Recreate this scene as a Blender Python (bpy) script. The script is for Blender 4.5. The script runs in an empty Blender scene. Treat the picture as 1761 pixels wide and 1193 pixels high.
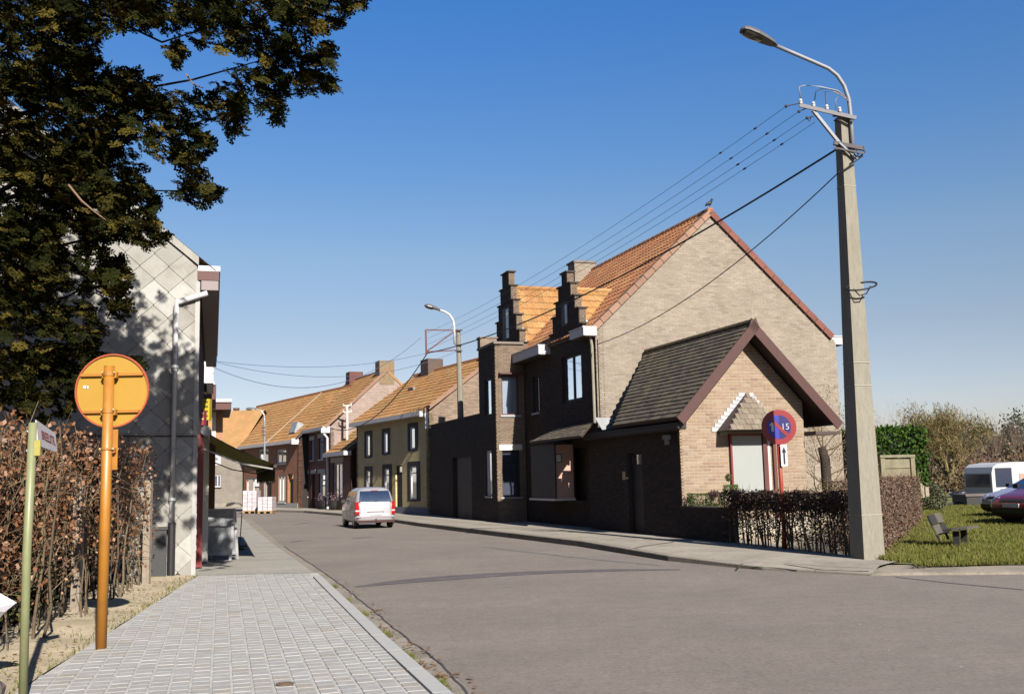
import bpy, math, random
import numpy as np
from mathutils import Matrix, Vector
random.seed(7); RNG=np.random.default_rng(7)
S=bpy.context.scene; COL=S.collection
# ---------------- camera, sky, sun, exposure ----------------
FPX=1760.; CXP,CYP=880.5,596.5; EYE=1.6
pitch=math.atan(226/1760); roll=math.radians(1.3)
fw=np.array([0,math.cos(pitch),math.sin(pitch)]); up_=np.array([0,-math.sin(pitch),math.cos(pitch)]); rt_=np.array([1.,0,0])
rt=rt_*math.cos(roll)-up_*math.sin(roll); up=up_*math.cos(roll)+rt_*math.sin(roll)
cam=bpy.data.cameras.new('camera'); camo=bpy.data.objects.new('camera',cam); COL.objects.link(camo); S.camera=camo
cam.sensor_width=36; cam.lens=FPX/1761*36; cam.clip_start=.05; cam.clip_end=3000
camo.matrix_world=Matrix([[rt[0],up[0],-fw[0],0],[rt[1],up[1],-fw[1],0],[rt[2],up[2],-fw[2],EYE],[0,0,0,1]])
SUN_EL,SUN_AZ=32.,22.3          # azimuth of the sun: degrees to the right of straight behind the camera
w=bpy.data.worlds.new('World'); S.world=w; w.use_nodes=True
nt=w.node_tree; nt.nodes.clear()
sky=nt.nodes.new('ShaderNodeTexSky'); sky.sky_type='NISHITA'; sky.sun_disc=False
sdir=Vector((math.sin(math.radians(SUN_AZ))*math.cos(math.radians(SUN_EL)),-math.cos(math.radians(SUN_AZ))*math.cos(math.radians(SUN_EL)),math.sin(math.radians(SUN_EL))))
sky.sun_elevation=math.radians(SUN_EL); sky.sun_rotation=math.atan2(sdir.x,sdir.y)
sky.air_density=1.0; sky.dust_density=0.6; sky.ozone_density=2.2
hs=nt.nodes.new('ShaderNodeHueSaturation'); hs.inputs['Saturation'].default_value=1.17
bg=nt.nodes.new('ShaderNodeBackground'); bg.inputs[1].default_value=.0545
wo=nt.nodes.new('ShaderNodeOutputWorld')
# pale haze low down, deeper blue higher up, the same all round the horizon
tc=nt.nodes.new('ShaderNodeTexCoord'); sxz=nt.nodes.new('ShaderNodeSeparateXYZ'); rp_=nt.nodes.new('ShaderNodeValToRGB'); mu=nt.nodes.new('ShaderNodeMix'); mu.data_type='RGBA'; mu.blend_type='MULTIPLY'; mu.inputs[0].default_value=1
nt.links.new(tc.outputs['Generated'],sxz.inputs[0]); nt.links.new(sxz.outputs[2],rp_.inputs[0])
_st=[(0,(1.10,1.0,1.22)),(.136,(1.28,1.0,.96)),(.215,(1.34,1.15,1.09)),(.31,(1.02,1.15,1.31)),(.44,(.70,1.15,1.58)),(1.,(.66,1.1,1.5))]
while len(rp_.color_ramp.elements)<6: rp_.color_ramp.elements.new(.5)
for _i,(_p,_c) in enumerate(_st): rp_.color_ramp.elements[_i].position=_p; rp_.color_ramp.elements[_i].color=(*[v/1.6 for v in _c],1)
nt.links.new(sky.outputs[0],hs.inputs['Color']); nt.links.new(hs.outputs[0],mu.inputs[6]); nt.links.new(rp_.outputs[0],mu.inputs[7]); nt.links.new(mu.outputs[2],bg.inputs[0]); nt.links.new(bg.outputs[0],wo.inputs[0])
sl=bpy.data.lights.new('sun','SUN'); sl.energy=5.; sl.angle=math.radians(.5); sl.color=(1,.95,.87)
so=bpy.data.objects.new('sun',sl); COL.objects.link(so); so.rotation_euler=sdir.to_track_quat('Z','Y').to_euler(); so.location=(20,-40,40)
S.view_settings.view_transform='Standard'; S.view_settings.look='None'; S.view_settings.gamma=1; S.view_settings.exposure=1.54
try: S.view_settings.use_curve_mapping=False
except Exception: pass
S.render.engine='CYCLES'
# ---------------- measuring helpers: from a sight line to a place in the world ----------------
EYEP=np.array([0,0,EYE])
def sray(x,y):
    a,b=(x-CXP)/FPX,-(y-CYP)/FPX
    return rt*a+up*b+fw
def gnd(x,y,z=0.):
    d=sray(x,y); return EYEP+d*((z-EYE)/d[2])
def atd(x,y,Y):
    d=sray(x,y); return EYEP+d*(Y/d[1])
class Wall:
    """vertical plane: a runs along it, o outward, z up"""
    def __init__(s,o,av,nv): s.o=np.array([o[0],o[1],0.]); s.a=np.array(av,float); s.n=np.array(nv,float); s.z=np.array([0,0,1.])
    def P(s,a,o,z): return s.o+s.a*a+s.n*o+s.z*z
    def uz(s,x,y,o=0.):
        d=sray(x,y); q=s.o+s.n*o; t=((q-EYEP)@s.n)/(d@s.n); P=EYEP+d*t
        return float((P-s.o)@s.a),float(P[2])
class Roof(Wall):
    def __init__(s,o,av,sv,nv): s.o=np.array(o,float); s.a=np.array(av,float); s.n=np.array(nv,float); s.z=np.array(sv,float)
def dirs(b):
    b=math.radians(b); return np.array([-math.sin(b),math.cos(b),0]),np.array([math.cos(b),math.sin(b),0])
# ---------------- materials ----------------
MATS={}
ALB=.58     # lowers every base colour below real-world level so shade renders deeper
def mat(name,col,rough=.8,fine=0.,var=.15,scale=3.,bump=.2,bscale=40.,spec=.3,metal=0.,rnd=0.,cols=None,dirt=0.,dcol=(.1,.09,.07),dscale=.8,stripes=None,coat=0.,stretch=None):
    if name in MATS: return MATS[name]
    col=tuple(c*ALB for c in col); dcol=tuple(c*ALB for c in dcol); cols=[tuple(c*ALB for c in k) for k in cols] if cols else None
    m=bpy.data.materials.new(name); m.use_nodes=True; n=m.node_tree; L=n.links.new; b=n.nodes['Principled BSDF']
    b.inputs['Roughness'].default_value=rough; b.inputs['Metallic'].default_value=metal
    b.inputs['Specular IOR Level'].default_value=spec; b.inputs['Coat Weight'].default_value=coat
    geo=n.nodes.new('ShaderNodeNewGeometry'); pos=geo.outputs['Position']
    if stretch:
        mp=n.nodes.new('ShaderNodeMapping'); mp.inputs['Scale'].default_value=stretch; L(pos,mp.inputs[0]); pos=mp.outputs[0]
    def noise(sc,det=6,rg=.6):
        t=n.nodes.new('ShaderNodeTexNoise'); t.inputs['Scale'].default_value=sc; t.inputs['Detail'].default_value=det; t.inputs['Roughness'].default_value=rg
        L(pos,t.inputs['Vector']); return t.outputs['Fac']
    def mix(f,a,c,mode='MIX'):
        x=n.nodes.new('ShaderNodeMix'); x.data_type='RGBA'; x.blend_type=mode
        for s,v in ((0,f),(6,a),(7,c)):
            if hasattr(v,'is_linked') or hasattr(v,'links'): L(v,x.inputs[s])
            else: x.inputs[s].default_value=v if s==0 else (*v[:3],1)
        return x.outputs[2]
    def ramp(f,stops):
        r=n.nodes.new('ShaderNodeValToRGB'); L(f,r.inputs[0]); e=r.color_ramp.elements
        while len(e)<len(stops): e.new(.5)
        for i,(p,c) in enumerate(stops): e[i].position=p; e[i].color=(*c,1)
        return r.outputs[0]
    base=tuple(col)
    if cols:
        oi=n.nodes.new('ShaderNodeObjectInfo'); at=n.nodes.new('ShaderNodeAttribute'); at.attribute_name='tint'
        ad=n.nodes.new('ShaderNodeMath'); ad.operation='ADD'; L(oi.outputs['Random'],ad.inputs[0]); L(at.outputs['Fac'],ad.inputs[1])
        fr=n.nodes.new('ShaderNodeMath'); fr.operation='FRACT'; L(ad.outputs[0],fr.inputs[0])
        k=len(cols); base=ramp(fr.outputs[0],[(i/(k-1),c) for i,c in enumerate(cols)])
    nz=noise(scale)
    f=ramp(nz,[(.3,(1-var,)*3),(.7,(1.,)*3)])
    out=mix(1.,base,f,'MULTIPLY')
    g=ramp(noise(scale*9,4,.7),[(.35,(1-var*.7,)*3),(.65,(1.,)*3)])
    out=mix(1.,out,g,'MULTIPLY')
    if fine:
        out=mix(1.,out,ramp(noise(22,9,.92),[(.36,(1-fine,)*3),(.5,(1.,)*3),(.62,(1+fine*.7,)*3)]),'MULTIPLY')
        out=mix(1.,out,ramp(noise(.9,5,.6),[(.3,(1-fine*.35,)*3),(.7,(1.,)*3)]),'MULTIPLY')
        out=mix(1.,out,ramp(noise(5.5,9,.85),[(.34,(1-fine*.55,)*3),(.5,(1.,)*3),(.66,(1+fine*.3,)*3)]),'MULTIPLY')
    if dirt:
        dm=ramp(noise(dscale,8,.65),[(.48,(0,0,0)),(.68,(1,1,1))])
        sp=n.nodes.new('ShaderNodeMath'); sp.operation='MULTIPLY'; L(dm,sp.inputs[0]); sp.inputs[1].default_value=dirt
        out=mix(sp.outputs[0],out,dcol)
    L(out,b.inputs['Base Color'])
    rr=n.nodes.new('ShaderNodeMapRange'); rr.inputs[3].default_value=max(0.02,rough-.08); rr.inputs[4].default_value=min(1,rough+.08); L(nz,rr.inputs[0]); L(rr.outputs[0],b.inputs['Roughness'])
    if bump:
        bp=n.nodes.new('ShaderNodeBump'); bp.inputs['Strength'].default_value=bump; bp.inputs['Distance'].default_value=.01
        L(noise(bscale,5,.65),bp.inputs['Height']); L(bp.outputs[0],b.inputs['Normal'])
    MATS[name]=m; return m
def leafmat(name,cols,rough=.6,trans=.25,spec=.3):
    if name in MATS: return MATS[name]
    m=mat(name,cols[0],rough=rough,cols=cols,var=.2,scale=1.2,bump=0,spec=spec)
    n=m.node_tree; L=n.links.new; b=n.nodes['Principled BSDF']
    if trans:
        src=b.inputs['Base Color'].links[0].from_socket
        t=n.nodes.new('ShaderNodeBsdfTranslucent'); L(src,t.inputs[0]); mx=n.nodes.new('ShaderNodeMixShader'); mx.inputs[0].default_value=trans
        o=n.nodes['Material Output']; L(b.outputs[0],mx.inputs[1]); L(t.outputs[0],mx.inputs[2]); L(mx.outputs[0],o.inputs[0])
    return m
def glassmat(name,tint=(.75,.8,.85),op=.35):
    if name in MATS: return MATS[name]
    m=bpy.data.materials.new(name); m.use_nodes=True; n=m.node_tree; L=n.links.new; n.nodes.clear()
    o=n.nodes.new('ShaderNodeOutputMaterial'); tr=n.nodes.new('ShaderNodeBsdfTransparent'); tr.inputs[0].default_value=(*tint,1)
    gl=n.nodes.new('ShaderNodeBsdfGlossy'); gl.inputs['Roughness'].default_value=.03; gl.inputs[0].default_value=(.95,.97,1,1)
    fr=n.nodes.new('ShaderNodeFresnel'); fr.inputs[0].default_value=1.55
    ad=n.nodes.new('ShaderNodeMath'); ad.operation='ADD'; ad.use_clamp=True; L(fr.outputs[0],ad.inputs[0]); ad.inputs[1].default_value=.05
    mx=n.nodes.new('ShaderNodeMixShader'); L(ad.outputs[0],mx.inputs[0]); L(tr.outputs[0],mx.inputs[1]); L(gl.outputs[0],mx.inputs[2]); L(mx.outputs[0],o.inputs[0])
    MATS[name]=m; return m
def brickmat(name,c1,c2,mort,av,bl=.22,bh=.07,bump=.4):
    """brick print for walls too far off to tell the bricks apart; av is the wall's direction"""
    if name in MATS: return MATS[name]
    m=mat(name,c1,var=.25,scale=1.3,bump=0); c1,c2,mort=[tuple(c*ALB for c in k) for k in (c1,c2,mort)]; n=m.node_tree; L=n.links.new; b=n.nodes['Principled BSDF']
    geo=n.nodes.new('ShaderNodeNewGeometry')
    dt=n.nodes.new('ShaderNodeVectorMath'); dt.operation='DOT_PRODUCT'; L(geo.outputs['Position'],dt.inputs[0]); dt.inputs[1].default_value=tuple(av)
    sx=n.nodes.new('ShaderNodeSeparateXYZ'); L(geo.outputs['Position'],sx.inputs[0]); cb=n.nodes.new('ShaderNodeCombineXYZ'); L(dt.outputs['Value'],cb.inputs[0]); L(sx.outputs[2],cb.inputs[1])
    br=n.nodes.new('ShaderNodeTexBrick'); L(cb.outputs[0],br.inputs['Vector']); br.inputs['Scale'].default_value=1; br.inputs['Brick Width'].default_value=bl; br.inputs['Row Height'].default_value=bh
    br.inputs['Mortar Size'].default_value=.008; br.inputs['Color1'].default_value=(*c1,1); br.inputs['Color2'].default_value=(*c2,1); br.inputs['Mortar'].default_value=(*mort,1); br.inputs['Bias'].default_value=.1
    tgt=[l for l in n.links if l.to_node.type=='MIX' and l.to_socket==l.to_node.inputs[6] ]
    mul=[x for x in n.nodes if x.type=='MIX' and not x.inputs[6].is_linked][0]
    L(br.outputs[0],mul.inputs[6])
    bp=n.nodes.new('ShaderNodeBump'); bp.inputs['Strength'].default_value=bump; bp.inputs['Distance'].default_value=.01; bp.invert=True; L(br.outputs['Fac'],bp.inputs['Height']); L(bp.outputs[0],b.inputs['Normal'])
    return m
# ---------------- mesh building ----------------
class MB:
    def __init__(s): s.v=[]; s.f=[]; s.t=[]
    def quad(s,a,b,c,d,t=0.):
        i=len(s.v); s.v+= [tuple(a),tuple(b),tuple(c),tuple(d)]; s.f.append((i,i+1,i+2,i+3)); s.t.append(t)
    def poly(s,pts,t=0.):
        i=len(s.v); s.v+=[tuple(p) for p in pts]; s.f.append(tuple(range(i,i+len(pts)))); s.t.append(t)
    def hexa(s,c,t=0.,skip=()):
        """c: 8 corners, bottom 4 then top 4"""
        i=len(s.v); s.v+=[tuple(p) for p in c]
        for k,f in enumerate(((0,3,2,1),(4,5,6,7),(0,1,5,4),(1,2,6,5),(2,3,7,6),(3,0,4,7))):
            if k in skip: continue
            s.f.append(tuple(i+j for j in f)); s.t.append(t)
    def wbox(s,W,a0,a1,o0,o1,z0,z1,t=0.):
        s.hexa([W.P(a0,o1,z0),W.P(a1,o1,z0),W.P(a1,o0,z0),W.P(a0,o0,z0),W.P(a0,o1,z1),W.P(a1,o1,z1),W.P(a1,o0,z1),W.P(a0,o0,z1)],t)
    def box(s,x0,x1,y0,y1,z0,z1,t=0.):
        s.hexa([(x0,y0,z0),(x1,y0,z0),(x1,y1,z0),(x0,y1,z0),(x0,y0,z1),(x1,y0,z1),(x1,y1,z1),(x0,y1,z1)],t)
    def bar(s,p,q,w,h=None,t=0.,upv=(0,0,1)):
        h=h or w; p=Vector(p); q=Vector(q); d=(q-p).normalized(); u=Vector(upv)
        if abs(d.dot(u))>.98: u=Vector((1,0,0))
        a=d.cross(u).normalized()*w/2; b=a.cross(d).normalized()*h/2
        s.hexa([p-a-b,p+a-b,q+a-b,q-a-b,p-a+b,p+a+b,q+a+b,q-a+b],t)
    def tube(s,pts,rad,n=8,t=0.,cap=True):
        pts=[Vector(p) for p in pts]; k=len(pts)
        if not hasattr(rad,'__len__'): rad=[rad]*k
        ref=None; rings=[]
        for i,p in enumerate(pts):
            d=(pts[min(i+1,k-1)]-pts[max(i-1,0)]).normalized()
            if ref is None: ref=Vector((0,0,1)) if abs(d.z)<.9 else Vector((1,0,0))
            a=d.cross(ref); a=a.normalized() if a.length>1e-5 else Vector((1,0,0)); b=d.cross(a).normalized(); ref=b.cross(d) if False else ref
            i0=len(s.v); s.v+=[tuple(p+(a*math.cos(2*math.pi*j/n)+b*math.sin(2*math.pi*j/n))*rad[i]) for j in range(n)]; rings.append(i0)
        for r in range(k-1):
            for j in range(n):
                s.f.append((rings[r]+j,rings[r]+(j+1)%n,rings[r+1]+(j+1)%n,rings[r+1]+j)); s.t.append(t)
        if cap:
            s.f.append(tuple(rings[0]+j for j in reversed(range(n)))); s.f.append(tuple(rings[-1]+j for j in range(n))); s.t+=[t,t]
    def disc(s,c,nv,r,n=32,thick=.004,t=0.):
        c=Vector(c); nv=Vector(nv).normalized(); s.tube([c-nv*thick/2,c+nv*thick/2],r,n,t)
def mesh(name,mb,smooth=False):
    me=bpy.data.meshes.new(name)
    me.from_pydata(mb.v,[],mb.f)
    if any(mb.t):
        at=me.attributes.new('tint','FLOAT','FACE'); at.data.foreach_set('value',np.array(mb.t,np.float32))
    if smooth: me.shade_smooth() if hasattr(me,'shade_smooth') else [setattr(p,'use_smooth',True) for p in me.polygons]
    return me
def meshnp(name,V,Fq,tint=None):
    """V (n,3), Fq (m,k)"""
    me=bpy.data.meshes.new(name); V=np.asarray(V,np.float32); Fq=np.asarray(Fq,np.int32); m,k=Fq.shape
    me.vertices.add(len(V)); me.vertices.foreach_set('co',V.ravel()); me.loops.add(m*k); me.loops.foreach_set('vertex_index',Fq.ravel())
    me.polygons.add(m); me.polygons.foreach_set('loop_start',np.arange(0,m*k,k,dtype=np.int32))
    try: me.polygons.foreach_set('loop_total',np.full(m,k,np.int32))
    except Exception: pass
    me.update(calc_edges=True); me.validate()
    if tint is not None:
        at=me.attributes.new('tint','FLOAT','FACE'); at.data.foreach_set('value',np.asarray(tint,np.float32))
    return me
ORG={}
def org(o):
    while o.parent: o=o.parent
    return ORG.get(o.name,np.zeros(3))
def link(name,me,m,parent=None):
    o=bpy.data.objects.new(name,me); COL.objects.link(o)
    if m is not None and len(me.materials)==0: me.materials.append(m)
    if parent is not None: o.parent=parent
    return o
def part(name,mb,m,parent,smooth=False,label=None,kind=None,local=False):
    if not local:
        c=org(parent); mb.v=[(x-c[0],y-c[1],z-c[2]) for x,y,z in mb.v]
    o=link(name,mesh(name,mb,smooth),m,parent)
    if label: o['label']=label
    if kind: o['kind']=kind
    return o
def partnp(name,V,F,m,parent,tint=None,kind='stuff',label=None):
    o=link(name,meshnp(name,np.asarray(V)-org(parent),F,tint),m,parent)
    if kind: o['kind']=kind
    if label: o['label']=label
    return o
def thing(name,label,cat,loc,rotz=0.,group=None):
    o=bpy.data.objects.new(name,None); COL.objects.link(o); o.location=loc; o.rotation_euler=(0,0,rotz); o.empty_display_size=.2
    ORG[o.name]=np.array(loc,float); o['label']=label; o['category']=cat
    if group: o['group']=group
    return o
def solo(name,mb,m,label,cat,group=None,smooth=False):
    v=np.array(mb.v); c=np.array([v[:,0].mean(),v[:,1].mean(),v[:,2].min()])
    mb.v=[tuple(p) for p in v-c]
    o=link(name,mesh(name,mb,smooth),m); o.location=c; o['label']=label; o['category']=cat
    if group: o['group']=group
    return o
def struct(name,mb,m,kind='structure'):
    o=link(name,mesh(name,mb),m); o['kind']=kind; ORG[o.name]=np.zeros(3); return o
def inst(name,me,M4,parent):
    o=bpy.data.objects.new(name,me); COL.objects.link(o); o.parent=parent; o.matrix_local=M4; return o
def m4(o,a,b,c):
    return Matrix(((a[0],b[0],c[0],o[0]),(a[1],b[1],c[1],o[1]),(a[2],b[2],c[2],o[2]),(0,0,0,1)))
# ---------------- building pieces ----------------
def cut(iv,holes,z):
    out=[iv]
    for h in holes:
        if h[2]<z<h[3]:
            nx=[]
            for a,b in out:
                if h[1]<=a or h[0]>=b: nx.append((a,b)); continue
                if h[0]>a: nx.append((a,h[0]))
                if h[1]<b: nx.append((h[1],b))
            out=nx
    return out
def wall(name,W,a0,a1,z0,z1,holes,m,parent,depth=.14,thick=.26,label=None):
    mb=MB(); A=sorted({a0,a1,*[min(max(h[i],a0),a1) for h in holes for i in (0,1)]}); Z=sorted({z0,z1,*[min(max(h[i],z0),z1) for h in holes for i in (2,3)]})
    for i in range(len(A)-1):
        for j in range(len(Z)-1):
            ca,cz=(A[i]+A[i+1])/2,(Z[j]+Z[j+1])/2
            if any(h[0]<ca<h[1] and h[2]<cz<h[3] for h in holes): continue
            mb.quad(W.P(A[i],0,Z[j]),W.P(A[i+1],0,Z[j]),W.P(A[i+1],0,Z[j+1]),W.P(A[i],0,Z[j+1]))
    for h in holes:
        c=[(h[0],h[2]),(h[1],h[2]),(h[1],h[3]),(h[0],h[3])]
        for k in range(4):
            p,q=c[k],c[(k+1)%4]; mb.quad(W.P(p[0],0,p[1]),W.P(q[0],0,q[1]),W.P(q[0],-thick,q[1]),W.P(p[0],-thick,p[1]))
    mb.quad(W.P(a0,-thick,z0),W.P(a1,-thick,z0),W.P(a1,-thick,z1),W.P(a0,-thick,z1))
    for a in (a0,a1): mb.quad(W.P(a,0,z0),W.P(a,-thick,z0),W.P(a,-thick,z1),W.P(a,0,z1))
    mb.quad(W.P(a0,0,z1),W.P(a1,0,z1),W.P(a1,-thick,z1),W.P(a0,-thick,z1))
    return part(name,mb,m,parent,label=label)
def prism(name,W,pts,o0,o1,m,parent,label=None):
    """flat shape (a,z) given thickness from o0 to o1"""
    mb=MB(); f=[W.P(a,o1,z) for a,z in pts]; b=[W.P(a,o0,z) for a,z in pts]
    mb.poly(f); mb.poly(b[::-1]); n=len(pts)
    for i in range(n): mb.quad(f[i],b[i],b[(i+1)%n],f[(i+1)%n])
    return part(name,mb,m,parent,label=label)
def bricks(W,z0,z1,span,holes,parent,m,L=.21,H=.066,j=.010,pr=.007,nparts=300,score=None,name='brick'):
    full=[];rest=[]; r=0; z=z0
    while z+H-j<=z1+1e-6:
        zc=z+(H-j)/2; s=span(zc)
        if s and s[1]-s[0]>.05:
            for (a,b) in cut(s,holes,zc):
                off=(r%2)*L/2+ (r*.013)%0.01; k=math.floor((a-off)/L); x=off+k*L
                while x<b:
                    p,q=max(x,a),min(x+L-j,b)
                    if q-p>.03:
                        (full if abs(q-p-(L-j))<1e-6 else rest).append((p,q,z))
                    x+=L
        z+=H; r+=1
    if score: full.sort(key=lambda t:score(t[0],t[2]))
    ps,rest=full[:nparts],full[nparts:]+rest
    if ps:
        mb=MB(); l=L-j; h=H-j; jb=.0
        mb.hexa([(0,-pr,0),(l,-pr,0),(l,.004,0),(0,.004,0),(0,-pr,h),(l,-pr,h),(l,.004,h),(0,.004,h)],skip=(4,))
        me=mesh(name,mb); me.materials.append(m); c=org(parent)
        for (p,q,z) in ps:
            jit=random.uniform(-.0022,.0022); inst(name,me,m4(W.P(p,jit,z)-c,W.a,-W.n,W.z),parent)
    mb=MB()
    for (p,q,z) in rest:
        o=pr+random.uniform(-.0022,.0022); h=H-j
        mb.hexa([W.P(p,o,z),W.P(q,o,z),W.P(q,-.004,z),W.P(p,-.004,z),W.P(p,o,z+h),W.P(q,o,z+h),W.P(q,-.004,z+h),W.P(p,-.004,z+h)],random.random(),skip=(4,))
    if rest: part(name,mb,m,parent,kind='stuff')
def tiles(R,s1,span,parent,m,tw=.24,tl=.34,amp=.022,nparts=300,score=None,name='roof_tile',seg=4,flat=False,lift=.03,stag=False,base=0.):
    """courses of tiles on a roof plane: R.a along the eave, R.z up the slope, R.n out of it"""
    prof=[]
    for i in range(seg+1):
        x=i/seg; prof.append((x*tw*1.0,0 if flat else amp*(.5+.5*math.cos(2*math.pi*(x-.15)))))
    def corner(a,s,up,extra):  return None
    gap=.004 if flat else 0.; th=.012
    lst=[]; r=0; s=0.
    while s<s1-.04:
        ln=min(tl,s1-s); sp=span(s+ln/2)
        if sp and sp[1]-sp[0]>.04:
            off=(r%2)*tw/2 if stag else 0; k=math.floor((sp[0]-off)/tw); x=off+k*tw
            while x<sp[1]:
                p,q=max(x,sp[0]),min(x+tw,sp[1])
                if q-p>.05: lst.append((p,q,s,ln,abs(q-p-tw)<1e-6 and abs(ln-tl)<1e-6))
                x+=tw
        s+=tl; r+=1
    def emit(mb,P,w0,ln,t,jz=0.):
        k=w0/tw; g=gap
        i0=len(mb.v); n=len(prof)
        for (sv,ov) in ((ln*1.06,.004),(0.,lift+base+jz),(0.,base*.3-.004)):
            for (x,h) in prof:
                xx=g+(x*k)*(1-2*g/tw); mb.v.append(tuple(P(xx,ov+(h if ov else h),sv)))
        for a in range(n-1):
            mb.f.append((i0+a,i0+n+a,i0+n+a+1,i0+a+1)); mb.t.append(t)
            mb.f.append((i0+n+a,i0+2*n+a,i0+2*n+a+1,i0+n+a+1)); mb.t.append(t)
        if flat:
            mb.f.append((i0,i0+2*n,i0+n)); mb.t.append(t); mb.f.append((i0+n-1,i0+2*n-1,i0+3*n-1)); mb.t.append(t)
    full=[x for x in lst if x[4]]; rest=[x for x in lst if not x[4]]
    if score: full.sort(key=lambda t:score(t[0],t[2]))
    ps,rest=full[:nparts],full[nparts:]+rest
    c=org(parent)
    if ps:
        mes=[]
        for v in range(3):
            mb=MB(); emit(mb,lambda x,o,sv:(x,o,sv),tw,tl,0.,random.uniform(-.004,.006)); me=mesh(name,mb,smooth=False); me.materials.append(m); mes.append(me)
        for (p,q,s,ln,_) in ps:
            tj=random.uniform(-.006,.006); av=R.a+R.z*tj
            inst(name,random.choice(mes),m4(R.P(p,random.uniform(0,.004),s)-c,av,R.n,R.z),parent)
    if rest:
        mb=MB()
        for (p,q,s,ln,_) in rest:
            jz=random.uniform(-.004,.006)
            emit(mb,lambda x,o,sv:R.P(p+x,o,s+sv),q-p,ln,random.random(),jz)
        part(name,mb,m,parent,kind='stuff')
def window(W,a0,a1,z0,z1,parent,fm,inset=.1,fw=.05,vbars=(),hbars=(),curtain=None,glass=None,sill=None,lintel=None,back=True,label=None,slats=0):
    mb=MB(); o=-inset
    for (p,q,r,s) in ((a0,a0+fw,z0,z1),(a1-fw,a1,z0,z1),(a0+fw,a1-fw,z0,z0+fw),(a0+fw,a1-fw,z1-fw,z1)): mb.wbox(W,p,q,o-.03,o+.03,r,s)
    for v in vbars: mb.wbox(W,v-fw*.4,v+fw*.4,o-.028,o+.028,z0+fw,z1-fw)
    for h in hbars: mb.wbox(W,a0+fw,a1-fw,o-.026,o+.026,h-fw*.4,h+fw*.4)
    win=part('window',mb,fm,parent,label=label)
    sub=MB(); sub.quad(W.P(a0+fw,o-.005,z0+fw),W.P(a1-fw,o-.005,z0+fw),W.P(a1-fw,o-.005,z1-fw),W.P(a0+fw,o-.005,z1-fw)); part('pane',sub,glass or GL,win)
    if curtain:
        cb=MB(); n=max(6,int((a1-a0)/.06)); da=(a1-a0-2*fw)/n; gap=curtain[1] if len(curtain)>1 else None
        for i in range(n):
            x=a0+fw+i*da; t=(i+.5)/n
            if gap and gap[0]<t<gap[1]: continue
            d0=-.045-.012*(i%2); d1=-.045-.012*((i+1)%2)
            cb.quad(W.P(x,o+d0,z0+fw),W.P(x+da,o+d1,z0+fw),W.P(x+da,o+d1,z1-fw),W.P(x,o+d0,z1-fw))
        part('curtain',cb,curtain[0],win)
    if sill:
        sb=MB(); sb.wbox(W,a0-.06,a1+.06,-.08,.05,z0-.06,z0+.002); part('sill',sb,sill,win)
    if lintel:
        lb=MB(); lb.wbox(W,a0-.09,a1+.09,-.02,.03,z1+.001,z1+.2); part('lintel',lb,lintel,win)
    return win
def door(W,a0,a1,z0,z1,parent,m,fm,inset=.12,trans=.35,panels=True):
    mb=MB(); f=.05
    mb.wbox(W,a0+f,a1-f,-inset-.04,-inset,z0,z1-trans)
    d=part('door',mb,m,parent)
    fb=MB()
    for (p,q,r,s) in ((a0,a0+f,z0,z1),(a1-f,a1,z0,z1),(a0+f,a1-f,z1-f,z1),(a0+f,a1-f,z1-trans,z1-trans+f)): fb.wbox(W,p,q,-inset-.05,-inset+.02,r,s)
    part('door_frame',fb,fm,d)
    if trans>.1:
        g=MB(); g.quad(W.P(a0+f,-inset-.02,z1-trans+f),W.P(a1-f,-inset-.02,z1-trans+f),W.P(a1-f,-inset-.02,z1-f),W.P(a0+f,-inset-.02,z1-f)); part('pane',g,GL,d)
    if panels:
        pb=MB(); wd=a1-a0-2*f
        for (r,s) in ((z0+.15,z0+.8),(z0+.95,z1-trans-.15)): pb.wbox(W,a0+f+wd*.15,a1-f-wd*.15,-inset,-inset+.015,r,s)
        part('panel',pb,m,d)
    h=MB(); h.wbox(W,a0+f+.06,a0+f+.09,-inset,-inset+.06,z0+1.0,z0+1.12); part('handle',h,STEEL,d)
    return d
def strip(name,pts,z,wd,m,kind='structure'):
    mb=MB(); P=[Vector((p[0],p[1],z)) for p in pts]
    for i in range(len(P)-1):
        d0=(P[min(i+1,len(P)-1)]-P[max(i-1,0)]).normalized(); d1=(P[min(i+2,len(P)-1)]-P[i]).normalized()
        n0=Vector((-d0.y,d0.x,0)); n1=Vector((-d1.y,d1.x,0)); w0=wd[i] if hasattr(wd,'__len__') else wd; w1=wd[i+1] if hasattr(wd,'__len__') else wd
        mb.quad(P[i]-n0*w0/2,P[i+1]-n1*w1/2,P[i+1]+n1*w1/2,P[i]+n0*w0/2)
    return struct(name,mb,m,kind) if name else mb
GL=glassmat('window_glass')
STEEL=mat('galvanised_steel',(.42,.43,.44),rough=.45,metal=.7,var=.15,bump=.05)
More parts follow.
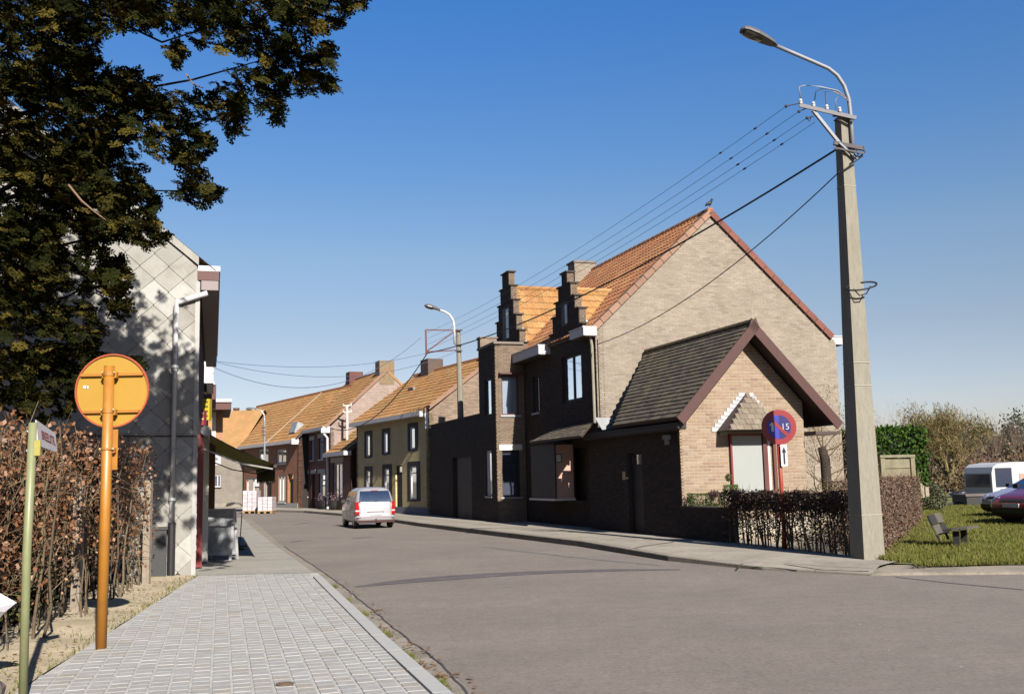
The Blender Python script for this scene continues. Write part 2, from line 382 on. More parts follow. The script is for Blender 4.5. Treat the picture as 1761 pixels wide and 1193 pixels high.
# ---------------- palette ----------------
ASPH=mat('asphalt',(.245,.203,.170),fine=.34,rough=.92,var=.13,scale=.35,bump=.55,bscale=190,dirt=.35,dcol=(.15,.125,.11),dscale=.4)
PATCH=mat('tar_seam',(.075,.062,.07),rough=.8,var=.3,scale=2,bump=.4,bscale=120)
PALE=mat('worn_marking',(.22,.20,.19),rough=.9,var=.4,scale=4,bump=.2)
CONC=mat('pavement_concrete',(.40,.35,.28),fine=.15,rough=.9,var=.22,scale=.7,bump=.4,bscale=60,dirt=.45,dcol=(.14,.12,.09),dscale=1.1)
GUTT=mat('gutter_concrete',(.33,.28,.22),fine=.2,rough=.9,var=.25,scale=1.3,bump=.5,bscale=70,dirt=.5,dcol=(.09,.075,.05),dscale=2.5)
SPECK=mat('pale_grit',(.5,.46,.40),rough=.9,bump=0)
KERB=mat('kerb_stone',(.25,.23,.20),rough=.85,var=.2,scale=2,bump=.3,rnd=1,cols=[(.22,.18,.14),(.28,.24,.19),(.25,.21,.17)],dirt=.4,dcol=(.06,.05,.04),dscale=3)
PAVER=mat('paver',(.36,.35,.33),rough=.85,var=.16,scale=2.2,bump=.35,bscale=80,cols=[(.40,.385,.37),(.37,.36,.345),(.385,.375,.36),(.41,.395,.38),(.375,.365,.35),(.40,.385,.37),(.37,.335,.29),(.39,.38,.365)],dirt=.4,dcol=(.29,.26,.21),dscale=2.1,fine=.10)
SAND=mat('joint_sand',(.52,.50,.46),rough=.95,var=.3,scale=3,bump=.3,bscale=150)
SOIL=mat('verge_soil',(.60,.48,.33),rough=.97,var=.35,scale=2.2,bump=.9,bscale=35,dirt=.4,dcol=(.22,.19,.08),dscale=1.7)
EARTH=mat('field_earth',(.12,.10,.06),rough=.97,var=.3,scale=.3,bump=.5,bscale=10)
LAWN=mat('lawn_grass',(.17,.175,.035),rough=.95,var=.35,scale=1.1,bump=1.,bscale=60,dirt=.55,dcol=(.15,.125,.05),dscale=.7)
GRASS=leafmat('grass_blade',[(.15,.18,.028),(.20,.21,.042),(.30,.25,.09),(.11,.14,.022)],rough=.8,trans=.3,spec=.05)
# ---------------- ground ----------------
mb=MB(); R0=1500
mb.quad((-R0,-R0,-.75),(R0,-R0,-.75),(R0,R0,-.75),(-R0,R0,-.75)); struct('ground',mb,EARTH)
LEFT=[(4.72,-9.),(2.04,0.),(-.20,7.4),(-2.36,14.9),(-3.68,19.3),(-6.27,27.5),(-9.3,38.),(-12.6,49.),(-16.5,56.),(-24.,64.),(-34,70.)]
RIGHT=[(60,15.2),(7.6,15.73),(5.44,16.05),(4.1,17.35),(2.87,19.6),(1.52,24.1),(-.9,30.2),(-3.38,36.6),(-6.6,46.2),(-11.6,56.8),(-16.,62.5),(-24.,68.6),(-34.,74)]
mb=MB()
for i in range(10):
    l0,l1=LEFT[i],LEFT[i+1]
    if i<3: mb.quad((l0[0],l0[1],0),(60,l0[1],0),(60,l1[1],0),(l1[0],l1[1],0))
mb.poly([(LEFT[3][0],LEFT[3][1],0),(60,LEFT[3][1],0)]+[(x,y,0) for x,y in RIGHT[0:5]]+[(LEFT[4][0],LEFT[4][1],0)])
for i in range(4,10):
    mb.quad((*LEFT[i],0),(*RIGHT[i],0),(*RIGHT[i+1],0),(*LEFT[i+1],0))
mb.quad((*LEFT[10],0),(*RIGHT[10],0),(*RIGHT[11],0),(-26.,66,0)) if False else None
mb.poly([(*LEFT[10],0),(*RIGHT[10],0),(*RIGHT[11],0),(*RIGHT[12],0)])
mb.quad((5,-60,0),(60,-60,0),(60,-9,0),(4.6,-9,0))
struct('road',mb,ASPH)
# seams and faint markings in the road
def gp(l,z=0.): return [tuple(gnd(x,y,z)) for x,y in l]
strip('road_seam',gp([(612,1009),(680,1001),(760,994),(850,988),(950,983),(1060,980),(1170,979)]),.004,[.15,.5,.72,.66,.55,.42,.15],mat('tar_band',(.155,.128,.128),rough=.85,var=.35,scale=3,bump=.4,fine=.3))
strip('worn_line',gp([(830,940),(900,948),(980,957),(1060,965),(1135,972)]),.004,[.10,.14,.16,.14,.08],PALE)
strip('road_seam',[(x+RNG.normal(0,.012),y) for x,y in ((float(np.interp(yy_,[7.97,9.13,11.35,15.78,20,27.4],[-.41,-.67,-1.34,-2.61,-3.89,-6.22]))+.03,yy_) for yy_ in np.arange(4,27,.25))],.0085,.022,PATCH)
for k,l in enumerate([[(500,932),(520,929),(537,929)],[(606,926),(625,924),(642,923)],[(505,902),(530,898),(552,897)],[(1540,992),(1640,1003),(1761,1014)]]):
    strip('road_seam',gp(l),.004,[.05,.12,.04] if k<3 else .05,PATCH)
sp_=MB()
for _ in range(140):
    x_,y_=RNG.uniform(-3,14),RNG.uniform(8,30)
    if x_<-2.4-(y_-15)*.28+.5 or (y_>15.3 and x_>2.+(22-y_)*.2): continue
    r_=RNG.uniform(.006,.018); sp_.poly([(x_+r_*math.cos(a_)*RNG.uniform(.7,1.2),y_+r_*math.sin(a_),.005) for a_ in (0,1.2,2.5,3.8,5.1)])
struct('road_grit',sp_,SPECK,kind='stuff')
# gutter band on the left
gb=MB(); G0=[(LEFT[i][0],LEFT[i][1]) for i in range(0,11)]
for i in range(10):
    a,b=G0[i],G0[i+1]; w0=.36 if i<4 else .3
    gb.quad((a[0]+.03,a[1],.004),(b[0]+.03,b[1],.004),(b[0]-w0-.25,b[1],.012),(a[0]-w0-.25,a[1],.012))
struct('gutter',gb,GUTT)
# left pavement: pavers near, concrete beyond
PE0=lambda y: np.interp(y,[-9,0,8.,10.3,12.25,14.46,16.54,18.7,19.3],[4.5,1.82,-.54,-1.22,-1.77,-2.40,-2.99,-3.59,-3.77])   # street edge
PI0=lambda y: np.interp(y,[-9,8.2,18.5,19.3],[-.6,-3.95,-5.66,-5.85])          # garden edge
PY1=18.55
mb=MB(); ys=[-9,0,4,8,12,15,PY1]
for a,b in zip(ys,ys[1:]): mb.quad((PI0(a),a,.018),(PE0(a),a,.018),(PE0(b),b,.018),(PI0(b),b,.018))
pave=struct('pavement',mb,SAND); 
# border kerb of the pavers
kb=MB()
pk=[(PE0(y),y) for y in np.arange(3.,PY1,.98)]
me=None
for a,b in zip(pk,pk[1:]):
    d=np.array([b[0]-a[0],b[1]-a[1],0]); l=np.linalg.norm(d); u=d/l; nn=np.array([-u[1],u[0],0])
    if me is None:
        m_=MB(); m_.hexa([(0.006,0,0),(l-.006,0,0),(l-.006,.15,0),(0.006,.15,0),(0.006,0.006,.035),(l-.006,.006,.035),(l-.006,.144,.035),(.006,.144,.035)],skip=(0,)); me=mesh('border_stone',m_); me.materials.append(mat('border_concrete',(.42,.41,.39),rough=.85,var=.12,scale=2,bump=.25,dirt=.25,dcol=(.3,.27,.22),dscale=2))
    inst('border_stone',me,m4((a[0],a[1],.006),u,nn,(0,0,1)),pave)
# pavers in lengthwise courses
au=np.array([PE0(17.)-PE0(9.),8.,0]); au/=np.linalg.norm(au); an=np.array([-au[1],au[0],0]); ao=np.array([PE0(7.4),7.4,0])
cw,cl=.158,.172; lst=[]
for c in range(0,34):
    off=RNG.uniform(0,cl)
    for r in range(-22,72):
        s0=r*cl+off; t0=.155+c*cw; p=ao+au*(s0+cl/2)+an*(t0+cw/2)
        if p[1]>PY1-.12 or p[1]<3.6 or p[0]<PI0(p[1])+.05: continue
        # gently curving courses
        lst.append((s0,t0,p[0]**2+(p[1]-.0)**2,p))
vis=lambda p: (p[1]>7.4)
lst.sort(key=lambda q:(0 if vis(q[3]) and abs(q[3][0]/q[3][1])<.52 else 1,q[2]))
pm=[]
for v in range(3):
    m_=MB(); j=.007; e=.004; x1,y1=cl-j,cw-j-.004; hh=[.007+random.uniform(-.001,.001) for _ in range(4)]
    m_.hexa([(j,j+.004,0),(x1,j+.004,0),(x1,y1,0),(j,y1,0),(j+e,j+e+.004,hh[0]),(x1-e,j+e+.004,hh[1]),(x1-e,y1-e,hh[2]),(j+e,y1-e,hh[3])],skip=(0,))
    me=mesh('paver',m_); me.materials.append(PAVER); pm.append(me)
for (s0,t0,_,p) in lst[:300]:
    q=ao+au*s0+an*t0; r_=random.uniform(-.012,.012); inst('paver',random.choice(pm),m4((q[0],q[1],.018+random.uniform(-.002,.002)),au+an*r_,an-au*r_,(random.uniform(-.012,.012),random.uniform(-.012,.012),1)),pave)
m_=MB()
for (s0,t0,_,p) in lst[300:]:
    q=ao+au*s0+an*t0; z0=.018+random.uniform(-.0015,.0015); j=.007; e=.004
    c=[(j,j+.004),(cl-j,j+.004),(cl-j,cw-j-.004),(j,cw-j-.004)]; c2=[(j+e,j+e+.004),(cl-j-e,j+e+.004),(cl-j-e,cw-j-e-.004),(j+e,cw-j-e-.004)]
    P=lambda s,t,z:tuple(q+au*s+an*t+np.array([0,0,z]))
    m_.hexa([P(*k,z0) for k in c]+[P(*k,z0+.007) for k in c2],random.random(),skip=(0,))
part('paver',m_,PAVER,pave,kind='stuff')
# concrete pavement further on
mb=MB(); yy=[PY1,19.3,27.5,38,49,56,64,70]; lx=[-3.6,-3.85,-6.42,-9.62,-12.9,-16.8,-24.3,-34.3]; ix=[-5.8,-6.0,-8.5,-11.6,-14.9,-20,-28,-36]
for i in range(7): mb.quad((ix[i],yy[i],.022),(lx[i],yy[i],.022),(lx[i+1],yy[i+1],.022),(ix[i+1],yy[i+1],.022))
struct('far_pavement',mb,mat('far_pavement_concrete',(.36,.33,.28),rough=.9,var=.2,scale=.9,bump=.3,bscale=60,dirt=.35,dcol=(.15,.13,.11),dscale=.8))
# a small cover in the pavers
cv=MB(); cp=gnd(490,1176,.03); cv.disc((cp[0],cp[1],.036),(0,0,1),.07,18,.008); cv.disc((cp[0],cp[1],.041),(0,0,1),.045,14,.004)
solo('valve_cover',cv,mat('rusty_iron',(.20,.13,.08),rough=.8,var=.4,scale=20),'small round iron valve cover set in the pale pavers at the bottom','cover')
# verge of bare soil under the left hedge
mb=MB(); ys=np.linspace(-9,18.45,40)
for a,b in zip(ys,ys[1:]):
    for k in range(8):
        x0=lambda y,k:PI0(y)-.0-k*.55; h=lambda y,k:.02+.05*math.sin(y*3.1+k)*min(k,1)*.5+.03*min(k,2)+.012*math.sin(y*11+k*2)
        mb.quad((x0(a,k),a,h(a,k)),(x0(b,k),b,h(b,k)),(x0(b,k+1),b,h(b,k+1)),(x0(a,k+1),a,h(a,k+1)))
struct('verge',mb,SOIL)
# right pavement with kerb
KP=RIGHT[2:]; KZ=[.03,.05,.10,.135,.14,.13,.12,.12,.12,.12,.12]
inner=[(6.25,17.1),(6.2,18.3),(5.5,21.2),(5.2,24.5),(6,31),(3.,37),(0,43),(-3,52),(-7,60),(-12,68),(-20,76),(-30,82)]
mb=MB()
def kin(i,f): return (KP[i][0]+(inner[i][0]-KP[i][0])*f,KP[i][1]+(inner[i][1]-KP[i][1])*f)
for i in range(10):
    fs=[0,.3,.6,1.]
    for a,b in zip(fs,fs[1:]):
        za=lambda i,f:KZ[i]+(.12-KZ[i])*min(1,f/.3)
        p,q,r,s=kin(i,a),kin(i+1,a),kin(i+1,b),kin(i,b)
        mb.quad((*p,za(i,a)),(*s,za(i,b)),(*r,za(i+1,b)),(*q,za(i+1,a)))
rp=struct('side_pavement',mb,CONC)
# kerb stones
def along(P,step):
    out=[];acc=0
    for i in range(len(P)-1):
        a=np.array(P[i]);b=np.array(P[i+1]);L=np.linalg.norm(b-a);n=max(1,round(L/step))
        for k in range(n): out.append((a+(b-a)*k/n,a+(b-a)*(k+1)/n,i,k/n,(k+1)/n))
    return out
for (a,b,i,f0,f1) in along(KP[:9],1.):
    d=(b-a)/np.linalg.norm(b-a); nn=np.array([d[1],-d[0]]); z0=KZ[i]+(KZ[i+1]-KZ[i])*f0+.004; z1=KZ[i]+(KZ[i+1]-KZ[i])*f1+.004; e=.008
    a=a+d*e; b=b-d*e; m_=MB(); c=nn*.14
    m_.hexa([(*(a-nn*.03),-.02),(*(b-nn*.03),-.02),(*(b+c),-.02),(*(a+c),-.02),(*(a-nn*.03),z0-.015),(*(b-nn*.03),z1-.015),(*(b+c),z1),(*(a+c),z0)][:8],skip=(0,))
    m_.quad((*(a-nn*.03),z0-.015),(*(b-nn*.03),z1-.015),(*(b-nn*.005),z1+.0005),(*(a-nn*.005),z0+.0005))
    part('kerb_stone',m_,KERB,rp)
# cracks in the side pavement
def crack(l,z,w=.03): strip('pavement_crack',gp(l,z),z+.004,w,PATCH)
crack([(1090,942),(1110,938),(1140,934),(1160,931)],.124,.04); crack([(1270,976),(1275,970),(1280,968)],.06,.03); crack([(1350,968),(1420,974),(1500,977)],.10,.04); crack([(905,918),(930,915),(955,913)],.124,.05)
crack([(1180,958),(1290,967),(1380,972)],.112,.02)
# lawn on the right with its edge strip
mb=MB(); LP=[(6.05,17.0),(6.5,16.45),(8.2,16.2),(60,15.9),(60,90),(20,90),(13.,43),(9.6,27.5),(7.6,21.)]
mb.poly([(x,y,.10) for x,y in LP]); mb2=[(x,y) for x,y in LP]
lawn=struct('lawn',mb,LAWN)
mb=MB()
eg=[(5.44,16.05),(7.6,15.73),(60,15.2)]; ei=[(5.8,16.9),(7.9,16.25),(60,15.95)]
for i in range(2): mb.quad((*eg[i],.035),(*eg[i+1],.035),(*ei[i+1],.085),(*ei[i],.085)); mb.quad((*eg[i],-.02),(*eg[i+1],-.02),(*eg[i+1],.035),(*eg[i],.035))
struct('lawn_edging',mb,GUTT)
def blades(n,region,hmin,hmax,z,name,parent,matl,wd=.012):
    P=np.array([region() for _ in range(n)]); h=RNG.uniform(hmin,hmax,n); an_=RNG.uniform(0,2*math.pi,n); lean=RNG.normal(0,.5,(n,2))*h[:,None]
    dx=np.stack([np.cos(an_),np.sin(an_),np.zeros(n)],1)*wd; b=np.stack([P[:,0],P[:,1],np.full(n,z)],1) if P.shape[1]==2 else P
    V=np.empty((n,3,3)); V[:,0]=b-dx; V[:,1]=b+dx; V[:,2]=b+np.stack([lean[:,0],lean[:,1],h],1)
    return partnp(name,V.reshape(-1,3),np.arange(n*3).reshape(-1,3),matl,parent,tint=RNG.random(n))
def lr():
    while True:
        y=16.3+RNG.random()**1.6*26; x=6.+RNG.random()*16
        if x<y*.56 and x>6.05+(y-17)*.33+ (0 if y>17 else .4) : return (x,y)
blades(60000,lr,.03,.09,.10,'grass_blades',lawn,GRASS,.010)
def vr():
    y=7.5+RNG.random()*11; return (PI0(y)-RNG.random()**2*.9,y)
blades(1100,vr,.02,.06,.03,'grass_tufts',bpy.data.objects['verge'],GRASS,.006)
def wd_():
    y=RNG.choice([8.3,9.6,11.,12.7,14.2,16.])+RNG.normal(0,.12); return (PE0(y)+.02+abs(RNG.normal(0,.03)),y)
blades(420,wd_,.02,.06,.012,'weeds',bpy.data.objects['gutter'],GRASS,.004)
def pr_():
    a=RNG.random()*2*math.pi; return (6.1+abs(RNG.normal(0,.25)),17.45+RNG.normal(0,.14))
blades(900,pr_,.04,.12,.10,'grass_clump',lawn,GRASS,.01)

# ================= the main brick house =================
O=np.array([2.454,29.81,0]); D_,N_=dirs(18.5)
WF=Wall(O,D_,-N_); WG=Wall(O,N_,-D_)
PB=mat('pale_brick',(.2,.2,.2),rough=.9,var=.2,scale=1.2,bump=.3,bscale=90,cols=[(.285,.228,.175),(.335,.278,.215),(.305,.245,.188),(.36,.305,.245),(.265,.208,.158),(.325,.265,.207),(.345,.285,.228),(.295,.235,.178)],dirt=.3,dcol=(.24,.20,.15),dscale=.7)
PBM=mat('pale_mortar',(.33,.275,.215),rough=.95,var=.2,scale=2,bump=.3)
WB=mat('wing_brick',(.2,.2,.2),rough=.9,var=.16,scale=1.5,bump=.3,bscale=90,cols=[(.33,.235,.155),(.29,.19,.125),(.36,.265,.18),(.31,.21,.14),(.35,.25,.17),(.25,.165,.115),(.37,.28,.195),(.32,.22,.145)],dirt=.2,dcol=(.25,.17,.11),dscale=2)
WBM=mat('wing_mortar',(.46,.40,.31),rough=.95,var=.15,scale=3,bump=.3)
DB=mat('dark_shaded_brick',(.1,.1,.1),rough=.92,var=.25,scale=1.1,bump=.3,bscale=80,cols=[(.055,.032,.021),(.036,.022,.015),(.075,.045,.028),(.044,.026,.018)])  # coloured far below the pale brick to put the street front's shade in
DBM=mat('dark_shaded_mortar',(.05,.038,.028),rough=.95,var=.2,scale=2)  # mortar darkened with it for the same painted shade
MB2=mat('mid_brick',(.2,.2,.2),rough=.92,var=.25,scale=1.1,bump=.3,cols=[(.17,.12,.085),(.14,.10,.07)])
TILE=mat('orange_tile',(.3,.2,.1),rough=.8,var=.25,scale=1.1,bump=.25,bscale=60,cols=[(.40,.15,.065),(.48,.20,.08),(.36,.13,.055),(.52,.25,.10),(.44,.18,.08),(.32,.13,.06)],dirt=.55,dcol=(.24,.15,.07),dscale=1.4)
TILE2=mat('lichened_orange_tile',(.3,.2,.1),rough=.85,var=.28,scale=.9,bump=.25,bscale=60,cols=[(.44,.20,.06),(.50,.25,.085),(.38,.17,.055),(.52,.28,.11),(.40,.20,.07)],dirt=.65,dcol=(.27,.19,.07),dscale=1.6)
SLATE=mat('slate',(.2,.2,.2),rough=.9,var=.3,scale=1.6,bump=.4,bscale=50,cols=[(.10,.083,.062),(.145,.118,.085),(.08,.066,.05),(.12,.095,.066),(.16,.13,.095),(.10,.08,.06)],dirt=.45,dcol=(.16,.115,.045),dscale=1.6)
WHITE=mat('white_paint',(.56,.54,.55),rough=.5,var=.07,scale=2,bump=.05,dirt=.2,dcol=(.5,.47,.42),dscale=1.5)
CREAM=mat('cream_paint',(.62,.58,.52),rough=.6,var=.1,scale=2,bump=.05)
MAROON=mat('maroon_paint',(.115,.04,.035),rough=.6,var=.2,scale=3,bump=.15,bscale=30)
RED=mat('red_frame_paint',(.22,.03,.03),rough=.5,var=.15)
DKWOOD=mat('dark_wood',(.035,.025,.02),rough=.6,var=.3,scale=4,bump=.3)
CURT=mat('net_curtain',(.55,.57,.62),rough=.9,var=.1,scale=5,bump=0)
DKCURT=mat('dark_curtain',(.12,.12,.16),rough=.9,var=.1,scale=5,bump=0)
ZINC=mat('zinc',(.40,.41,.42),rough=.5,metal=.3,var=.2,scale=3,bump=.1)
COPING=mat('dark_coping',(.07,.055,.045),rough=.85,var=.3,scale=4,bump=.3)
SOFF=mat('soffit_board',(.08,.05,.045),rough=.7,var=.2)
house=thing('brick_house','tall pale brick house with two stepped dormers, orange tiled roof and shaded street front','house',O)
H0,HA,HZ,HW,HU=6.0,4.0,9.72,8.32,10.6
# gable
sl=(HZ-5.95)/HA
gpts=[(0,0),(HW,0),(HW,5.66),(8.1,5.9),(HA,HZ-.05),(0,5.95)]
prism('gable_wall',WG,gpts,-.3,0,PBM,house)
def gspan(z):
    if z<5.6: return (0,HW)
    a0=max(0,(z-5.95)/sl); a1=min(8.3,HA+(HZ-z)/((HZ-5.85)/4.15))
    return (a0,a1) if a1-a0>.1 else None
bricks(WG,.9,9.62,gspan,[(.0,3.0,0,3.1)],house,PB,L=.23,H=.066,pr=.0045,nparts=300,score=lambda a,z:abs(a-3.6)+abs(z-6.6))
# facade openings
f_holes=[(1.15,2.8,3.92,5.4),(4.95,5.6,3.8,5.05),(1.0,3.3,.9,2.5),(4.3,5.7,.95,2.5)]
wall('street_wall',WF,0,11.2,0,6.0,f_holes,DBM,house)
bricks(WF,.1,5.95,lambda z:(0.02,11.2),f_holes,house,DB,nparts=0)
window(WF,1.15,2.8,3.92,5.4,house,DKWOOD,inset=.1,fw=.09,vbars=(1.97,),curtain=(CURT,(.42,.58)))
window(WF,4.95,5.6,3.8,5.05,house,DKWOOD,inset=.1,fw=.07,curtain=(CURT,(.0,.35)),sill=ZINC)
window(WF,4.3,5.7,.95,2.5,house,DKWOOD,inset=.1,fw=.07,vbars=(5.,),curtain=(DKCURT,))
# box window under the canopy; pink side panel paints in a sunlit reflection
bx=MB(); bx.wbox(WF,1.96,4.1,0.002,.655,.96,2.62); part('box_window',bx,DKWOOD,house)
bo=bpy.data.objects['box_window']
bx=MB(); bx.wbox(WF,1.945,1.957,0.004,.65,.965,2.60); part('side_reflection',bx,mat('pink_reflection',(.52,.33,.26),rough=.9,var=.12,scale=6,bump=.3,bscale=100),bo)
sb=MB(); sb.wbox(WF,1.90,4.15,.0,.72,.90,.965); part('sill',sb,CREAM,bo)
WO=Wall(WF.P(1.95,0,0),N_,-D_)
cd=MB(); cd.wbox(WO,-.62,-.42,.004,.03,2.05,2.32); part('frame',cd,mat('blue_grey_reflection',(.10,.12,.18)),bo); cd=MB(); cd.wbox(WO,-.60,-.45,.032,.036,2.08,2.29); part('reflected_card',cd,CREAM,bo)  # frame and pale card paint in the window seen in that reflection
cf=MB(); cf.wbox(WO,-.665,-.62,-.0,.05,.96,2.6); cf.wbox(WO,-.04,-.002,-.0,.05,.96,2.6); part('corner_post',cf,DKWOOD,bo)
# slate canopy over the entrance
RC=Roof(WF.P(-1.0,.95,2.74),D_,(lambda v:v/np.linalg.norm(v))(N_*.93+np.array([0,0,.44])),(lambda v:v/np.linalg.norm(v))(np.array([0,0,.93])-N_*.44))
mb=MB(); mb.hexa([RC.P(0,-.06,0),RC.P(4.4,-.06,0),RC.P(4.1,-.06,1.02),RC.P(1.4,-.06,1.02),RC.P(0,0,0),RC.P(4.4,0,0),RC.P(4.1,0,1.02),RC.P(1.4,0,1.02)])
canopy=part('canopy',mb,SOFF,house)
tiles(RC,1.02,lambda s:(0.+s*1.3,4.4-s*.3),canopy,SLATE,tw=.26,tl=.15,nparts=120,flat=True,lift=.014,stag=True,name='slate',score=lambda a,s:0)
# doorway and plaque in the wing's street wall are set further down
# ground floor dark door
# bay
bay=MB(); 
BS=Wall(WF.P(6.5,0,0),N_,-D_)   # near side of the bay: a = inward, so street side is negative
BWL=1.06
wall('bay_side_wall',BS,-BWL,0,0,6.3,[(-.84,-.2,3.8,5.2),(-.88,-.22,.97,2.58)],MB2,house,thick=.2)
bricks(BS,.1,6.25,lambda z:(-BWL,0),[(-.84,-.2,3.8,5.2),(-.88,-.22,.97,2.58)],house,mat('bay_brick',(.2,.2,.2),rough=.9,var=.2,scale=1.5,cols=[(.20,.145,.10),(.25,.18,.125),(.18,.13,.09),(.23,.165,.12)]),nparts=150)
window(BS,-.84,-.2,3.8,5.2,house,MAROON,inset=.07,fw=.05,curtain=(CURT,),sill=ZINC)
window(BS,-.88,-.22,.97,2.58,house,DKWOOD,inset=.07,fw=.05,hbars=(2.15,),curtain=(DKCURT,),sill=ZINC,lintel=CREAM)
hb=MB(); hb.wbox(BS,-.95,-.1,.0,.22,5.22,5.27); part('window_hood',hb,MAROON,house)
BF=Wall(WF.P(6.5,BWL,0),D_,-N_)
gar=thing('garage','low flat roofed dark garage between the tall brick house and the yellow house','garage',WF.P(8.62,1.0,0))
WGa=Wall(WF.P(8.62,1.02,0),D_,-N_)
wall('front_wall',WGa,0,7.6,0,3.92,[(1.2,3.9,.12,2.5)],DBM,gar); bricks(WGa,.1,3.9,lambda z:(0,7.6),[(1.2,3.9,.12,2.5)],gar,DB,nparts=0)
for k_ in range(9):
    gb_=MB(); gb_.wbox(WGa,1.22+k_*.298,1.22+k_*.298+.285,-.16,-.12,.12,2.48); part('door_board',gb_,DKWOOD,gar)
gb_=MB(); gb_.wbox(WGa,0,7.6,-6,.04,3.93,4.0); part('flat_roof',gb_,COPING,gar)
bh=[(.5,1.3,3.85,5.15),(.6,1.3,1.0,2.6)]
wall('bay_front_wall',BF,0,2.,0,6.3,bh,DBM,house,thick=.2)
bricks(BF,.1,6.25,lambda z:(0.01,1.99),bh,house,DB,nparts=0)
window(BF,.5,1.3,3.85,5.15,house,DKWOOD,inset=.07,curtain=(CURT,(0,.3))); window(BF,.6,1.3,1.,2.6,house,WHITE,inset=.07,fw=.09,curtain=(CURT,),sill=ZINC)
mb=MB(); mb.wbox(WF,6.44,8.55,.0,BWL+.05,6.302,6.38); part('flat_roof',mb,mat('pale_coping',(.24,.20,.16),var=.3,scale=3),house)
# block between the bay and the next house
brickmat('block_brick',(.24,.17,.12),(.29,.21,.15),(.2,.17,.14),N_)
mb=MB(); mb.wbox(WF,8.25,8.62,.42,1.055,6.385,6.75); mb.wbox(WF,8.22,8.66,.38,1.08,6.75,6.80); part('chimney',mb,MATS['block_brick'],house,label='short brick block above the flat bay')
# stepped dormer gables
def dormer(u_near,u_far,ztop,steps,z0,w_in,label,win):
    """steps: list of (u_near,u_far,ztop) from top down"""
    pts=[]; 
    zs=[s[2] for s in steps]+[z0]
    near=[]; far=[]
    for i,s in enumerate(steps):
        near+= [(s[0],zs[i+1] if False else s[2])]
    outl=[]
    # build outline counterclockwise starting at near bottom
    k=len(steps); outl.append((steps[-1][0],z0))
    for i in range(k-1,-1,-1):
        outl.append((steps[i][0],steps[i][2])); 
        if i>0: outl.append((steps[i-1][0],steps[i][2]))
    for i in range(k):
        outl.append((steps[i][1],steps[i][2]))
        if i<k-1: outl.append((steps[i+1][1],steps[i][2])) if False else outl.append((steps[i][1],steps[i+1][2]))
    outl.append((steps[-1][1],z0))
    T=.22
    g=MB(); f=[WF.P(a,.0,z) for a,z in outl]
    # columns of boxes, one for each step
    us=sorted({s[0] for s in steps}|{s[1] for s in steps})
    for i,s in enumerate(steps):
        zlo=steps[i+1][2] if i<k-1 else z0
        g.wbox(WF,s[0],s[1],-T,.012,zlo,s[2])
    d=part('dormer_gable',g,DBM,house,label=label)
    WS=Wall(WF.P(0,.012,0),D_,-N_)
    def sp(z):
        for i,s in enumerate(steps):
            zlo=steps[i+1][2] if i<k-1 else z0
            if zlo<=z<s[2]: return (s[0],s[1])
        return None
    bricks(WS,z0,steps[0][2],sp,[win],d,DB,nparts=0)
    for i,s in enumerate(steps):
        c=MB()
        if i==0: c.wbox(WF,s[0]-.06,s[1]+.06,-T-.05,.06,s[2],s[2]+.05); part('coping',c,COPING,d); continue
        p=steps[i-1]
        c.wbox(WF,s[0]-.06,p[0]+.0,-T-.05,.06,s[2],s[2]+.05); part('coping',c,COPING,d)
        c=MB(); c.wbox(WF,p[1],s[1]+.06,-T-.05,.06,s[2],s[2]+.05); part('coping',c,COPING,d)
    # sun-facing step ends, in lighter brick than the shade-darkened fronts
    for i,s in enumerate(steps):
        zlo=steps[i+1][2]+.05 if i<k-1 else z0
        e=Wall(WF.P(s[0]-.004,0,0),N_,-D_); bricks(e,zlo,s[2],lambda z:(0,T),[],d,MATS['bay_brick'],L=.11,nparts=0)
    wn=MB(); wn.wbox(WF,win[0],win[1],.014,.03,win[2],win[3]); w_=part('dormer_window',wn,DKWOOD,d)
    pn=MB(); m=.06; pn.quad(WF.P(win[0]+m,.033,win[2]+m),WF.P((win[0]+win[1])/2-.02,.033,win[2]+m),WF.P((win[0]+win[1])/2-.02,.033,win[3]-m),WF.P(win[0]+m,.033,win[3]-m)); part('pane',pn,mat('dormer_glass',(.10,.12,.16),rough=.1,bump=0,spec=.8),w_)
    # roof behind: ridge runs inward
    un,uf,zr=steps[-1][0]+.02,steps[-1][1]-.02,steps[0][2]-.55
    um=(un+uf)/2; zl=z0
    for side in (0,1):
        e=un if side==0 else uf
        rise=zr-zl; run=abs(um-e); Ls=math.hypot(rise,run)
        sv=(D_*(um-e)+np.array([0,0,rise]))/Ls; nv=np.cross(N_,sv); nv=nv if nv[2]>0 else -nv
        R=Roof(WF.P(e,-T,zl),N_,sv,nv)
        # main roof height at inward distance x: 5.95+sl*(x+T)
        def span(s,R=R,Ls=Ls):
            z=zl+rise*s/Ls; return (0.,max(0.05,(z-5.95)/sl-T+.1))
        b=MB(); wi=(zr-5.95)/sl; b.poly([R.P(0,-.01,0),R.P(max(.02,(zl-5.95)/sl),-.01,0),R.P(wi,-.01,Ls),R.P(0,-.01,Ls)]); part('dormer_roof',b,SOFF,house)
        r_=[o for o in bpy.data.objects if o.name.startswith('dormer_roof')][-1]
        tiles(R,Ls,span,r_,TILE2,tw=.23,tl=.31,amp=.04,nparts=150 if side==0 else 0,name='roof_tile',score=lambda a,s:-s)
    rb=MB(); wi=(zr-5.95)/sl
    for q in np.arange(0,wi,.3): rb.tube([WF.P(um,-T-q,zr+.03),WF.P(um,-T-min(q+.31,wi+.1),zr+.05)],.085,8)
    part('ridge_tile',rb,TILE2,house)
    fl=MB(); fl.bar(WF.P(un-.02,-T-.02,zl+.05),WF.P(um,-T-.02,zr+.02),.10,.03); part('flashing',fl,WHITE,d)
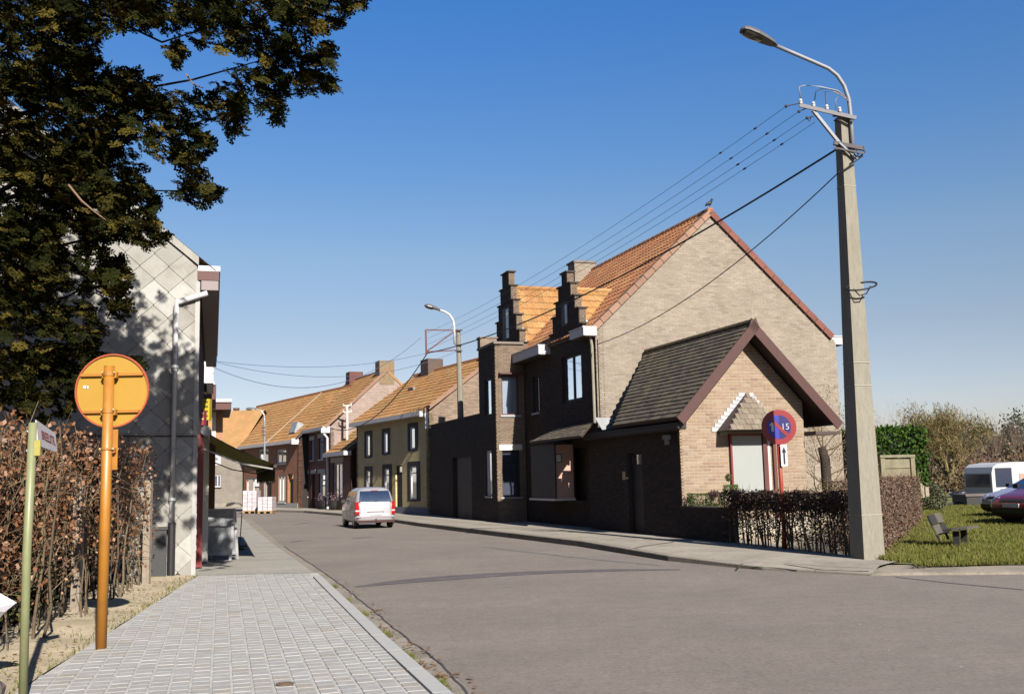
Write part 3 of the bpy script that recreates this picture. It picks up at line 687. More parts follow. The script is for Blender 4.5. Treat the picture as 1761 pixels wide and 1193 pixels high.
    # side cheek
dormer(0,0,0,[(2.09,2.55,8.02),(1.82,2.88,7.62),(1.5,3.15,7.17),(1.18,3.46,6.72),(.9,3.7,6.2)],5.9,0,'nearer stepped brick dormer front',(2.05,2.6,6.35,7.1))
dormer(0,0,0,[(7.92,8.68,9.2),(7.7,8.95,8.64),(7.45,9.22,8.07),(7.15,9.5,7.48),(6.84,9.8,6.86),(6.62,10.0,6.38)],5.95,0,'farther and taller stepped brick dormer front',(7.9,8.7,6.7,7.9))
# main roof, street side
def slope_vec(run,rise,inw): v=inw*run+np.array([0,0,rise]); return v/np.linalg.norm(v)
Ls=math.hypot(HA+.12,HZ-5.9); sv=slope_vec(HA+.12,HZ-5.9,N_); nv=np.cross(D_,sv); nv=nv if nv[2]>0 else -nv
RM=Roof(WF.P(-.04,.12,5.9),D_,sv,nv)
HU=9.75
mb=MB(); mb.hexa([RM.P(0,-.1,0),RM.P(HU,-.1,0),RM.P(HU,-.1,Ls),RM.P(0,-.1,Ls),RM.P(0,-.01,0),RM.P(HU,-.01,0),RM.P(HU,-.01,Ls),RM.P(0,-.01,Ls)])
roof=part('roof',mb,SOFF,house)
def mspan(s):
    z=5.9+(HZ-5.9)*s/Ls
    return (.2,HU)
def msp(a,s): return 0 if a<7.5 else 1
def inside_dormer(a,z,un,uf,z0,zr):
    um=(un+uf)/2; return abs(a-um)/((uf-un)/2)+ (z-z0)/(zr-z0)*1. <.97
tl_=.30; tiles(RM,Ls,mspan,roof,TILE,tw=.22,tl=tl_,amp=.035,nparts=300,name='roof_tile',score=lambda a,s:(0 if (a<5.5 and not inside_dormer(a,5.9+(HZ-5.9)*s/Ls,.9,3.7,5.9,7.5)) else 1, -s))
# verge tiles along the gable
vg=0.
while vg<Ls-.05:
    b=MB(); l=min(.40,Ls-vg)-.02; b.hexa([RM.P(-.05,-.12,vg),RM.P(.21,-.02,vg),RM.P(.21,-.02,vg+l),RM.P(-.05,-.12,vg+l),RM.P(-.05,.055,vg),RM.P(.21,.05,vg),RM.P(.21,.04,vg+l),RM.P(-.05,.045,vg+l)]); part('verge_tile',b,mat('verge_terracotta',(.1,.1,.1),rough=.85,var=.25,scale=2,cols=[(.30,.17,.11),(.36,.21,.14),(.26,.15,.10)]),roof); vg+=.40
# back slope
RB=Roof(WF.P(-.04,-8.2,5.87),D_,slope_vec(HA+.2,HZ-5.87,-N_),(lambda v:v)(np.array([0,0,1.])))
bs=RB.z; nb=np.cross(bs,D_); nb=nb if nb[2]>0 else -nb; RB.n=nb; Lb=math.hypot(4.2,HZ-5.87)
mb=MB(); mb.hexa([RB.P(0,-.1,0),RB.P(HU,-.1,0),RB.P(HU,-.1,Lb),RB.P(0,-.1,Lb),RB.P(0,0,0),RB.P(HU,0,0),RB.P(HU,0,Lb),RB.P(0,0,Lb)]); part('roof',mb,TILE,house)
vg=0.
while vg<Lb-.05:
    b=MB(); l=min(.40,Lb-vg)-.02; b.hexa([RB.P(-.05,-.14,vg),RB.P(.2,-.02,vg),RB.P(.2,-.02,vg+l),RB.P(-.05,-.14,vg+l),RB.P(-.05,.055,vg),RB.P(.2,.05,vg),RB.P(.2,.04,vg+l),RB.P(-.05,.045,vg+l)]); part('verge_tile',b,mat('verge_dark',(.1,.1,.1),rough=.85,var=.25,scale=2,cols=[(.20,.07,.05),(.24,.09,.06)]),roof); vg+=.40
q=0.
while q<HU:
    b=MB(); b.tube([WF.P(-.06+q,-HA,HZ+.0),WF.P(-.06+min(q+.36,HU),-HA,HZ+.01)],[.11,.10],8); part('ridge_tile',b,TILE,roof); q+=.37
# chimney at ridge end
ch=MB(); ch.wbox(WF,9.3,10.0,-4.1,-3.2,8.6,10.0); c_=part('chimney',ch,brickmat('chimney_brick',(.34,.27,.20),(.28,.21,.16),(.3,.26,.2),N_),house); ch=MB(); ch.wbox(WF,9.26,10.04,-4.15,-3.15,10.0,10.08); part('coping',ch,mat('pale_coping',(.24,.20,.16)),c_)
# gutters
def gutter(W,a0,a1,o0,o1,z0,z1,parent,m=WHITE):
    g=MB(); g.wbox(W,a0,a1,o0,o1,z0,z1); g_=part('gutter',g,m,parent); g=MB(); g.wbox(W,a0-.012,a1+.012,o0-.002,o1+.03,z1,z1+.035); part('rim',g,m,g_); g=MB(); g.wbox(W,a0+.02,a1-.02,o0,o1-.05,z0-.03,z0-.001); part('soffit',g,SOFF,g_)
gutter(WF,-.12,.98,.002,.42,5.70,5.93,house); gutter(WF,3.75,6.5,.002,.42,5.62,5.9,house)
gutter(WG,8.12,8.62,-.5,-.02,5.62,5.86,house)
dp=MB(); dp.tube([WF.P(.06,.13,5.68),WF.P(.08,.08,5.4),WF.P(.08,.07,3.15)],.045,8); part('downpipe',dp,mat('old_pipe_paint',(.30,.27,.2),rough=.6,var=.2),house)
# cable bracket stub on the corner
cb=MB(); cb.tube([WG.P(.06,.03,5.6),WG.P(.06,.03,3.2)],.012,6); part('cable',cb,DKWOOD,house)
# bird on the apex
bd=MB(); ap=WG.P(HA,.02,HZ+.12)
def ball(mb,c,r,seg=10,rings=7,t=0.):
    c=np.array(c,float); r=np.array(r if hasattr(r,'__len__') else (r,)*3,float); i0=len(mb.v)
    for i in range(rings+1):
        th=math.pi*i/rings
        for j in range(seg):
            ph=2*math.pi*j/seg; mb.v.append(tuple(c+r*np.array([math.sin(th)*math.cos(ph),math.sin(th)*math.sin(ph),math.cos(th)])))
    for i in range(rings):
        for j in range(seg): mb.f.append((i0+i*seg+j,i0+(i+1)*seg+j,i0+(i+1)*seg+(j+1)%seg,i0+i*seg+(j+1)%seg)); mb.t.append(t)
def bird():
    b=MB(); ax=N_; c=ap+np.array([0,0,.11])
    b.tube([c-ax*.16+np.array([0,0,-.09]),c-ax*.08+np.array([0,0,-.03]),c,c+ax*.05+np.array([0,0,.06]),c+ax*.07+np.array([0,0,.10])],[.015,.05,.065,.045,.03],10)
    ball(b,c+ax*.08+np.array([0,0,.125]),.036); b.tube([c+ax*.11+np.array([0,0,.125]),c+ax*.15+np.array([0,0,.115])],[.012,.003],6)
    for s in (-1,1): b.tube([c+D_*.02*s+np.array([0,0,-.05]),c+D_*.02*s+np.array([0,0,-.12])],.006,5)
    return solo('pigeon',b,mat('bird_feathers',(.02,.02,.025),rough=.6),'small dark bird perched on the peak of the pale brick gable','bird',smooth=True)
bird()
# ================= wing =================
WO0=O-.29*N_-5.545*D_
wing=thing('brick_wing','single storey brick wing with steep slate roof, maroon bargeboards and a slate window hood','house wing',WO0)
VG=Wall(WO0,N_,-D_); VS=Wall(WO0,D_,-N_)
WW=3.45; WA=1.86
b=MB(); b.wbox(VS,0.0,.30,-.05,-.001,0,2.95); part('corner_backing',b,DBM,wing)
prism('front_wall',VG,[(0.06,0),(WW,0),(WW,3.33),(WA,4.98),(0.06,3.06)],-.25,0,WBM,wing)
wh=[(1.33,2.36,1.05,2.55)]
def wspan(z):
    a0=0 if z<3.0 else (z-3.0)/1.98*WA; a1=WW if z<3.33 else WA+(4.98-z)/1.65*(WW-WA)
    return (a0,a1) if a1-a0>.05 else None
bricks(VG,.5,4.9,wspan,wh+[(1.1,2.6,2.55,2.68)],wing,WB,L=.235,H=.078,j=.014,nparts=300,score=lambda a,z:abs(a-1.)*1.5+abs(z-2.9))
wall('side_wall',VS,0.30,5.6,0,2.9,[(2.1,3.,0.14,2.2)],DBM,wing,thick=.2)
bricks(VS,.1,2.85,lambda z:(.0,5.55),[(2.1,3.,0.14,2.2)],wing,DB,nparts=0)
door(VS,2.1,3.,.14,2.2,wing,DKWOOD,DKWOOD)
pl_=MB(); pl_.wbox(VS,2.55-.2+.75,3.0+.28,.01,.03,1.5,1.72); part('name_plate',pl_,mat('brass_plate',(.45,.38,.18),rough=.4,metal=.3),wing)
bl=MB(); bl.wbox(VS,2.96,3.02,.01,.04,1.52,1.57); part('doorbell',bl,WHITE,wing)
wr=Wall(WO0+N_*WW,D_,N_); wall('side_wall',wr,.25,5.6,0,3.1,[],WBM,wing,thick=.2)
bricks(wr,.5,3.1,lambda z:(0,5.55),[],wing,WB,nparts=0)
# window recess with blind
rc=MB(); rc.wbox(VG,1.30,2.40,-.24,-.012,1.0,2.56)
wing_w=window(VG,1.33,2.36,1.05,2.55,wing,RED,inset=-.03,fw=.05,label='tall window with white vertical blind')
sb=MB()
nsl=11
for i in range(nsl):
    x0=1.385+i*(2.20-1.385)/nsl; x1=x0+(2.20-1.385)/nsl-.006
    b=MB(); b.quad(VG.P(x0,.05,1.1),VG.P(x1,.058,1.1),VG.P(x1,.058,2.5),VG.P(x0,.05,2.5)); part('blind_slat',b,mat('blind_fabric',(.32,.33,.31),rough=.8,var=.05,bump=0),wing_w)
rv=MB(); rv.wbox(VG,2.21,2.31,.0,.10,1.0,2.55); part('jamb',rv,MAROON,wing_w)
rv=MB(); rv.wbox(VG,1.31,1.34,.0,.10,1.0,2.55); part('jamb',rv,RED,wing_w)
dpw=MB(); dpw.wbox(VG,2.50,2.58,.01,.09,.5,2.64); part('downpipe',dpw,mat('maroon_pipe',(.14,.05,.04),rough=.5),wing)
cs=MB(); cs.wbox(VG,2.36,2.44,.008,.03,.9,2.6); part('trim',cs,CREAM,wing)
# hood: slate triangle leaning out
hp=[(1.0,2.62),(2.62,2.62),(1.86,3.55)]
hz=lambda z:.62-(z-2.62)/.93*.58
fr_=[VG.P(a,hz(z),z) for a,z in hp]
hb=MB(); bk=[VG.P(1.0,.01,2.62),VG.P(2.62,.01,2.62),VG.P(1.86,.01,3.55)]
hb.poly(fr_); hb.poly(bk[::-1]); hb.quad(fr_[0],bk[0],bk[1],fr_[1]); hb.quad(fr_[1],bk[1],bk[2],fr_[2]); hb.quad(fr_[2],bk[2],bk[0],fr_[0])
hood=part('window_hood',hb,SOFF,wing)
hs_=np.array(VG.P(1.86,.04,3.55)-VG.P(1.86,.62,2.62)); hl=np.linalg.norm(hs_); hs_/=hl; hn=np.cross(N_,hs_); hn=hn if hn@(-D_)>0 else -hn
RH=Roof(VG.P(1.0,.622,2.62),N_,hs_,hn)
HSL=mat('hood_slate',(.2,.2,.2),rough=.85,var=.25,scale=4,bump=.5,bscale=40,cols=[(.27,.22,.16),(.22,.18,.13),(.30,.24,.18),(.19,.15,.115),(.25,.195,.14)],dirt=.5,dcol=(.13,.10,.06),dscale=5)
tiles(RH,hl,lambda s:(.86*s/hl,1.62-.76*s/hl),hood,HSL,tw=.205,tl=.155,nparts=60,flat=True,lift=.014,stag=True,name='slate')
for (p,q) in ((fr_[0],fr_[2]),(fr_[1],fr_[2])):
    pass
LEAD=mat('whitewashed_lead',(.44,.44,.45),rough=.7,var=.12,scale=5)
for sd in (0,1):
    n=10
    for i in range(n):
        t0,t1=i/n,(i+1)/n; A=np.array(hp[0] if sd==0 else hp[1],float); B=np.array(hp[2],float); p=A+(B-A)*t0; q=A+(B-A)*t1; sgn=-1 if sd==0 else 1
        b=MB(); x0,x1=sorted((p[0]+sgn*.01,p[0]+sgn*.01)); 
        c4=[(p[0]-.01*sgn,p[1]-.01),(p[0]+sgn*.13,p[1]-.01),(p[0]+sgn*.13,q[1]+.005),(q[0]-.01*sgn,q[1]+.005)]
        b.hexa([VG.P(x,.009,z) for x,z in c4]+[VG.P(x,.022,z) for x,z in c4])
        part('lead_step',b,LEAD,hood)
# wing roof
RZ=5.22; RA=1.86; EZ=2.84; EL=-.27; ER=4.17; OH=.5; EZR=2.60+.2
def rs(a0,z0,inw):
    run=abs(RA-a0); rise=RZ-z0; L=math.hypot(run,rise); s=(inw*run+np.array([0,0,rise]))/L; n=np.cross(D_,s); n=n if n[2]>0 else -n
    return Roof(VG.P(a0,OH,z0),D_,s,n),L
RWL,LL=rs(EL,EZ+.1,N_); RWR,LR=rs(ER,EZR,-N_)
def slab(R,L,len_,name,parent,m,t=.12,top0=0.,skew=0.):
    b=MB(); b.hexa([R.P(0,-t,0),R.P(len_,-t,0),R.P(len_,-t,L),R.P(0,-t,L),R.P(0,0,0),R.P(len_,0,0),R.P(len_,0,L),R.P(0,0,L)]); return part(name,b,m,parent)
b=MB(); t=.12; b.hexa([RWL.P(0,-t,0),RWL.P(3.7,-t,0),RWL.P(6,-t,LL),RWL.P(0,-t,LL),RWL.P(0,0,0),RWL.P(3.7,0,0),RWL.P(6,0,LL),RWL.P(0,0,LL)]); wroof=part('roof',b,SOFF,wing); slab(RWR,LR,6.0,'roof',wing,SOFF,t=.1)
r2=[o for o in bpy.data.objects if o.parent==wing and o.name.startswith('roof')][-1]
tiles(RWL,LL,lambda s:(.02,6.0-2.3*(1-s/LL)),wroof,SLATE,tw=.25,tl=.15,nparts=300,flat=True,lift=.026,stag=True,name='slate',score=lambda a,s:a-.3*s)
tiles(RWR,LR,lambda s:(.02,6.0),r2,SLATE,tw=.25,tl=.135,nparts=0,flat=True,lift=.016,stag=True,name='slate')
q=0
while q<5.9:
    b=MB(); p0=RWL.P(q,0,LL); p1=RWL.P(min(q+.32,6.),0,LL); b.tube([p0+np.array([0,0,.02]),p1+np.array([0,0,.03])],.075,8); part('ridge_tile',b,mat('mossy_ridge',(.17,.13,.07),rough=.9,var=.35,scale=4,bump=.5),wroof); q+=.33
# bargeboards
BARGE=mat('bargeboard_paint',(.085,.034,.028),rough=.65,var=.2,scale=5,bump=.2,bscale=25)
def barge(R,L):
    b=MB(); b.hexa([R.P(-.05,-.20,-.05),R.P(-.005,-.20,-.05),R.P(-.005,-.20,L+.0),R.P(-.05,-.20,L+.0),R.P(-.05,.03,-.05),R.P(-.005,.03,-.05),R.P(-.005,.03,L+.12),R.P(-.05,.03,L+.12)]); return part('bargeboard',b,BARGE,wing)
barge(RWL,LL); barge(RWR,LR)
# boxed eaves right, soffit
b=MB(); b.wbox(VG,WW+.01,ER-.0,-.02,OH-.01,EZR-.30,EZR-.22) ; part('eaves_box',b,SOFF,wing)
b=MB(); b.wbox(VG,WW+.02,ER-.05,-5.5,-.03,EZR-.28,EZR-.2) ; part('eaves_box',b,SOFF,wing)
gutter(VS,-.4,5.5,.02,.24,2.68,2.78,wing,m=DKWOOD)
# zinc gusset at the valley, facing the sun
zt=MB(); P0=WG.P(0.0,.5,0)
A_=VS.P(5.1,.32,3.32);
zt.poly([WG.P(-.28,.42,3.28),WG.P(.28,.42,3.26),WG.P(.06,.42,2.74)]); zt.poly([WG.P(-.28,.40,3.28),WG.P(.06,.40,2.74),WG.P(.28,.40,3.26)]); part('valley_flashing',zt,ZINC,wing)
# lamp under the eave
lb=MB(); lb.wbox(VS,.25,.4,.1,.25,2.45,2.55); lb.wbox(VS,.28,.37,.13,.22,2.32,2.45); part('wall_lamp',lb,mat('lamp_glass',(.15,.15,.14),rough=.3),wing)
# low annex behind, right of the wing: white window wall seen past it
b=MB(); b.wbox(WG,3.75,4.6,.01,.05,1.1,2.45); part('window',b,mat('pale_blind',(.50,.53,.52),rough=.7,var=.06,bump=0),house,label='white window partly behind the bare climber')
b=MB(); b.wbox(WG,3.3,5.0,.0,.10,2.62,2.80); part('lintel',b,CREAM,house); b=MB(); b.wbox(WG,3.3,5.0,.0,.08,2.46,2.60); part('lintel',b,DKWOOD,house)
b=MB(); b.wbox(WG,3.3,5.0,.0,.12,2.95,3.03); part('lintel',b,CREAM,house)
# ================= generic gabled row house =================
def rowhouse(name,label,orig,b,length,run,eave,ridge,u0=0.,wallm=None,gablem=None,holes=(),tilem=TILE2,over=.3,nroof=0,cat='house',far_len=None,verge=True,gut=WHITE):
    d,n=dirs(b); o=np.array([orig[0],orig[1],0.]); W=Wall(o,d,-n); G=Wall(o+d*u0,n,-d)
    h=thing(name,label,cat,o)
    wall('street_wall',W,u0,length,0,eave,list(holes),wallm,h)
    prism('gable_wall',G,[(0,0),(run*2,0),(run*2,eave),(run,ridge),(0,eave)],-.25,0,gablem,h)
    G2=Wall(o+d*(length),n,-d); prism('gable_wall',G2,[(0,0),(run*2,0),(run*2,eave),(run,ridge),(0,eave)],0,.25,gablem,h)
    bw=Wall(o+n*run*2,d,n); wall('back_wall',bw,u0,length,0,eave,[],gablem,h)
    z0=eave+.05; L=math.hypot(run+over,ridge-z0+.12); s=(n*(run+over)+np.array([0,0,ridge+.12-z0]))/L; nv=np.cross(d,s); nv=nv if nv[2]>0 else -nv
    R=Roof(W.P(u0-.04,over,z0),d,s,nv); LN=(far_len or length)-u0+.08
    b_=MB(); b_.hexa([R.P(0,-.1,0),R.P(LN,-.1,0),R.P(LN,-.1,L),R.P(0,-.1,L),R.P(0,-.005,0),R.P(LN,-.005,0),R.P(LN,-.005,L),R.P(0,-.005,L)]); rf=part('roof',b_,SOFF,h)
    s2=(-n*(run+over)+np.array([0,0,ridge+.12-z0]))/L; nv2=np.cross(s2,d); nv2=nv2 if nv2[2]>0 else -nv2
    R2=Roof(W.P(u0-.04,-(2*run+over),z0),d,s2,nv2); b_=MB(); b_.hexa([R2.P(0,-.1,0),R2.P(LN,-.1,0),R2.P(LN,-.1,L),R2.P(0,-.1,L),R2.P(0,.02,0),R2.P(LN,.02,0),R2.P(LN,.02,L),R2.P(0,.02,L)]); part('roof',b_,tilem,h)
    rd=MB(); rd.tube([W.P(u0-.06,-run,ridge+.13),W.P(u0+LN,-run,ridge+.13)],.10,8); part('ridge_tile',rd,TILE,rf)
    if verge:
        vb=MB(); vb.hexa([R.P(-.04,-.12,0),R.P(.02,-.12,0),R.P(.02,-.12,L),R.P(-.04,-.12,L),R.P(-.04,.05,0),R.P(.02,.05,0),R.P(.02,.05,L),R.P(-.04,.05,L)]); part('verge',vb,mat('verge_terracotta',(.3,.2,.1)),rf)
    g=MB(); g.wbox(W,u0-.05,length,.0+.002,over+.12,eave-.12,eave+.07); gg=part('gutter',g,gut,h); 
    return h,W,G,R,L,LN,rf
YP=atd(738,885,45.)
YB=mat('olive_painted_brick',(.2,.2,.2),rough=.9,var=.2,scale=1.1,bump=.3,cols=[(.27,.215,.10),(.23,.185,.085),(.30,.24,.12)])
yd,yn=dirs(28)
YBM=brickmat('olive_brick_wall',(.74,.58,.29),(.65,.50,.24),(.56,.45,.24),yd)
SPB=brickmat('speckled_brick',(.33,.22,.15),(.20,.13,.085),(.30,.25,.2),yn,bl=.24,bh=.075)
yh=[(7.05,8.2,2.8,4.13),(4.6,5.7,2.88,4.12),(1.15,2.35,2.95,4.2),(7.05,8.2,.75,2.35),(4.4,5.65,.75,2.4),(3.1,3.95,.2,2.32),(.95,2.4,.7,2.45)]
hY,WY,GY,RY,LY,LNY,rfY=rowhouse('yellow_house','olive yellow brick house with dark framed windows, white gutter and orange roof',YP,28,9.4,3.4,4.55,7.1,wallm=YBM,gablem=SPB,holes=yh,far_len=9.6)
DKF=mat('black_brown_surround',(.025,.018,.018),rough=.7,var=.2)
for k,h in enumerate(yh):
    if k==5: door(WY,*h,hY,DKWOOD,DKF,inset=.1); continue
    # dark surround with a slim white framed window inside
    s=MB(); w_=(h[1]-h[0]); a0,a1=h[0]+w_*.30,h[1]-w_*.18
    for (p,q,r,t) in ((h[0]-.02,a0,h[2],h[3]+.02),(a1,h[1]+.02,h[2],h[3]+.02),(a0,a1,h[3]-.18,h[3]+.02),(a0,a1,h[2]-.02,h[2]+.06)): s.wbox(WY,p,q,-.14,.012,r,t)
    part('window_surround',s,DKF,hY)
    window(WY,a0+.01,a1-.01,h[2]+.07,h[3]-.19,hY,WHITE,inset=.05,fw=.07,hbars=((h[3]-.5,) if k>2 else ()),curtain=(CURT,(0,.3)) if k>2 else (DKCURT,))
pb=MB(); pb.wbox(WY,0.02,9.4,.003,.04,0,.42); part('plinth',pb,mat('blue_grey_plinth',(.20,.20,.25),rough=.8,var=.2),hY)
tiles(RY,LY,lambda s:(0.02,LNY),rfY,TILE2,tw=.24,tl=.33,nparts=0,seg=3)
ed=MB(); ed.wbox(GY,-.42,.02,-.02,.02,4.38,4.62); ed.wbox(GY,-.13,-.002,-.05,.02,3.85,4.38); part('gutter_end',ed,WHITE,hY)
for (u,w0,w1,z) in ((6.9,-3.85,-3.0,7.85),(0.15,-3.8,-3.1,7.75)):
    c=MB(); c.wbox(WY,u,u+(1.0 if u>1 else .6),w0,w1,6.2,z); part('chimney',c,brickmat('dark_chimney_brick',(.15,.085,.06),(.11,.07,.05),(.12,.1,.09),yn) if u>1 else SPB,hY)
sk=MB(); c=RY.P(6.,.05,2.6); sk.hexa([RY.P(6.,.04,2.6),RY.P(6.7,.04,2.6),RY.P(6.7,.04,2.75),RY.P(6.,.04,2.75),RY.P(6.,.06,2.6),RY.P(6.7,.06,2.6),RY.P(6.7,.16,2.62),RY.P(6.,.16,2.62)]); part('roof_vent',sk,ZINC,rfY)
# garage door in the shaded gable

# two-storey house with three upper windows
TP=atd(567,877.6,58.); td,tn=dirs(25)
RBK=brickmat('dark_red_brick',(.19,.055,.038),(.13,.042,.03),(.15,.09,.07),td,bl=.24,bh=.08)
PGB=brickmat('pinkish_pale_brick',(.42,.33,.27),(.36,.26,.21),(.25,.18,.16),tn,bl=.26,bh=.09)
th=[(5.5,6.5,2.95,4.2),(3.6,4.5,2.95,4.15),(1.4,2.5,2.95,4.2),(5.0,6.4,.8,2.15),(3.3,4.2,.15,2.15),(1.0,2.5,.75,2.15)]
hT,WT,GT,RT,LT,LNT,rfT=rowhouse('narrow_brick_house','dark red brick house with three narrow upper windows and a pale side gable',TP,25,8.3,3.4,4.7,7.95,wallm=RBK,gablem=PGB,holes=th,far_len=8.5)
tiles(RT,LT,lambda s:(0.02,LNT),rfT,TILE2,tw=.24,tl=.33,nparts=0,seg=3)
for k,h in enumerate(th):
    if k==4: door(WT,*h,hT,DKWOOD,DKWOOD,inset=.15); continue
    w_=h[1]-h[0]; window(WT,h[0]+.05,h[1]-.05,h[2],h[3],hT,mat('grey_blue_frame',(.30,.33,.40),rough=.5) if k<3 else WHITE,inset=.12,fw=.12,vbars=((h[0]+h[1])/2,) if k<3 else (),hbars=(h[3]-.4,),curtain=(CURT,(.0,.25)),sill=CREAM)
for k,h in enumerate(th):
    l=MB(); l.wbox(WT,h[0]-.12,h[1]+.12,.004,.04,h[3]+.0,h[3]+.24); part('lintel',l,mat('pale_stone',(.46,.42,.38),rough=.85,var=.1),hT)
for u in (-.02,6.3):
    c=MB(); c.wbox(WT,u,u+.85,-3.85,-2.95,7.2,8.6); part('chimney',c,mat('lichen_chimney',(.27,.19,.11),rough=.9,var=.3,scale=5) if u<0 else RBK,hT)
dpt=MB(); dpt.tube([WT.P(.12,.38,4.45),WT.P(.05,.12,4.1),WT.P(.05,.1,.15)],.07,8); part('downpipe',dpt,WHITE,hT)
ge=MB(); ge.wbox(GT,-.5,.05,-.02,.03,4.4,4.66); part('gutter_end',ge,WHITE,hT)
tb=MB(); tb.wbox(WT,.02,8.,.003,.02,2.42,2.6); part('brick_band',tb,mat('red_band',(.26,.09,.06),rough=.9,var=.3,scale=5),hT)
# lean-to on its near side
LP0=TP; 
LBK=RBK
lh=thing('lean_to','low dark brick annex with orange roof between the yellow and the narrow house','house annex',(LP0[0],LP0[1],0))
WL_=Wall((TP[0],TP[1],0),td,-tn); lho=[(-2.6,-.6,.7,2.7)]
wall('street_wall',WL_,-4.3,-.05,0,3.2,lho,RBK,lh)
window(WL_,-2.6,-.6,.7,2.7,lh,mat('grey_blue_frame',(.4,.44,.52)),inset=.12,fw=.12,vbars=(-1.6,),curtain=(CURT,(.1,.4)))
l=MB(); l.wbox(WL_,-2.9,-.3,.004,.04,2.7,2.98); part('lintel',l,mat('pale_stone',(.46,.42,.38)),lh)
GL_=Wall(WL_.P(-4.3,0,0),tn,-td); prism('gable_wall',GL_,[(0,0),(3.9,0),(4.,5.3),(3.2,5.5),(0,3.2)],-.2,0,mat('blackish_brick',(.05,.028,.022),rough=.95,var=.3),lh)  # near gable in one very dark brick tone
L=math.hypot(3.5,2.6); s=(tn*3.5+np.array([0,0,2.6]))/L; nv=np.cross(td,s); nv=nv if nv[2]>0 else -nv
RL=Roof(WL_.P(-4.35,.3,3.2),td,s,nv); b_=MB(); b_.hexa([RL.P(0,-.1,0),RL.P(4.3,-.1,0),RL.P(4.3,-.1,L),RL.P(0,-.1,L),RL.P(0,0,0),RL.P(4.3,0,0),RL.P(4.3,0,L),RL.P(0,0,L)]); lr_=part('roof',b_,SOFF,lh)
tiles(RL,L,lambda s:(0.02,4.3),lr_,TILE2,tw=.24,tl=.33,nparts=0,seg=3)
g=MB(); g.wbox(WL_,-4.4,-.0,.005,.42,3.02,3.24); part('gutter',g,WHITE,lh)
# long orange-roofed house
OP=gnd(513,873.6,.12); od,on=dirs(32)
OBK=brickmat('orange_brick',(.40,.165,.085),(.33,.135,.07),(.30,.18,.12),od,bl=.24,bh=.08)
oh=[(2.2,4.0,2.85,3.75),(2.3,3.6,.45,2.15),(.9,1.9,.15,2.2),(4.9,6.3,.15,2.05),(7.4,10.2,.6,2.05),(5.6,7.6,2.95,3.9)]
hO,WO_,GO,RO,LO,LNO,rfO=rowhouse('long_brick_house','long low orange brick house with a wide orange tiled roof at the bend',OP,32,11.,3.6,4.15,7.5,wallm=OBK,gablem=mat('shade_black_gable',(.03,.022,.02),rough=.95),holes=oh,far_len=19.,verge=False)  # gable coloured near-black to paint in the shadowed gap beside it
tiles(RO,LO,lambda s:(0.02,LNO-2.2*(0)),rfO,TILE2,tw=.24,tl=.33,nparts=0,seg=3)
FRM=mat('cream_frame',(.56,.53,.48),rough=.5)
for k,h in enumerate(oh):
    if k in (2,3): door(WO_,*h,hO,DKWOOD,FRM if k==3 else mat('yellow_jamb',(.5,.33,.06)),inset=.15); continue
    window(WO_,*h,hO,FRM,inset=.08,fw=.12,vbars=((h[0]+h[1])/2,),curtain=(CURT,(.5,1.)) if k!=4 else (CURT,),sill=CREAM)
pl=MB(); pl.wbox(WO_,.05,7.2,.003,.03,0,.42); part('plinth',pl,mat('pale_plinth',(.40,.38,.35),rough=.9),hO)
ge=MB(); ge.wbox(GO,-.45,-.02,-.06,.03,3.95,4.3); part('gutter_end',ge,WHITE,hO)
bd_=MB(); bd_.hexa([RO.P(5.2,.03,0),RO.P(5.32,.03,0),RO.P(5.32,.03,LO),RO.P(5.2,.03,LO),RO.P(5.2,.07,0),RO.P(5.32,.07,0),RO.P(5.32,.07,LO),RO.P(5.2,.07,LO)]); part('roof_joint',bd_,mat('pale_mortar_line',(.44,.34,.22),rough=.9),rfO)
sk=MB(); c=[RO.P(1.2,.05,.7),RO.P(2.2,.05,.7),RO.P(2.2,.05,1.5),RO.P(1.2,.05,1.5)]; sk.hexa(c+[RO.P(1.2,.12,.7),RO.P(2.2,.12,.7),RO.P(2.2,.45,1.3),RO.P(1.2,.45,1.3)]); part('skylight',sk,ZINC,rfO)
# beige house end facing the street bend
BP=WO_.P(11.05,0,0); bd2,bn2=dirs(74)
BEI=brickmat('beige_wall',(.34,.29,.24),(.31,.265,.215),(.28,.24,.2),bd2,bl=.4,bh=.2)
bgh=thing('beige_house','grey beige rendered house front behind the awning at the end of the street','house',BP)
WBg=Wall(BP,bd2,-bn2); bh2=[(1.7,2.9,1.45,2.35),(1.7,3.4,3.0,3.8)]
wall('street_wall',WBg,0,9,0,4.0,bh2,BEI,bgh)
window(WBg,1.7,2.9,1.45,2.35,bgh,WHITE,inset=.08,fw=.1,vbars=(2.0,2.25,2.5),curtain=(DKCURT,),sill=DKWOOD); window(WBg,1.7,3.4,3.,3.8,bgh,WHITE,inset=.06,fw=.3,curtain=(CURT,))
b=MB(); b.wbox(WBg,0,9,.003,.05,0,.35); part('plinth',b,CONC,bgh)
b=MB(); b.wbox(WBg,0,9,-.3,.3,4.0,4.15); part('gutter',b,WHITE,bgh)
b=MB(); P=WBg.P; b.poly([P(0,.25,4.15),P(9,.25,4.15),P(9,-3.,7.),P(0,-3.,7.)]); b.poly([P(0,-3.,7.),P(9,-3.,7.),P(9,-6.5,4.1),P(0,-6.5,4.1)]); part('roof',b,TILE2,bgh)
b=MB(); b.wbox(WBg,0,9,-6.4,-6.2,0,4.); b.wbox(WBg,8.8,9,-6.2,-.3,0,4.); part('back_wall',b,BEI,bgh)
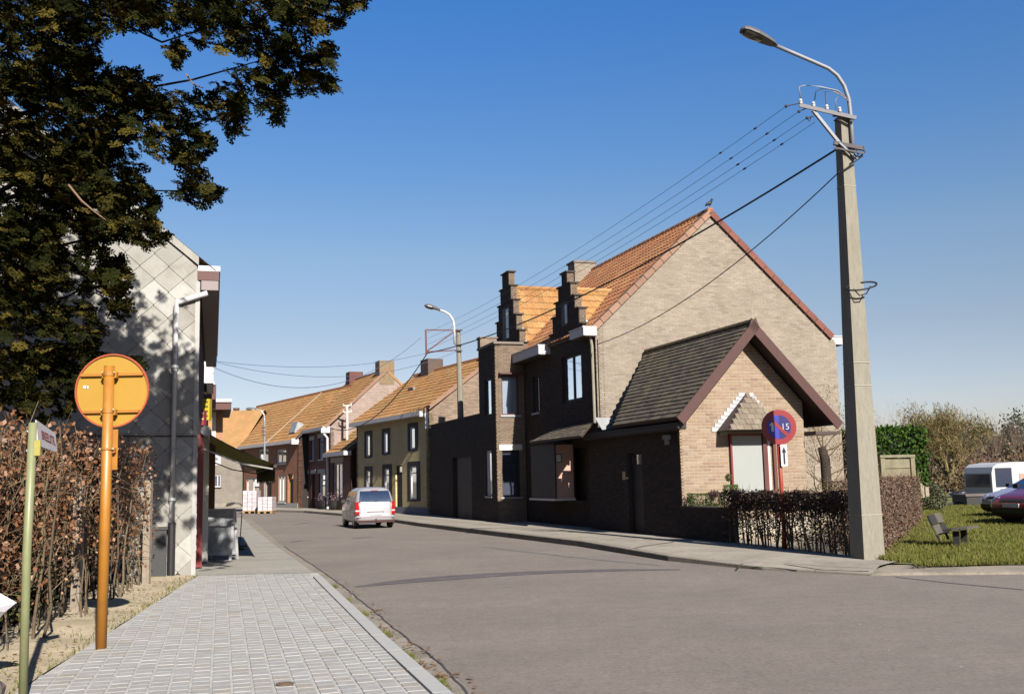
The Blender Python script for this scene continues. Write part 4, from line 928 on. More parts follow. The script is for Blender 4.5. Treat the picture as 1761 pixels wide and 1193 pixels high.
# pale flat block with a chimney pot, far off
p=atd(402,790,88); pb_=thing('pale_block','small pale flat topped building with a chimney pot behind the beige house','building',(p[0],p[1],0))
b=MB(); b.box(p[0]-4,p[0],p[1],p[1]+6,0,atd(400,716,88)[2]); part('wall',b,mat('pale_render',(.42,.38,.31),rough=.9,var=.1),pb_)
b=MB(); zt=atd(400,716,88)[2]; b.box(p[0]-4.1,p[0]+.1,p[1]-.1,p[1]+6.1,zt,zt+.12); part('coping',b,CREAM,pb_)
b=MB(); b.tube([(p[0]-.1,p[1]+1,zt),(p[0]-.1,p[1]+1,zt+.6)],.2,8); b.tube([(p[0]-.1,p[1]+1,zt+.6),(p[0]-.1,p[1]+1,zt+.8)],.28,8); part('chimney_pot',b,RBK,pb_)
# ================= left: clad house =================
CP=gnd(333,990,.02); cd_,cn_=dirs(16.3)
CG=Wall((CP[0],CP[1],0),cn_,-cd_); CF=Wall((CP[0],CP[1],0),cd_,cn_)
clad=thing('clad_house','house end covered in pale grey diamond tiles behind the conifer','house',(CP[0],CP[1],0))
CLM=mat('weathered_clad_tile',(.4,.4,.4),rough=.85,var=.14,scale=2.5,bump=.3,bscale=70,cols=[(.32,.305,.27),(.37,.35,.315),(.285,.27,.24),(.45,.435,.40),(.34,.32,.285),(.30,.285,.25)],dirt=.6,dcol=(.22,.20,.17),dscale=3.)
CLB=mat('clad_backing',(.07,.06,.05),rough=.95,var=.2)
cr=(6.05-5.56)/.59; AP=4.4
prism('gable_wall',CG,[(0,0),(0,5.6),(-AP,5.6+AP*cr),(-2*AP,5.6),(-2*AP,0)],-.3,0,CLB,clad)
wall('street_wall',CF,0.02,13,0,5.2,[],DB,clad)
# diamonds
dw,dh=.50,.475; cnt=[]
for r in range(0,60):
    zc=.10+r*dh/2
    for c in range(0,22):
        a=-.02-c*dw-(r%2)*dw/2
        # diamond centred at (a, zc): clip against corner (a<=0) and roof line
        ztop=5.60-a*cr if a>-AP else 5.6+(2*AP+a)*cr
        if zc-dh/2>ztop-.05 or a-dw/2<-2*AP or a>.25: continue
        cnt.append((a,zc))
def clip(poly,fn):
    out=[]
    for i in range(len(poly)):
        p,q=poly[i],poly[(i+1)%len(poly)]; fp,fq=fn(p),fn(q)
        if fp>=0: out.append(p)
        if (fp>=0)!=(fq>=0):
            t=fp/(fp-fq); out.append((p[0]+(q[0]-p[0])*t,p[1]+(q[1]-p[1])*t))
    return out
g_=.009; mbj=MB(); nfull=0; dme=[]
def dia_mesh(poly,P):
    b=MB(); zc=sum(p[1] for p in poly)/len(poly); 
    off=lambda p:.016-.024*(p[1])/dh     # lower tip stands proud
    f=[P(p[0],off(p)+.004,p[1]) for p in poly]; bk=[P(p[0],-.012,p[1]) for p in poly]; n=len(poly)
    b.poly(f)
    for i in range(n): b.quad(f[i],bk[i],bk[(i+1)%n],f[(i+1)%n])
    return b
sh=[(0,-dh/2+g_),(dw/2-g_,-.012),(dw/2-g_,.012),(0,dh/2-g_),(-dw/2+g_,.012),(-dw/2+g_,-.012)]
bmm=dia_mesh(sh,lambda a,o,z:(a,-o,z)); dme=mesh('diamond_tile',bmm); dme.materials.append(CLM)
cnt.sort(key=lambda t:(0 if -4.2<t[0] else 1,-t[1] if False else abs(t[0])))
for (a,zc) in cnt:
    ok=all((a+p[0])<=-.0 for p in sh) and all(zc+p[1]<(5.58-(a+p[0])*cr if a>-AP else 5.58+(2*AP+a+p[0])*cr) and zc+p[1]>.02 for p in sh)
    if ok and nfull<300:
        nfull+=1; tl=random.uniform(-.004,.004); inst('diamond_tile',dme,m4(CG.P(a,random.uniform(0,.004),zc)-CP*np.array([1,1,0]),cn_+cd_*tl,cd_-cn_*tl,(0,0,1)),clad)
    else:
        pl=[(a+p[0],zc+p[1]) for p in sh]; pl=clip(pl,lambda p:-p[0]); 
        if pl: pl=clip(pl,lambda p:p[1]-.02)
        if pl: pl=clip(pl,lambda p:(5.56-p[0]*cr)-p[1])
        if pl: pl=clip(pl,lambda p:(5.56+(2*AP+p[0])*cr)-p[1])
        if pl and len(pl)>2:
            t=random.random(); f=[CG.P(p[0],.016-.024*(p[1]-zc)/dh+.004,p[1]) for p in pl]; bk=[CG.P(p[0],-.012,p[1]) for p in pl]
            mbj.poly(f,t)
            for i in range(len(pl)): mbj.quad(f[i],bk[i],bk[(i+1)%len(pl)],f[(i+1)%len(pl)],t)
part('diamond_tile',mbj,CLM,clad,kind='stuff')
# verge cover strips
k=0.
vl=math.hypot(AP,AP*cr)
while k<vl-.1:
    l=min(.62,vl-k)-.01; f0,f1=k/vl,(k+l)/vl; b=MB(); A=lambda f,dz:(-AP*f,5.62+AP*cr*f+dz)
    p=[A(f0,-.02),A(f1,-.02),A(f1,.15),A(f0,.15)]
    b.hexa([CG.P(a,.02,z) for a,z in p]+[CG.P(a,.05,z) for a,z in p]); part('verge_strip',b,CLM,clad); k+=.62
b=MB(); b.poly([CG.P(.3,.06,5.52),CG.P(-AP,.06,5.75+AP*cr),CG.P(-AP,-13,5.75+AP*cr),CG.P(.3,-13,5.52)]); b.poly([CG.P(-AP,.06,5.75+AP*cr),CG.P(-2*AP-.3,.06,5.45),CG.P(-2*AP-.3,-13,5.45),CG.P(-AP,-13,5.75+AP*cr)])
part('roof',b,TILE,clad)
b=MB(); b.wbox(CG,-.02,.36,-12.9,.03,5.33,5.50); e_=part('eaves_box',b,MAROON,clad); b=MB(); b.wbox(CG,-.01,.38,-13,.035,5.502,5.60); part('gutter',b,WHITE,clad)
b=MB(); b.wbox(CG,.05,.35,-12.8,.02,5.15,5.325); part('soffit',b,mat('lilac_board',(.30,.24,.24),rough=.7),clad)
b=MB(); b.wbox(CG,.14,.355,-12.7,-.02,4.3,5.145); part('fascia_board',b,mat('dark_board',(.05,.035,.03),rough=.7,stretch=(1,1,8)),clad) if False else None
b=MB(); b.wbox(CG,-.05,.03,-.03,.035,.02,5.3); part('corner_strip',b,mat('corner_white',(.40,.38,.36),rough=.6,var=.15,scale=3,dirt=.3,dcol=(.35,.32,.28)),clad)
dpc=MB(); dpc.tube([CG.P(.16,.09,5.08),CG.P(.05,.09,5.04),CG.P(-.36,.09,4.90),CG.P(-.38,.09,4.8),CG.P(-.38,.09,.95)],.052,10); part('downpipe',dpc,WHITE,clad,smooth=True)
dpc=MB(); dpc.tube([CG.P(-.38,.09,.97),CG.P(-.38,.09,.02)],.066,10); part('downpipe_foot',dpc,mat('black_iron',(.02,.018,.02),rough=.6),clad)
for z in (3.7,2.2,1.35):
    b=MB(); b.tube([CG.P(-.38,.09,z),CG.P(-.38,.09,z+.05)],.064,10); part('pipe_clip',b,ZINC,clad)
b=MB(); b.wbox(CG,-.78,-.46,.01,.22,.02,.85); b.wbox(CG,-.8,-.44,.0,.24,.85,.9); part('meter_cabinet',b,mat('dark_cabinet',(.05,.05,.05),rough=.7),clad)
b=MB(); b.tube([CG.P(-3.,.05,2.55),CG.P(-1.5,.06,2.5),CG.P(-.0,.05,2.48)],.012,6); part('cable',b,DKWOOD,clad)
# shop front strip just round the corner
b=MB(); 
for k in range(16):
    b=MB(); b.wbox(CF,.35+k*.02,.55,.003,.03,.3+k*.14,.3+k*.14+.09); part('tile_strip',b,CREAM if k%2 else mat('red_tile',(.30,.06,.04),rough=.5),clad)
b=MB(); b.wbox(CF,3.,3.1,.003,.22,.05,2.6); part('shop_frame',b,CREAM,clad); b=MB(); b.wbox(CF,1.6,1.7,.003,.12,.05,2.6); part('shop_frame',b,RED,clad)
b=MB(); b.wbox(CF,6.,6.06,.003,.35,.05,2.7); part('shop_frame',b,mat('brown_frame',(.20,.10,.06)),clad)
# awning
aw=thing('awning','dark green striped folding awning over the shop front','awning',CF.P(1.5,0,2.6))
AWM=leafmat('awning_green',[(.014,.017,.006),(.018,.020,.007)],rough=.85,trans=.12); AWY=leafmat('awning_yellow',[(.20,.17,.03),(.22,.18,.03)],rough=.85,trans=.3)
def awp(u,t):
    u=u-.0  # t 0 wall .. 1 front
    o=.12+t*1.36; z=2.66-.64*t-.16*math.sin(math.pi*t)*.35-.03*t*t; return CF.P(u,o,z)
U0,U1=1.55,10.5; nstr=48
b=MB()
for i in range(nstr):
    u=U0+(U1-U0)*i/nstr; v=U0+(U1-U0)*(i+1)/nstr; y=MB(); m=y if i%4==1 else b
    for k in range(8): m.quad(awp(u,k/8),awp(v,k/8),awp(v,(k+1)/8),awp(u,(k+1)/8))
    p,q=awp(u,1),awp(v,1); dz=.36+.03*math.sin(i*1.7); m.quad(p,q,q-np.array([0,0,dz]),p-np.array([0,0,dz]))
    if i%4==1: part('stripe',y,AWY,aw)
part('canopy_cloth',b,AWM,aw)
b=MB(); b.tube([CF.P(U0-.05,.16,2.66),CF.P(U1+.05,.16,2.66)],.10,10); part('roller',b,mat('grey_roller',(.35,.34,.33),rough=.5),aw)
b=MB(); b.tube([awp(U0,1)-np.array([0,0,.04]),awp(U1,1)-np.array([0,0,.04])],.035,8); part('front_rail',b,DKWOOD,aw)
for u in (U0+.1,U1-.3):
    b=MB(); b.bar(CF.P(u,.1,2.32),CF.P(u,.80,2.02),.025,.03); b.bar(CF.P(u,.80,2.02),awp(u,1)-np.array([0,0,.10]),.025,.03); part('arm',b,mat('arm_grey',(.30,.28,.26)),aw)
# hanging shop signs
s1=atd(352,722,26.); sg=thing('shop_sign','yellow projecting shop sign with a red emblem above the awning','shop sign',(s1[0],s1[1],s1[2]))
b=MB(); p,q=atd(350,686,26.),atd(361,722,26.); b.box(p[0],q[0],25.95,26.15,q[2],p[2]); part('sign_box',b,mat('yellow_sign',(.50,.40,.03),rough=.4),sg)
b=MB(); p,q=atd(342,706,25.2),atd(353,731,25.2); b.box(p[0],q[0],25.1,25.3,q[2],p[2]); part('sign_box',b,mat('red_sign',(.30,.04,.06),rough=.4),sg,label='red sign box with pale marks')
for k in range(5):
    b=MB(); z=q[2]+.06+k*.07; x=p[0]+.02+(k%2)*.07; b.box(x,x+.06,25.085,25.099,z,z+.04); part('sign_mark',b,mat('sign_pale',(.65,.6,.25)),sg)
for k in range(4):
    b=MB(); pp=atd(354,692+k*8,26.); b.box(pp[0]-.02,pp[0]+.07,25.935,25.949,pp[2],pp[2]+.03); part('sign_mark',b,mat('sign_dark',(.12,.08,.02)),sg)
b=MB(); b.bar((sg.location[0]-.1,25.,s1[2]+.5),(sg.location[0]-.35,25.2,s1[2]+.5),.03); part('bracket',b,STEEL,sg)
# houses further along the left side
def fbox(x0,y0,x1,y1,D,depth):
    p,q=atd(x0,y0,D),atd(x1,y1,D); b=MB(); W=Wall((p[0],p[1],0),cn_,-cd_); c=float((q-p)@cn_)
    b.wbox(W,0,c,-depth,0,q[2],p[2]); return b
nb=thing('left_row_house','white fronted house just past the diamond clad one, only its edge in view','house',(CP[0]-4.2,33,0))
part('fascia',fbox(351,622,367,658,32.2,4),WHITE,nb); part('eaves_box',fbox(350,661,371.5,686,36.5,5),mat('brown_eaves',(.12,.05,.04),rough=.7,var=.2,stretch=(1,1,6)),nb)
part('gutter',fbox(350,656.5,369,660.5,36.4,5),WHITE,nb); part('wall',fbox(330,660,352,872,32.5,12),DB,nb)
nb=thing('orange_left_house','orange brick house with wide dark eaves farther down the left side','house',(CP[0]-7.5,46,0))
part('wall',fbox(366,706,383,757,47,6),mat('soft_orange_brick',(.42,.22,.12),rough=.9,var=.15,scale=2),nb); part('eaves_box',fbox(360,690,398,703,45.5,6),mat('brown_eaves',(.12,.05,.04)),nb)
part('gutter',fbox(356,685.5,399,690,45.4,6),WHITE,nb); part('pilaster',fbox(365,704,371,757,46.9,.2),CREAM,nb); part('wall',fbox(340,757,357,868,46,8),mat('soft_orange_brick',(.42,.22,.12)),nb)
# ================= foliage helpers =================
def leafcloud(name,P,size,m,parent,orient=None,aspect=.55,kind='stuff',fold=True):
    n=len(P); P=np.asarray(P,float); sz=(size if hasattr(size,'__len__') else np.full(n,size))*RNG.uniform(.65,1.3,n)
    d=RNG.normal(0,1,(n,3)); 
    if orient is not None: d=d*.75+np.asarray(orient)
    d/=np.linalg.norm(d,axis=1)[:,None]; e=np.cross(d,RNG.normal(0,1,(n,3))); e/=np.linalg.norm(e,axis=1)[:,None]
    a=d*sz[:,None]; b=e*sz[:,None]*aspect*.5
    V=np.empty((n,4,3)); V[:,0]=P; V[:,1]=P+a*.5+b; V[:,2]=P+a; V[:,3]=P+a*.5-b
    nn=np.cross(d,e)*sz[:,None]*.18; V[:,1]+=nn; V[:,3]+=nn*.6
    return partnp(name,V.reshape(-1,3),np.arange(n*4).reshape(-1,4),m,parent,tint=RNG.random(n),kind=kind)
def twig(mb,p,d,l,r,n,depth,spread=.5,upw=.1,seg=3,tips=None):
    p=np.array(p,float); d=np.array(d,float); d/=np.linalg.norm(d); pts=[p.copy()]; rad=[r]
    for i in range(seg):
        d=d+RNG.normal(0,.10,3)+np.array([0,0,upw*.3]); d/=np.linalg.norm(d); p=p+d*l/seg; pts.append(p.copy()); rad.append(r*(1-.55*(i+1)/seg))
    mb.tube(pts,rad,6 if r>.05 else (4 if r>.02 else 3),random.random(),cap=False)
    if tips is not None and depth<=1: tips.append(pts[-1])
    if depth<=0: return
    for k in range(n):
        f=.35+.65*(k+1)/n if n>1 else 1; i=min(seg,max(1,int(round(f*seg)))); q=pts[i]; dd=d+RNG.normal(0,spread,3)+np.array([0,0,upw]); twig(mb,q,dd,l*RNG.uniform(.55,.8),rad[i]*.62,n,depth-1,spread,upw,seg,tips)
def inframe(x,y): return -40<x<1800 and -40<y<1230
BARK=mat('bark',(.13,.10,.075),rough=.95,var=.3,scale=6,bump=.8,bscale=20)
TWIG=mat('thin_twig',(.2,.15,.1),rough=.9,var=.2,scale=5,bump=0,cols=[(.16,.10,.06),(.24,.16,.09),(.12,.08,.05),(.20,.14,.08)])
# ================= conifer, upper left =================
TX,TY=-8.6,13.6
con=thing('conifer_tree','large dark conifer with drooping golden tipped branches filling the upper left','tree',(TX,TY,0))
b=MB(); b.tube([(TX,TY,-.1),(TX+.05,TY,3),(TX-.05,TY+.1,7),(TX,TY,11),(TX,TY,14.5)],[.36,.3,.22,.12,.03],10); part('trunk',b,BARK,con,smooth=True)
blobs=[(60,60,120,110,13),(160,15,130,45,12.6),(300,10,120,38,12.3),(420,35,120,55,12.),(530,18,60,36,11.8),(605,3,22,10,11.7),(478,100,72,46,12.2),(537,142,38,18,12),(430,150,64,38,12.3),(397,196,22,34,12.4),(470,186,9,26,12.2),(315,182,70,34,12.7),(215,150,60,34,13.2),(190,185,90,50,13.2),
 (300,245,62,34,12.8),(338,328,40,18,12.8),(322,295,20,34,12.8),(100,200,120,120,13.4),(60,330,110,110,13.6),(160,300,80,70,13.3),(222,355,52,42,13.1),(248,398,34,24,13),(100,440,100,60,13.6),(40,560,62,90,13.6),(190,470,26,40,13.3),(60,660,80,60,13.8),(120,560,50,50,13.7),(200,520,16,30,13.2),(150,640,16,20,13.4),(210,625,40,18,13.2),(30,440,70,90,14.2),(560,90,16,20,12),(300,90,14,24,12.6),(110,620,70,30,13.9),(160,400,55,30,13.3)]
gaps=[(205,82,46,34),(255,118,24,16),(268,302,22,26),(345,120,34,30),(300,118,26,12),(405,128,16,8),(440,112,10,8),(505,65,12,10),(255,212,12,10),(265,150,16,12),(160,195,14,10),(375,95,8,10),(120,405,26,20),(195,420,16,10),(150,455,18,10),(130,545,8,14),(85,580,22,12),(60,25,10,8),(180,30,10,6)]
limb=[];SP=[];SPD=[]
def spray_pts(x,y,D,n,spread):
    pass
for (cx,cy,rx,ry,D) in blobs:
    n=int(rx*ry*math.pi/(56 if cx<280 else 74))+12
    if rx*ry>3000: n=int(n*.85)
    for _ in range(n):
        r=math.sqrt(RNG.random()); t=RNG.random()*2*math.pi; x=cx+rx*r*math.cos(t); y=cy+ry*r*math.sin(t)
        if any(((x-g[0])/g[2])**2+((y-g[1])/g[3])**2<RNG.uniform(.7,1.15) for g in gaps): continue
        SP.append(atd(x,y,D+RNG.normal(0,.45)))
    limb.append(atd(cx-rx*.2,cy,D+.1))
for _ in range(3000):   # crown above and to the left of the frame
    h=RNG.uniform(2.6,14.5); R_=(15-h)/12*5.2*(.35+.65*min(1,h/6)); t=RNG.random()*2*math.pi; r=R_*RNG.random()**.4
    q=np.array([TX+r*math.cos(t),TY+r*math.sin(t)*.8,h])
    v=q-EYEP; z=v@fw
    if z<2: continue
    px,py=CXP+FPX*(v@rt)/z,CYP-FPX*(v@up)/z
    if px>-10 and py>-30 and not(px<150 and py<480 and q[1]>12.5): continue
    if px>560: continue
    SP.append(q)
SP=np.array(SP); out=SP-np.array([TX,TY,0]); out[:,2]=0; out/=np.linalg.norm(out,axis=1)[:,None]+1e-6
TMP=[];TD=[]
for fi,fa in enumerate((-70,-42,-18,0,18,42,70)):
    ln=(.55,.8,.95,1.,.95,.8,.55)[fi]
    for k in range(1,6):
        t=k/5*ln; c,s_=math.cos(math.radians(fa)),math.sin(math.radians(fa))
        for sd_ in (-1,1): TMP.append((t*c-.08,t*s_)); a2=math.radians(fa+sd_*32); TD.append((math.cos(a2),math.sin(a2)))
TMP=np.array(TMP);TD=np.array(TD);K=len(TMP);n=len(SP)
f=out*.8+RNG.normal(0,.45,(n,3))+np.array([0,0,-.5]); f/=np.linalg.norm(f,axis=1)[:,None]
l_=np.cross(f,np.array([0,0,1.])+RNG.normal(0,.35,(n,3))); l_/=np.linalg.norm(l_,axis=1)[:,None]; u_=np.cross(l_,f)
sc=RNG.uniform(.085,.165,n)
P=SP[:,None,:]+(f[:,None,:]*TMP[None,:,0:1]+l_[:,None,:]*TMP[None,:,1:2])*sc[:,None,None]-u_[:,None,:]*(np.abs(TMP[:,1])**2*.35)[None,:,None]*sc[:,None,None]+RNG.normal(0,.006,(n,K,3))
dv=(f[:,None,:]*TD[None,:,0:1]+l_[:,None,:]*TD[None,:,1:2])+RNG.normal(0,.18,(n,K,3)); dv/=np.linalg.norm(dv,axis=2)[:,:,None]
wv=np.cross(dv,u_[:,None,:]+RNG.normal(0,.3,(n,K,3))); wv/=np.linalg.norm(wv,axis=2)[:,:,None]
sz=(sc[:,None]*RNG.uniform(.24,.38,(n,K)))[:,:,None]
V=np.empty((n,K,4,3)); V[:,:,0]=P; V[:,:,1]=P+dv*sz*.55+wv*sz*.34; V[:,:,2]=P+dv*sz; V[:,:,3]=P+dv*sz*.55-wv*sz*.34
tint=np.clip(np.repeat(RNG.random(n)[:,None],K,1)*.86+RNG.random((n,K))*.12,0,.99)
CONL=leafmat('conifer_leaf',[(.008,.011,.003),(.013,.016,.004),(.024,.026,.006),(.010,.013,.003),(.04,.036,.008),(.070,.056,.011),(.095,.072,.014),(.11,.082,.02)],rough=.9,trans=.05,spec=.03)
partnp('crown',V.reshape(-1,3),np.arange(n*K*4).reshape(-1,4),CONL,con,tint=tint.ravel())
for L_ in limb[::3]:
    b=MB(); s=np.array([TX,TY,max(1.2,L_[2]-.6+RNG.normal(0,.9))]); m_=s*.5+L_*.5+np.array([RNG.normal(0,.2),.35+RNG.normal(0,.3),.25+RNG.normal(0,.35)]); m2=s*.2+L_*.8+np.array([0,.25,.12+RNG.normal(0,.1)]); b.tube([s,m_,m2,L_],[.05,.028,.014,.006],5,cap=False); part('branch',b,mat('dark_branch',(.03,.022,.016),rough=.95,var=.3,bump=0),con,smooth=True)
b=MB(); b.tube([atd(118,318,12.2),atd(140,345,12.2),atd(160,362,12.2),atd(184,380,12.2)],[.014,.013,.011,.006],6); part('branch',b,mat('bare_pale_branch',(.22,.13,.08)),con,label='bare pale twig showing in front of the foliage')
b=MB(); b.tube([atd(320,128,12.2),atd(332,145,12.2),atd(350,152,12.2)],[.012,.010,.006],6); part('branch',b,MATS['bare_pale_branch'],con)
# ================= left beech hedge =================
h0=np.array([-3.75,3.5]); h1=np.array([-6.05,17.3]); hd=h1-h0; hl_=np.linalg.norm(hd); hd/=hl_; hn_=np.array([-hd[1],hd[0]])
hed=thing('beech_hedge','tall brown leaved beech hedge with bare lower stems beside the pale paving','hedge',(h0[0],h0[1],0))
def hp_(s,w,z): q=h0+hd*s+hn_*w; return np.array([q[0],q[1],z])
hs1=MB()
for k in range(150):
    s=RNG.uniform(3.5,hl_-.3); w0=RNG.random()**1.2*1.1; x=hp_(s,w0,-.02); top=RNG.uniform(1.6,2.3); pts=[x]; 
    lean=RNG.normal(0,.10,2)
    for i in range(1,7):
        f=i/6; pts.append(x+np.array([lean[0]*f*1.2+RNG.normal(0,.025),lean[1]*f*1.2+RNG.normal(0,.025),top*f]))
    r=RNG.uniform(.009,.022); hs1.tube(pts,[r*(1-.7*i/6) for i in range(7)],5,RNG.random(),cap=False)
STEMM=mat('hedge_stem',(.2,.15,.1),rough=.9,var=.25,scale=8,bump=.3,bscale=60,cols=[(.15,.105,.06),(.21,.155,.095),(.10,.07,.045),(.17,.14,.07)])
part('stems',hs1,STEMM,hed,kind='stuff',smooth=True)
hs2=MB()
for k in range(1500):
    s=RNG.uniform(3.2,hl_); w0=RNG.random()**1.3*1.3; z=RNG.uniform(.35,2.1); p=hp_(s,w0,z); d=RNG.normal(0,.6,3)+np.array([0,0,.7]); d/=np.linalg.norm(d); l=RNG.uniform(.2,.6)
    hs2.tube([p,p+d*l*.5+RNG.normal(0,.03,3),p+d*l+RNG.normal(0,.06,3)],[.005,.004,.002],3,RNG.random(),cap=False)
part('twigs',hs2,TWIG,hed,kind='stuff')
HL=[]
while len(HL)<15000:
    s=RNG.uniform(2.,hl_+.1); w0=RNG.random()**1.2*1.35-.06; z=RNG.uniform(.3,2.28+.10*math.sin(s*2.3))
    dens=(.06 if z<.55 else .35 if z<.85 else .9)*(.35+.65*(math.sin(s*3.1+z*2.)*math.sin(z*4.2+s*1.3+w0*3)>-.25))
    if RNG.random()<dens: HL.append(hp_(s,w0,z))
BEECH=leafmat('beech_leaf',[(.24,.095,.035),(.36,.16,.065),(.13,.05,.022),(.46,.24,.12),(.28,.11,.04),(.09,.04,.02)],rough=.55,trans=.2,spec=.4)
leafcloud('leaves',HL,.058,BEECH,hed,aspect=.7)
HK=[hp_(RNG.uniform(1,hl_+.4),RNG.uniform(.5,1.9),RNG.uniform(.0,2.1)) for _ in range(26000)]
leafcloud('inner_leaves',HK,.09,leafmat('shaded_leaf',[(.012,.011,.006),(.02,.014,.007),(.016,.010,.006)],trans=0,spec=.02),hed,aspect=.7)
GK=[hp_(RNG.uniform(3,9),RNG.random()*.8+.15,.25+RNG.random()**1.5*.5) for _ in range(1100)]
leafcloud('ivy_leaves',GK,.05,leafmat('ivy_leaf',[(.14,.15,.03),(.10,.12,.025),(.20,.19,.05)],trans=.25),hed,aspect=.8)
for (px,py,bt) in ((128,822,1060),(250,826,1010)):
    g=gnd(px,bt); 
    tp=atd(px,py,g[1]); b=MB(); b.box(g[0]-.06,g[0]+.05,g[1],g[1]+.1,0,tp[2]); part('post',b,mat('weathered_post',(.36,.29,.22),rough=.9,var=.3,scale=9,bump=.4),hed)
# leaves dropped along the verge and gutter
lt=[]
for (x,y,n,s) in ((652,1080,10,.05),(668,1098,9,.06),(728,1143,9,.05),(745,1152,8,.05),(757,1168,16,.07),(640,1066,4,.05),(700,1118,5,.05)):
    g=gnd(x,y); lt+=[(g[0]+RNG.normal(0,s),g[1]+RNG.normal(0,s*1.6),.02) for _ in range(n)]
for _ in range(160): y=RNG.uniform(7.5,18); lt.append((PI0(y)-.1-RNG.random()*.8,y,.05))
for _ in range(60): y=RNG.uniform(7.5,18); lt.append((PE0(y)+.12+RNG.random()*.2,y,.018))
lo=leafcloud('fallen_leaves',lt,.045,BEECH,None,orient=np.tile([0,0,.0],(len(lt),1)),aspect=.7) if False else None
V=np.array(lt); o=bpy.data.objects.new('x',None)
def flatleaves(name,pts,size,m,label,cat=None):
    n=len(pts); P=np.array(pts); t=RNG.random(n)*2*math.pi; a=np.stack([np.cos(t),np.sin(t),RNG.normal(0,.25,n)],1)*size; c=np.stack([-np.sin(t),np.cos(t),RNG.normal(0,.3,n)],1)*size*.4
    V=np.empty((n,4,3)); V[:,0]=P-a*.5; V[:,1]=P+c; V[:,2]=P+a*.5; V[:,3]=P-c; V[:,:,2]=np.abs(V[:,:,2]-P[:,None,2])+P[:,None,2]
    o=link(name,meshnp(name,V.reshape(-1,3),np.arange(n*4).reshape(-1,4),RNG.random(n)),m); o['kind']='stuff'; return o
bpy.data.objects.remove(o)
flatleaves('fallen_leaves',lt,.055,leafmat('dry_leaf',[(.30,.15,.05),(.22,.11,.04),(.38,.2,.07)],trans=0),'')
# ================= signs on the left =================
def text_mb(s,size,M,ext=.002):
    cu=bpy.data.curves.new('lettering','FONT'); cu.body=s; cu.size=size; cu.extrude=ext; cu.align_x='CENTER'; cu.align_y='CENTER'
    o=bpy.data.objects.new('lettering',cu); COL.objects.link(o); dg=bpy.context.evaluated_depsgraph_get(); me=bpy.data.meshes.new_from_object(o.evaluated_get(dg)); bpy.data.objects.remove(o)
    b=MB(); b.v=[tuple(M@v.co) for v in me.vertices]; b.f=[tuple(p.vertices) for p in me.polygons]; b.t=[0.]*len(b.f); return b
ORP=mat('ochre_paint',(.42,.17,.016),rough=.45,var=.1,scale=6,bump=.05,spec=.5,dirt=.5,dcol=(.27,.11,.02),dscale=5); ORF=mat('ochre_back',(.42,.235,.028),rough=.55,var=.08,scale=5,bump=.04,dirt=.2,dcol=(.33,.18,.025),dscale=5)
ORR=mat('rust_red_rim',(.42,.09,.035),rough=.5,var=.15)
px,py=-4.135,10.43
sg=thing('round_sign','back of a round ochre road sign on a thick orange post','road sign',(px,py,0))
b=MB(); b.tube([(px-.005,py,0),(px,py,2.83)],.052,16); b.tube([(px,py,2.83),(px,py,2.836)],[.054,.05],16); part('post',b,ORP,sg,smooth=True)
cy=py+.09; cz=2.59; cx=px+.003
b=MB(); b.disc((cx,cy,cz),(0,1,0),.373,48,.006); ds=part('disc',b,ORF,sg)
b=MB(); n=48
for k in range(n):
    t0,t1=2*math.pi*k/n,2*math.pi*(k+1)/n; r0,r1=.366,.382
    c=lambda r,t,y:(cx+r*math.cos(t),y,cz+r*math.sin(t))
    b.hexa([c(r0,t0,cy-.02),c(r1,t0,cy-.02),c(r1,t0,cy+.012),c(r0,t0,cy+.012),c(r0,t1,cy-.02),c(r1,t1,cy-.02),c(r1,t1,cy+.012),c(r0,t1,cy+.012)])
part('rim',b,ORR,ds)
for z in (cz+.165,cz-.215):
    hw=math.sqrt(.36**2-(z-cz)**2); b=MB(); b.box(cx-hw,cx+hw,cy-.035,cy-.004,z-.014,z+.014); part('rail',b,ORP,ds)
    b=MB(); b.tube([(px,py,z-.02),(px,py,z+.02)],.058,16); b.box(px-.075,px-.05,py,cy-.03,z-.04,z+.018); b.box(px+.05,px+.075,py,cy-.03,z-.04,z+.018); part('clamp',b,ORP,ds)
    for s in (-1,1): bb=MB(); ball(bb,(px+s*.062,py-.03,z+.012),.011,8,5); part('bolt',bb,mat('pale_bolt',(.55,.38,.2),rough=.4),ds)
st=MB(); st.box(cx-.30,cx-.262,cy-.008,cy-.0035,cz+.03,cz+.06); st.box(cx-.268,cx-.244,cy-.008,cy-.0035,cz+.026,cz+.055); part('sticker',st,WHITE,ds)
b=MB(); b.box(px-.045,px+.085,cy-.035,cy-.025,1.78,2.19); sub=part('lower_plate',b,ORP,sg)
b=MB(); b.tube([(px,py,1.98),(px,py,2.0)],.060,16); b.box(px+.05,px+.075,py,cy-.03,1.95,2.0); part('clamp',b,ORP,sub)
for s in (-1,1): bb=MB(); ball(bb,(px+s*.066,py-.02,1.99),.013,8,5); part('bolt',bb,MATS['pale_bolt'],sub)
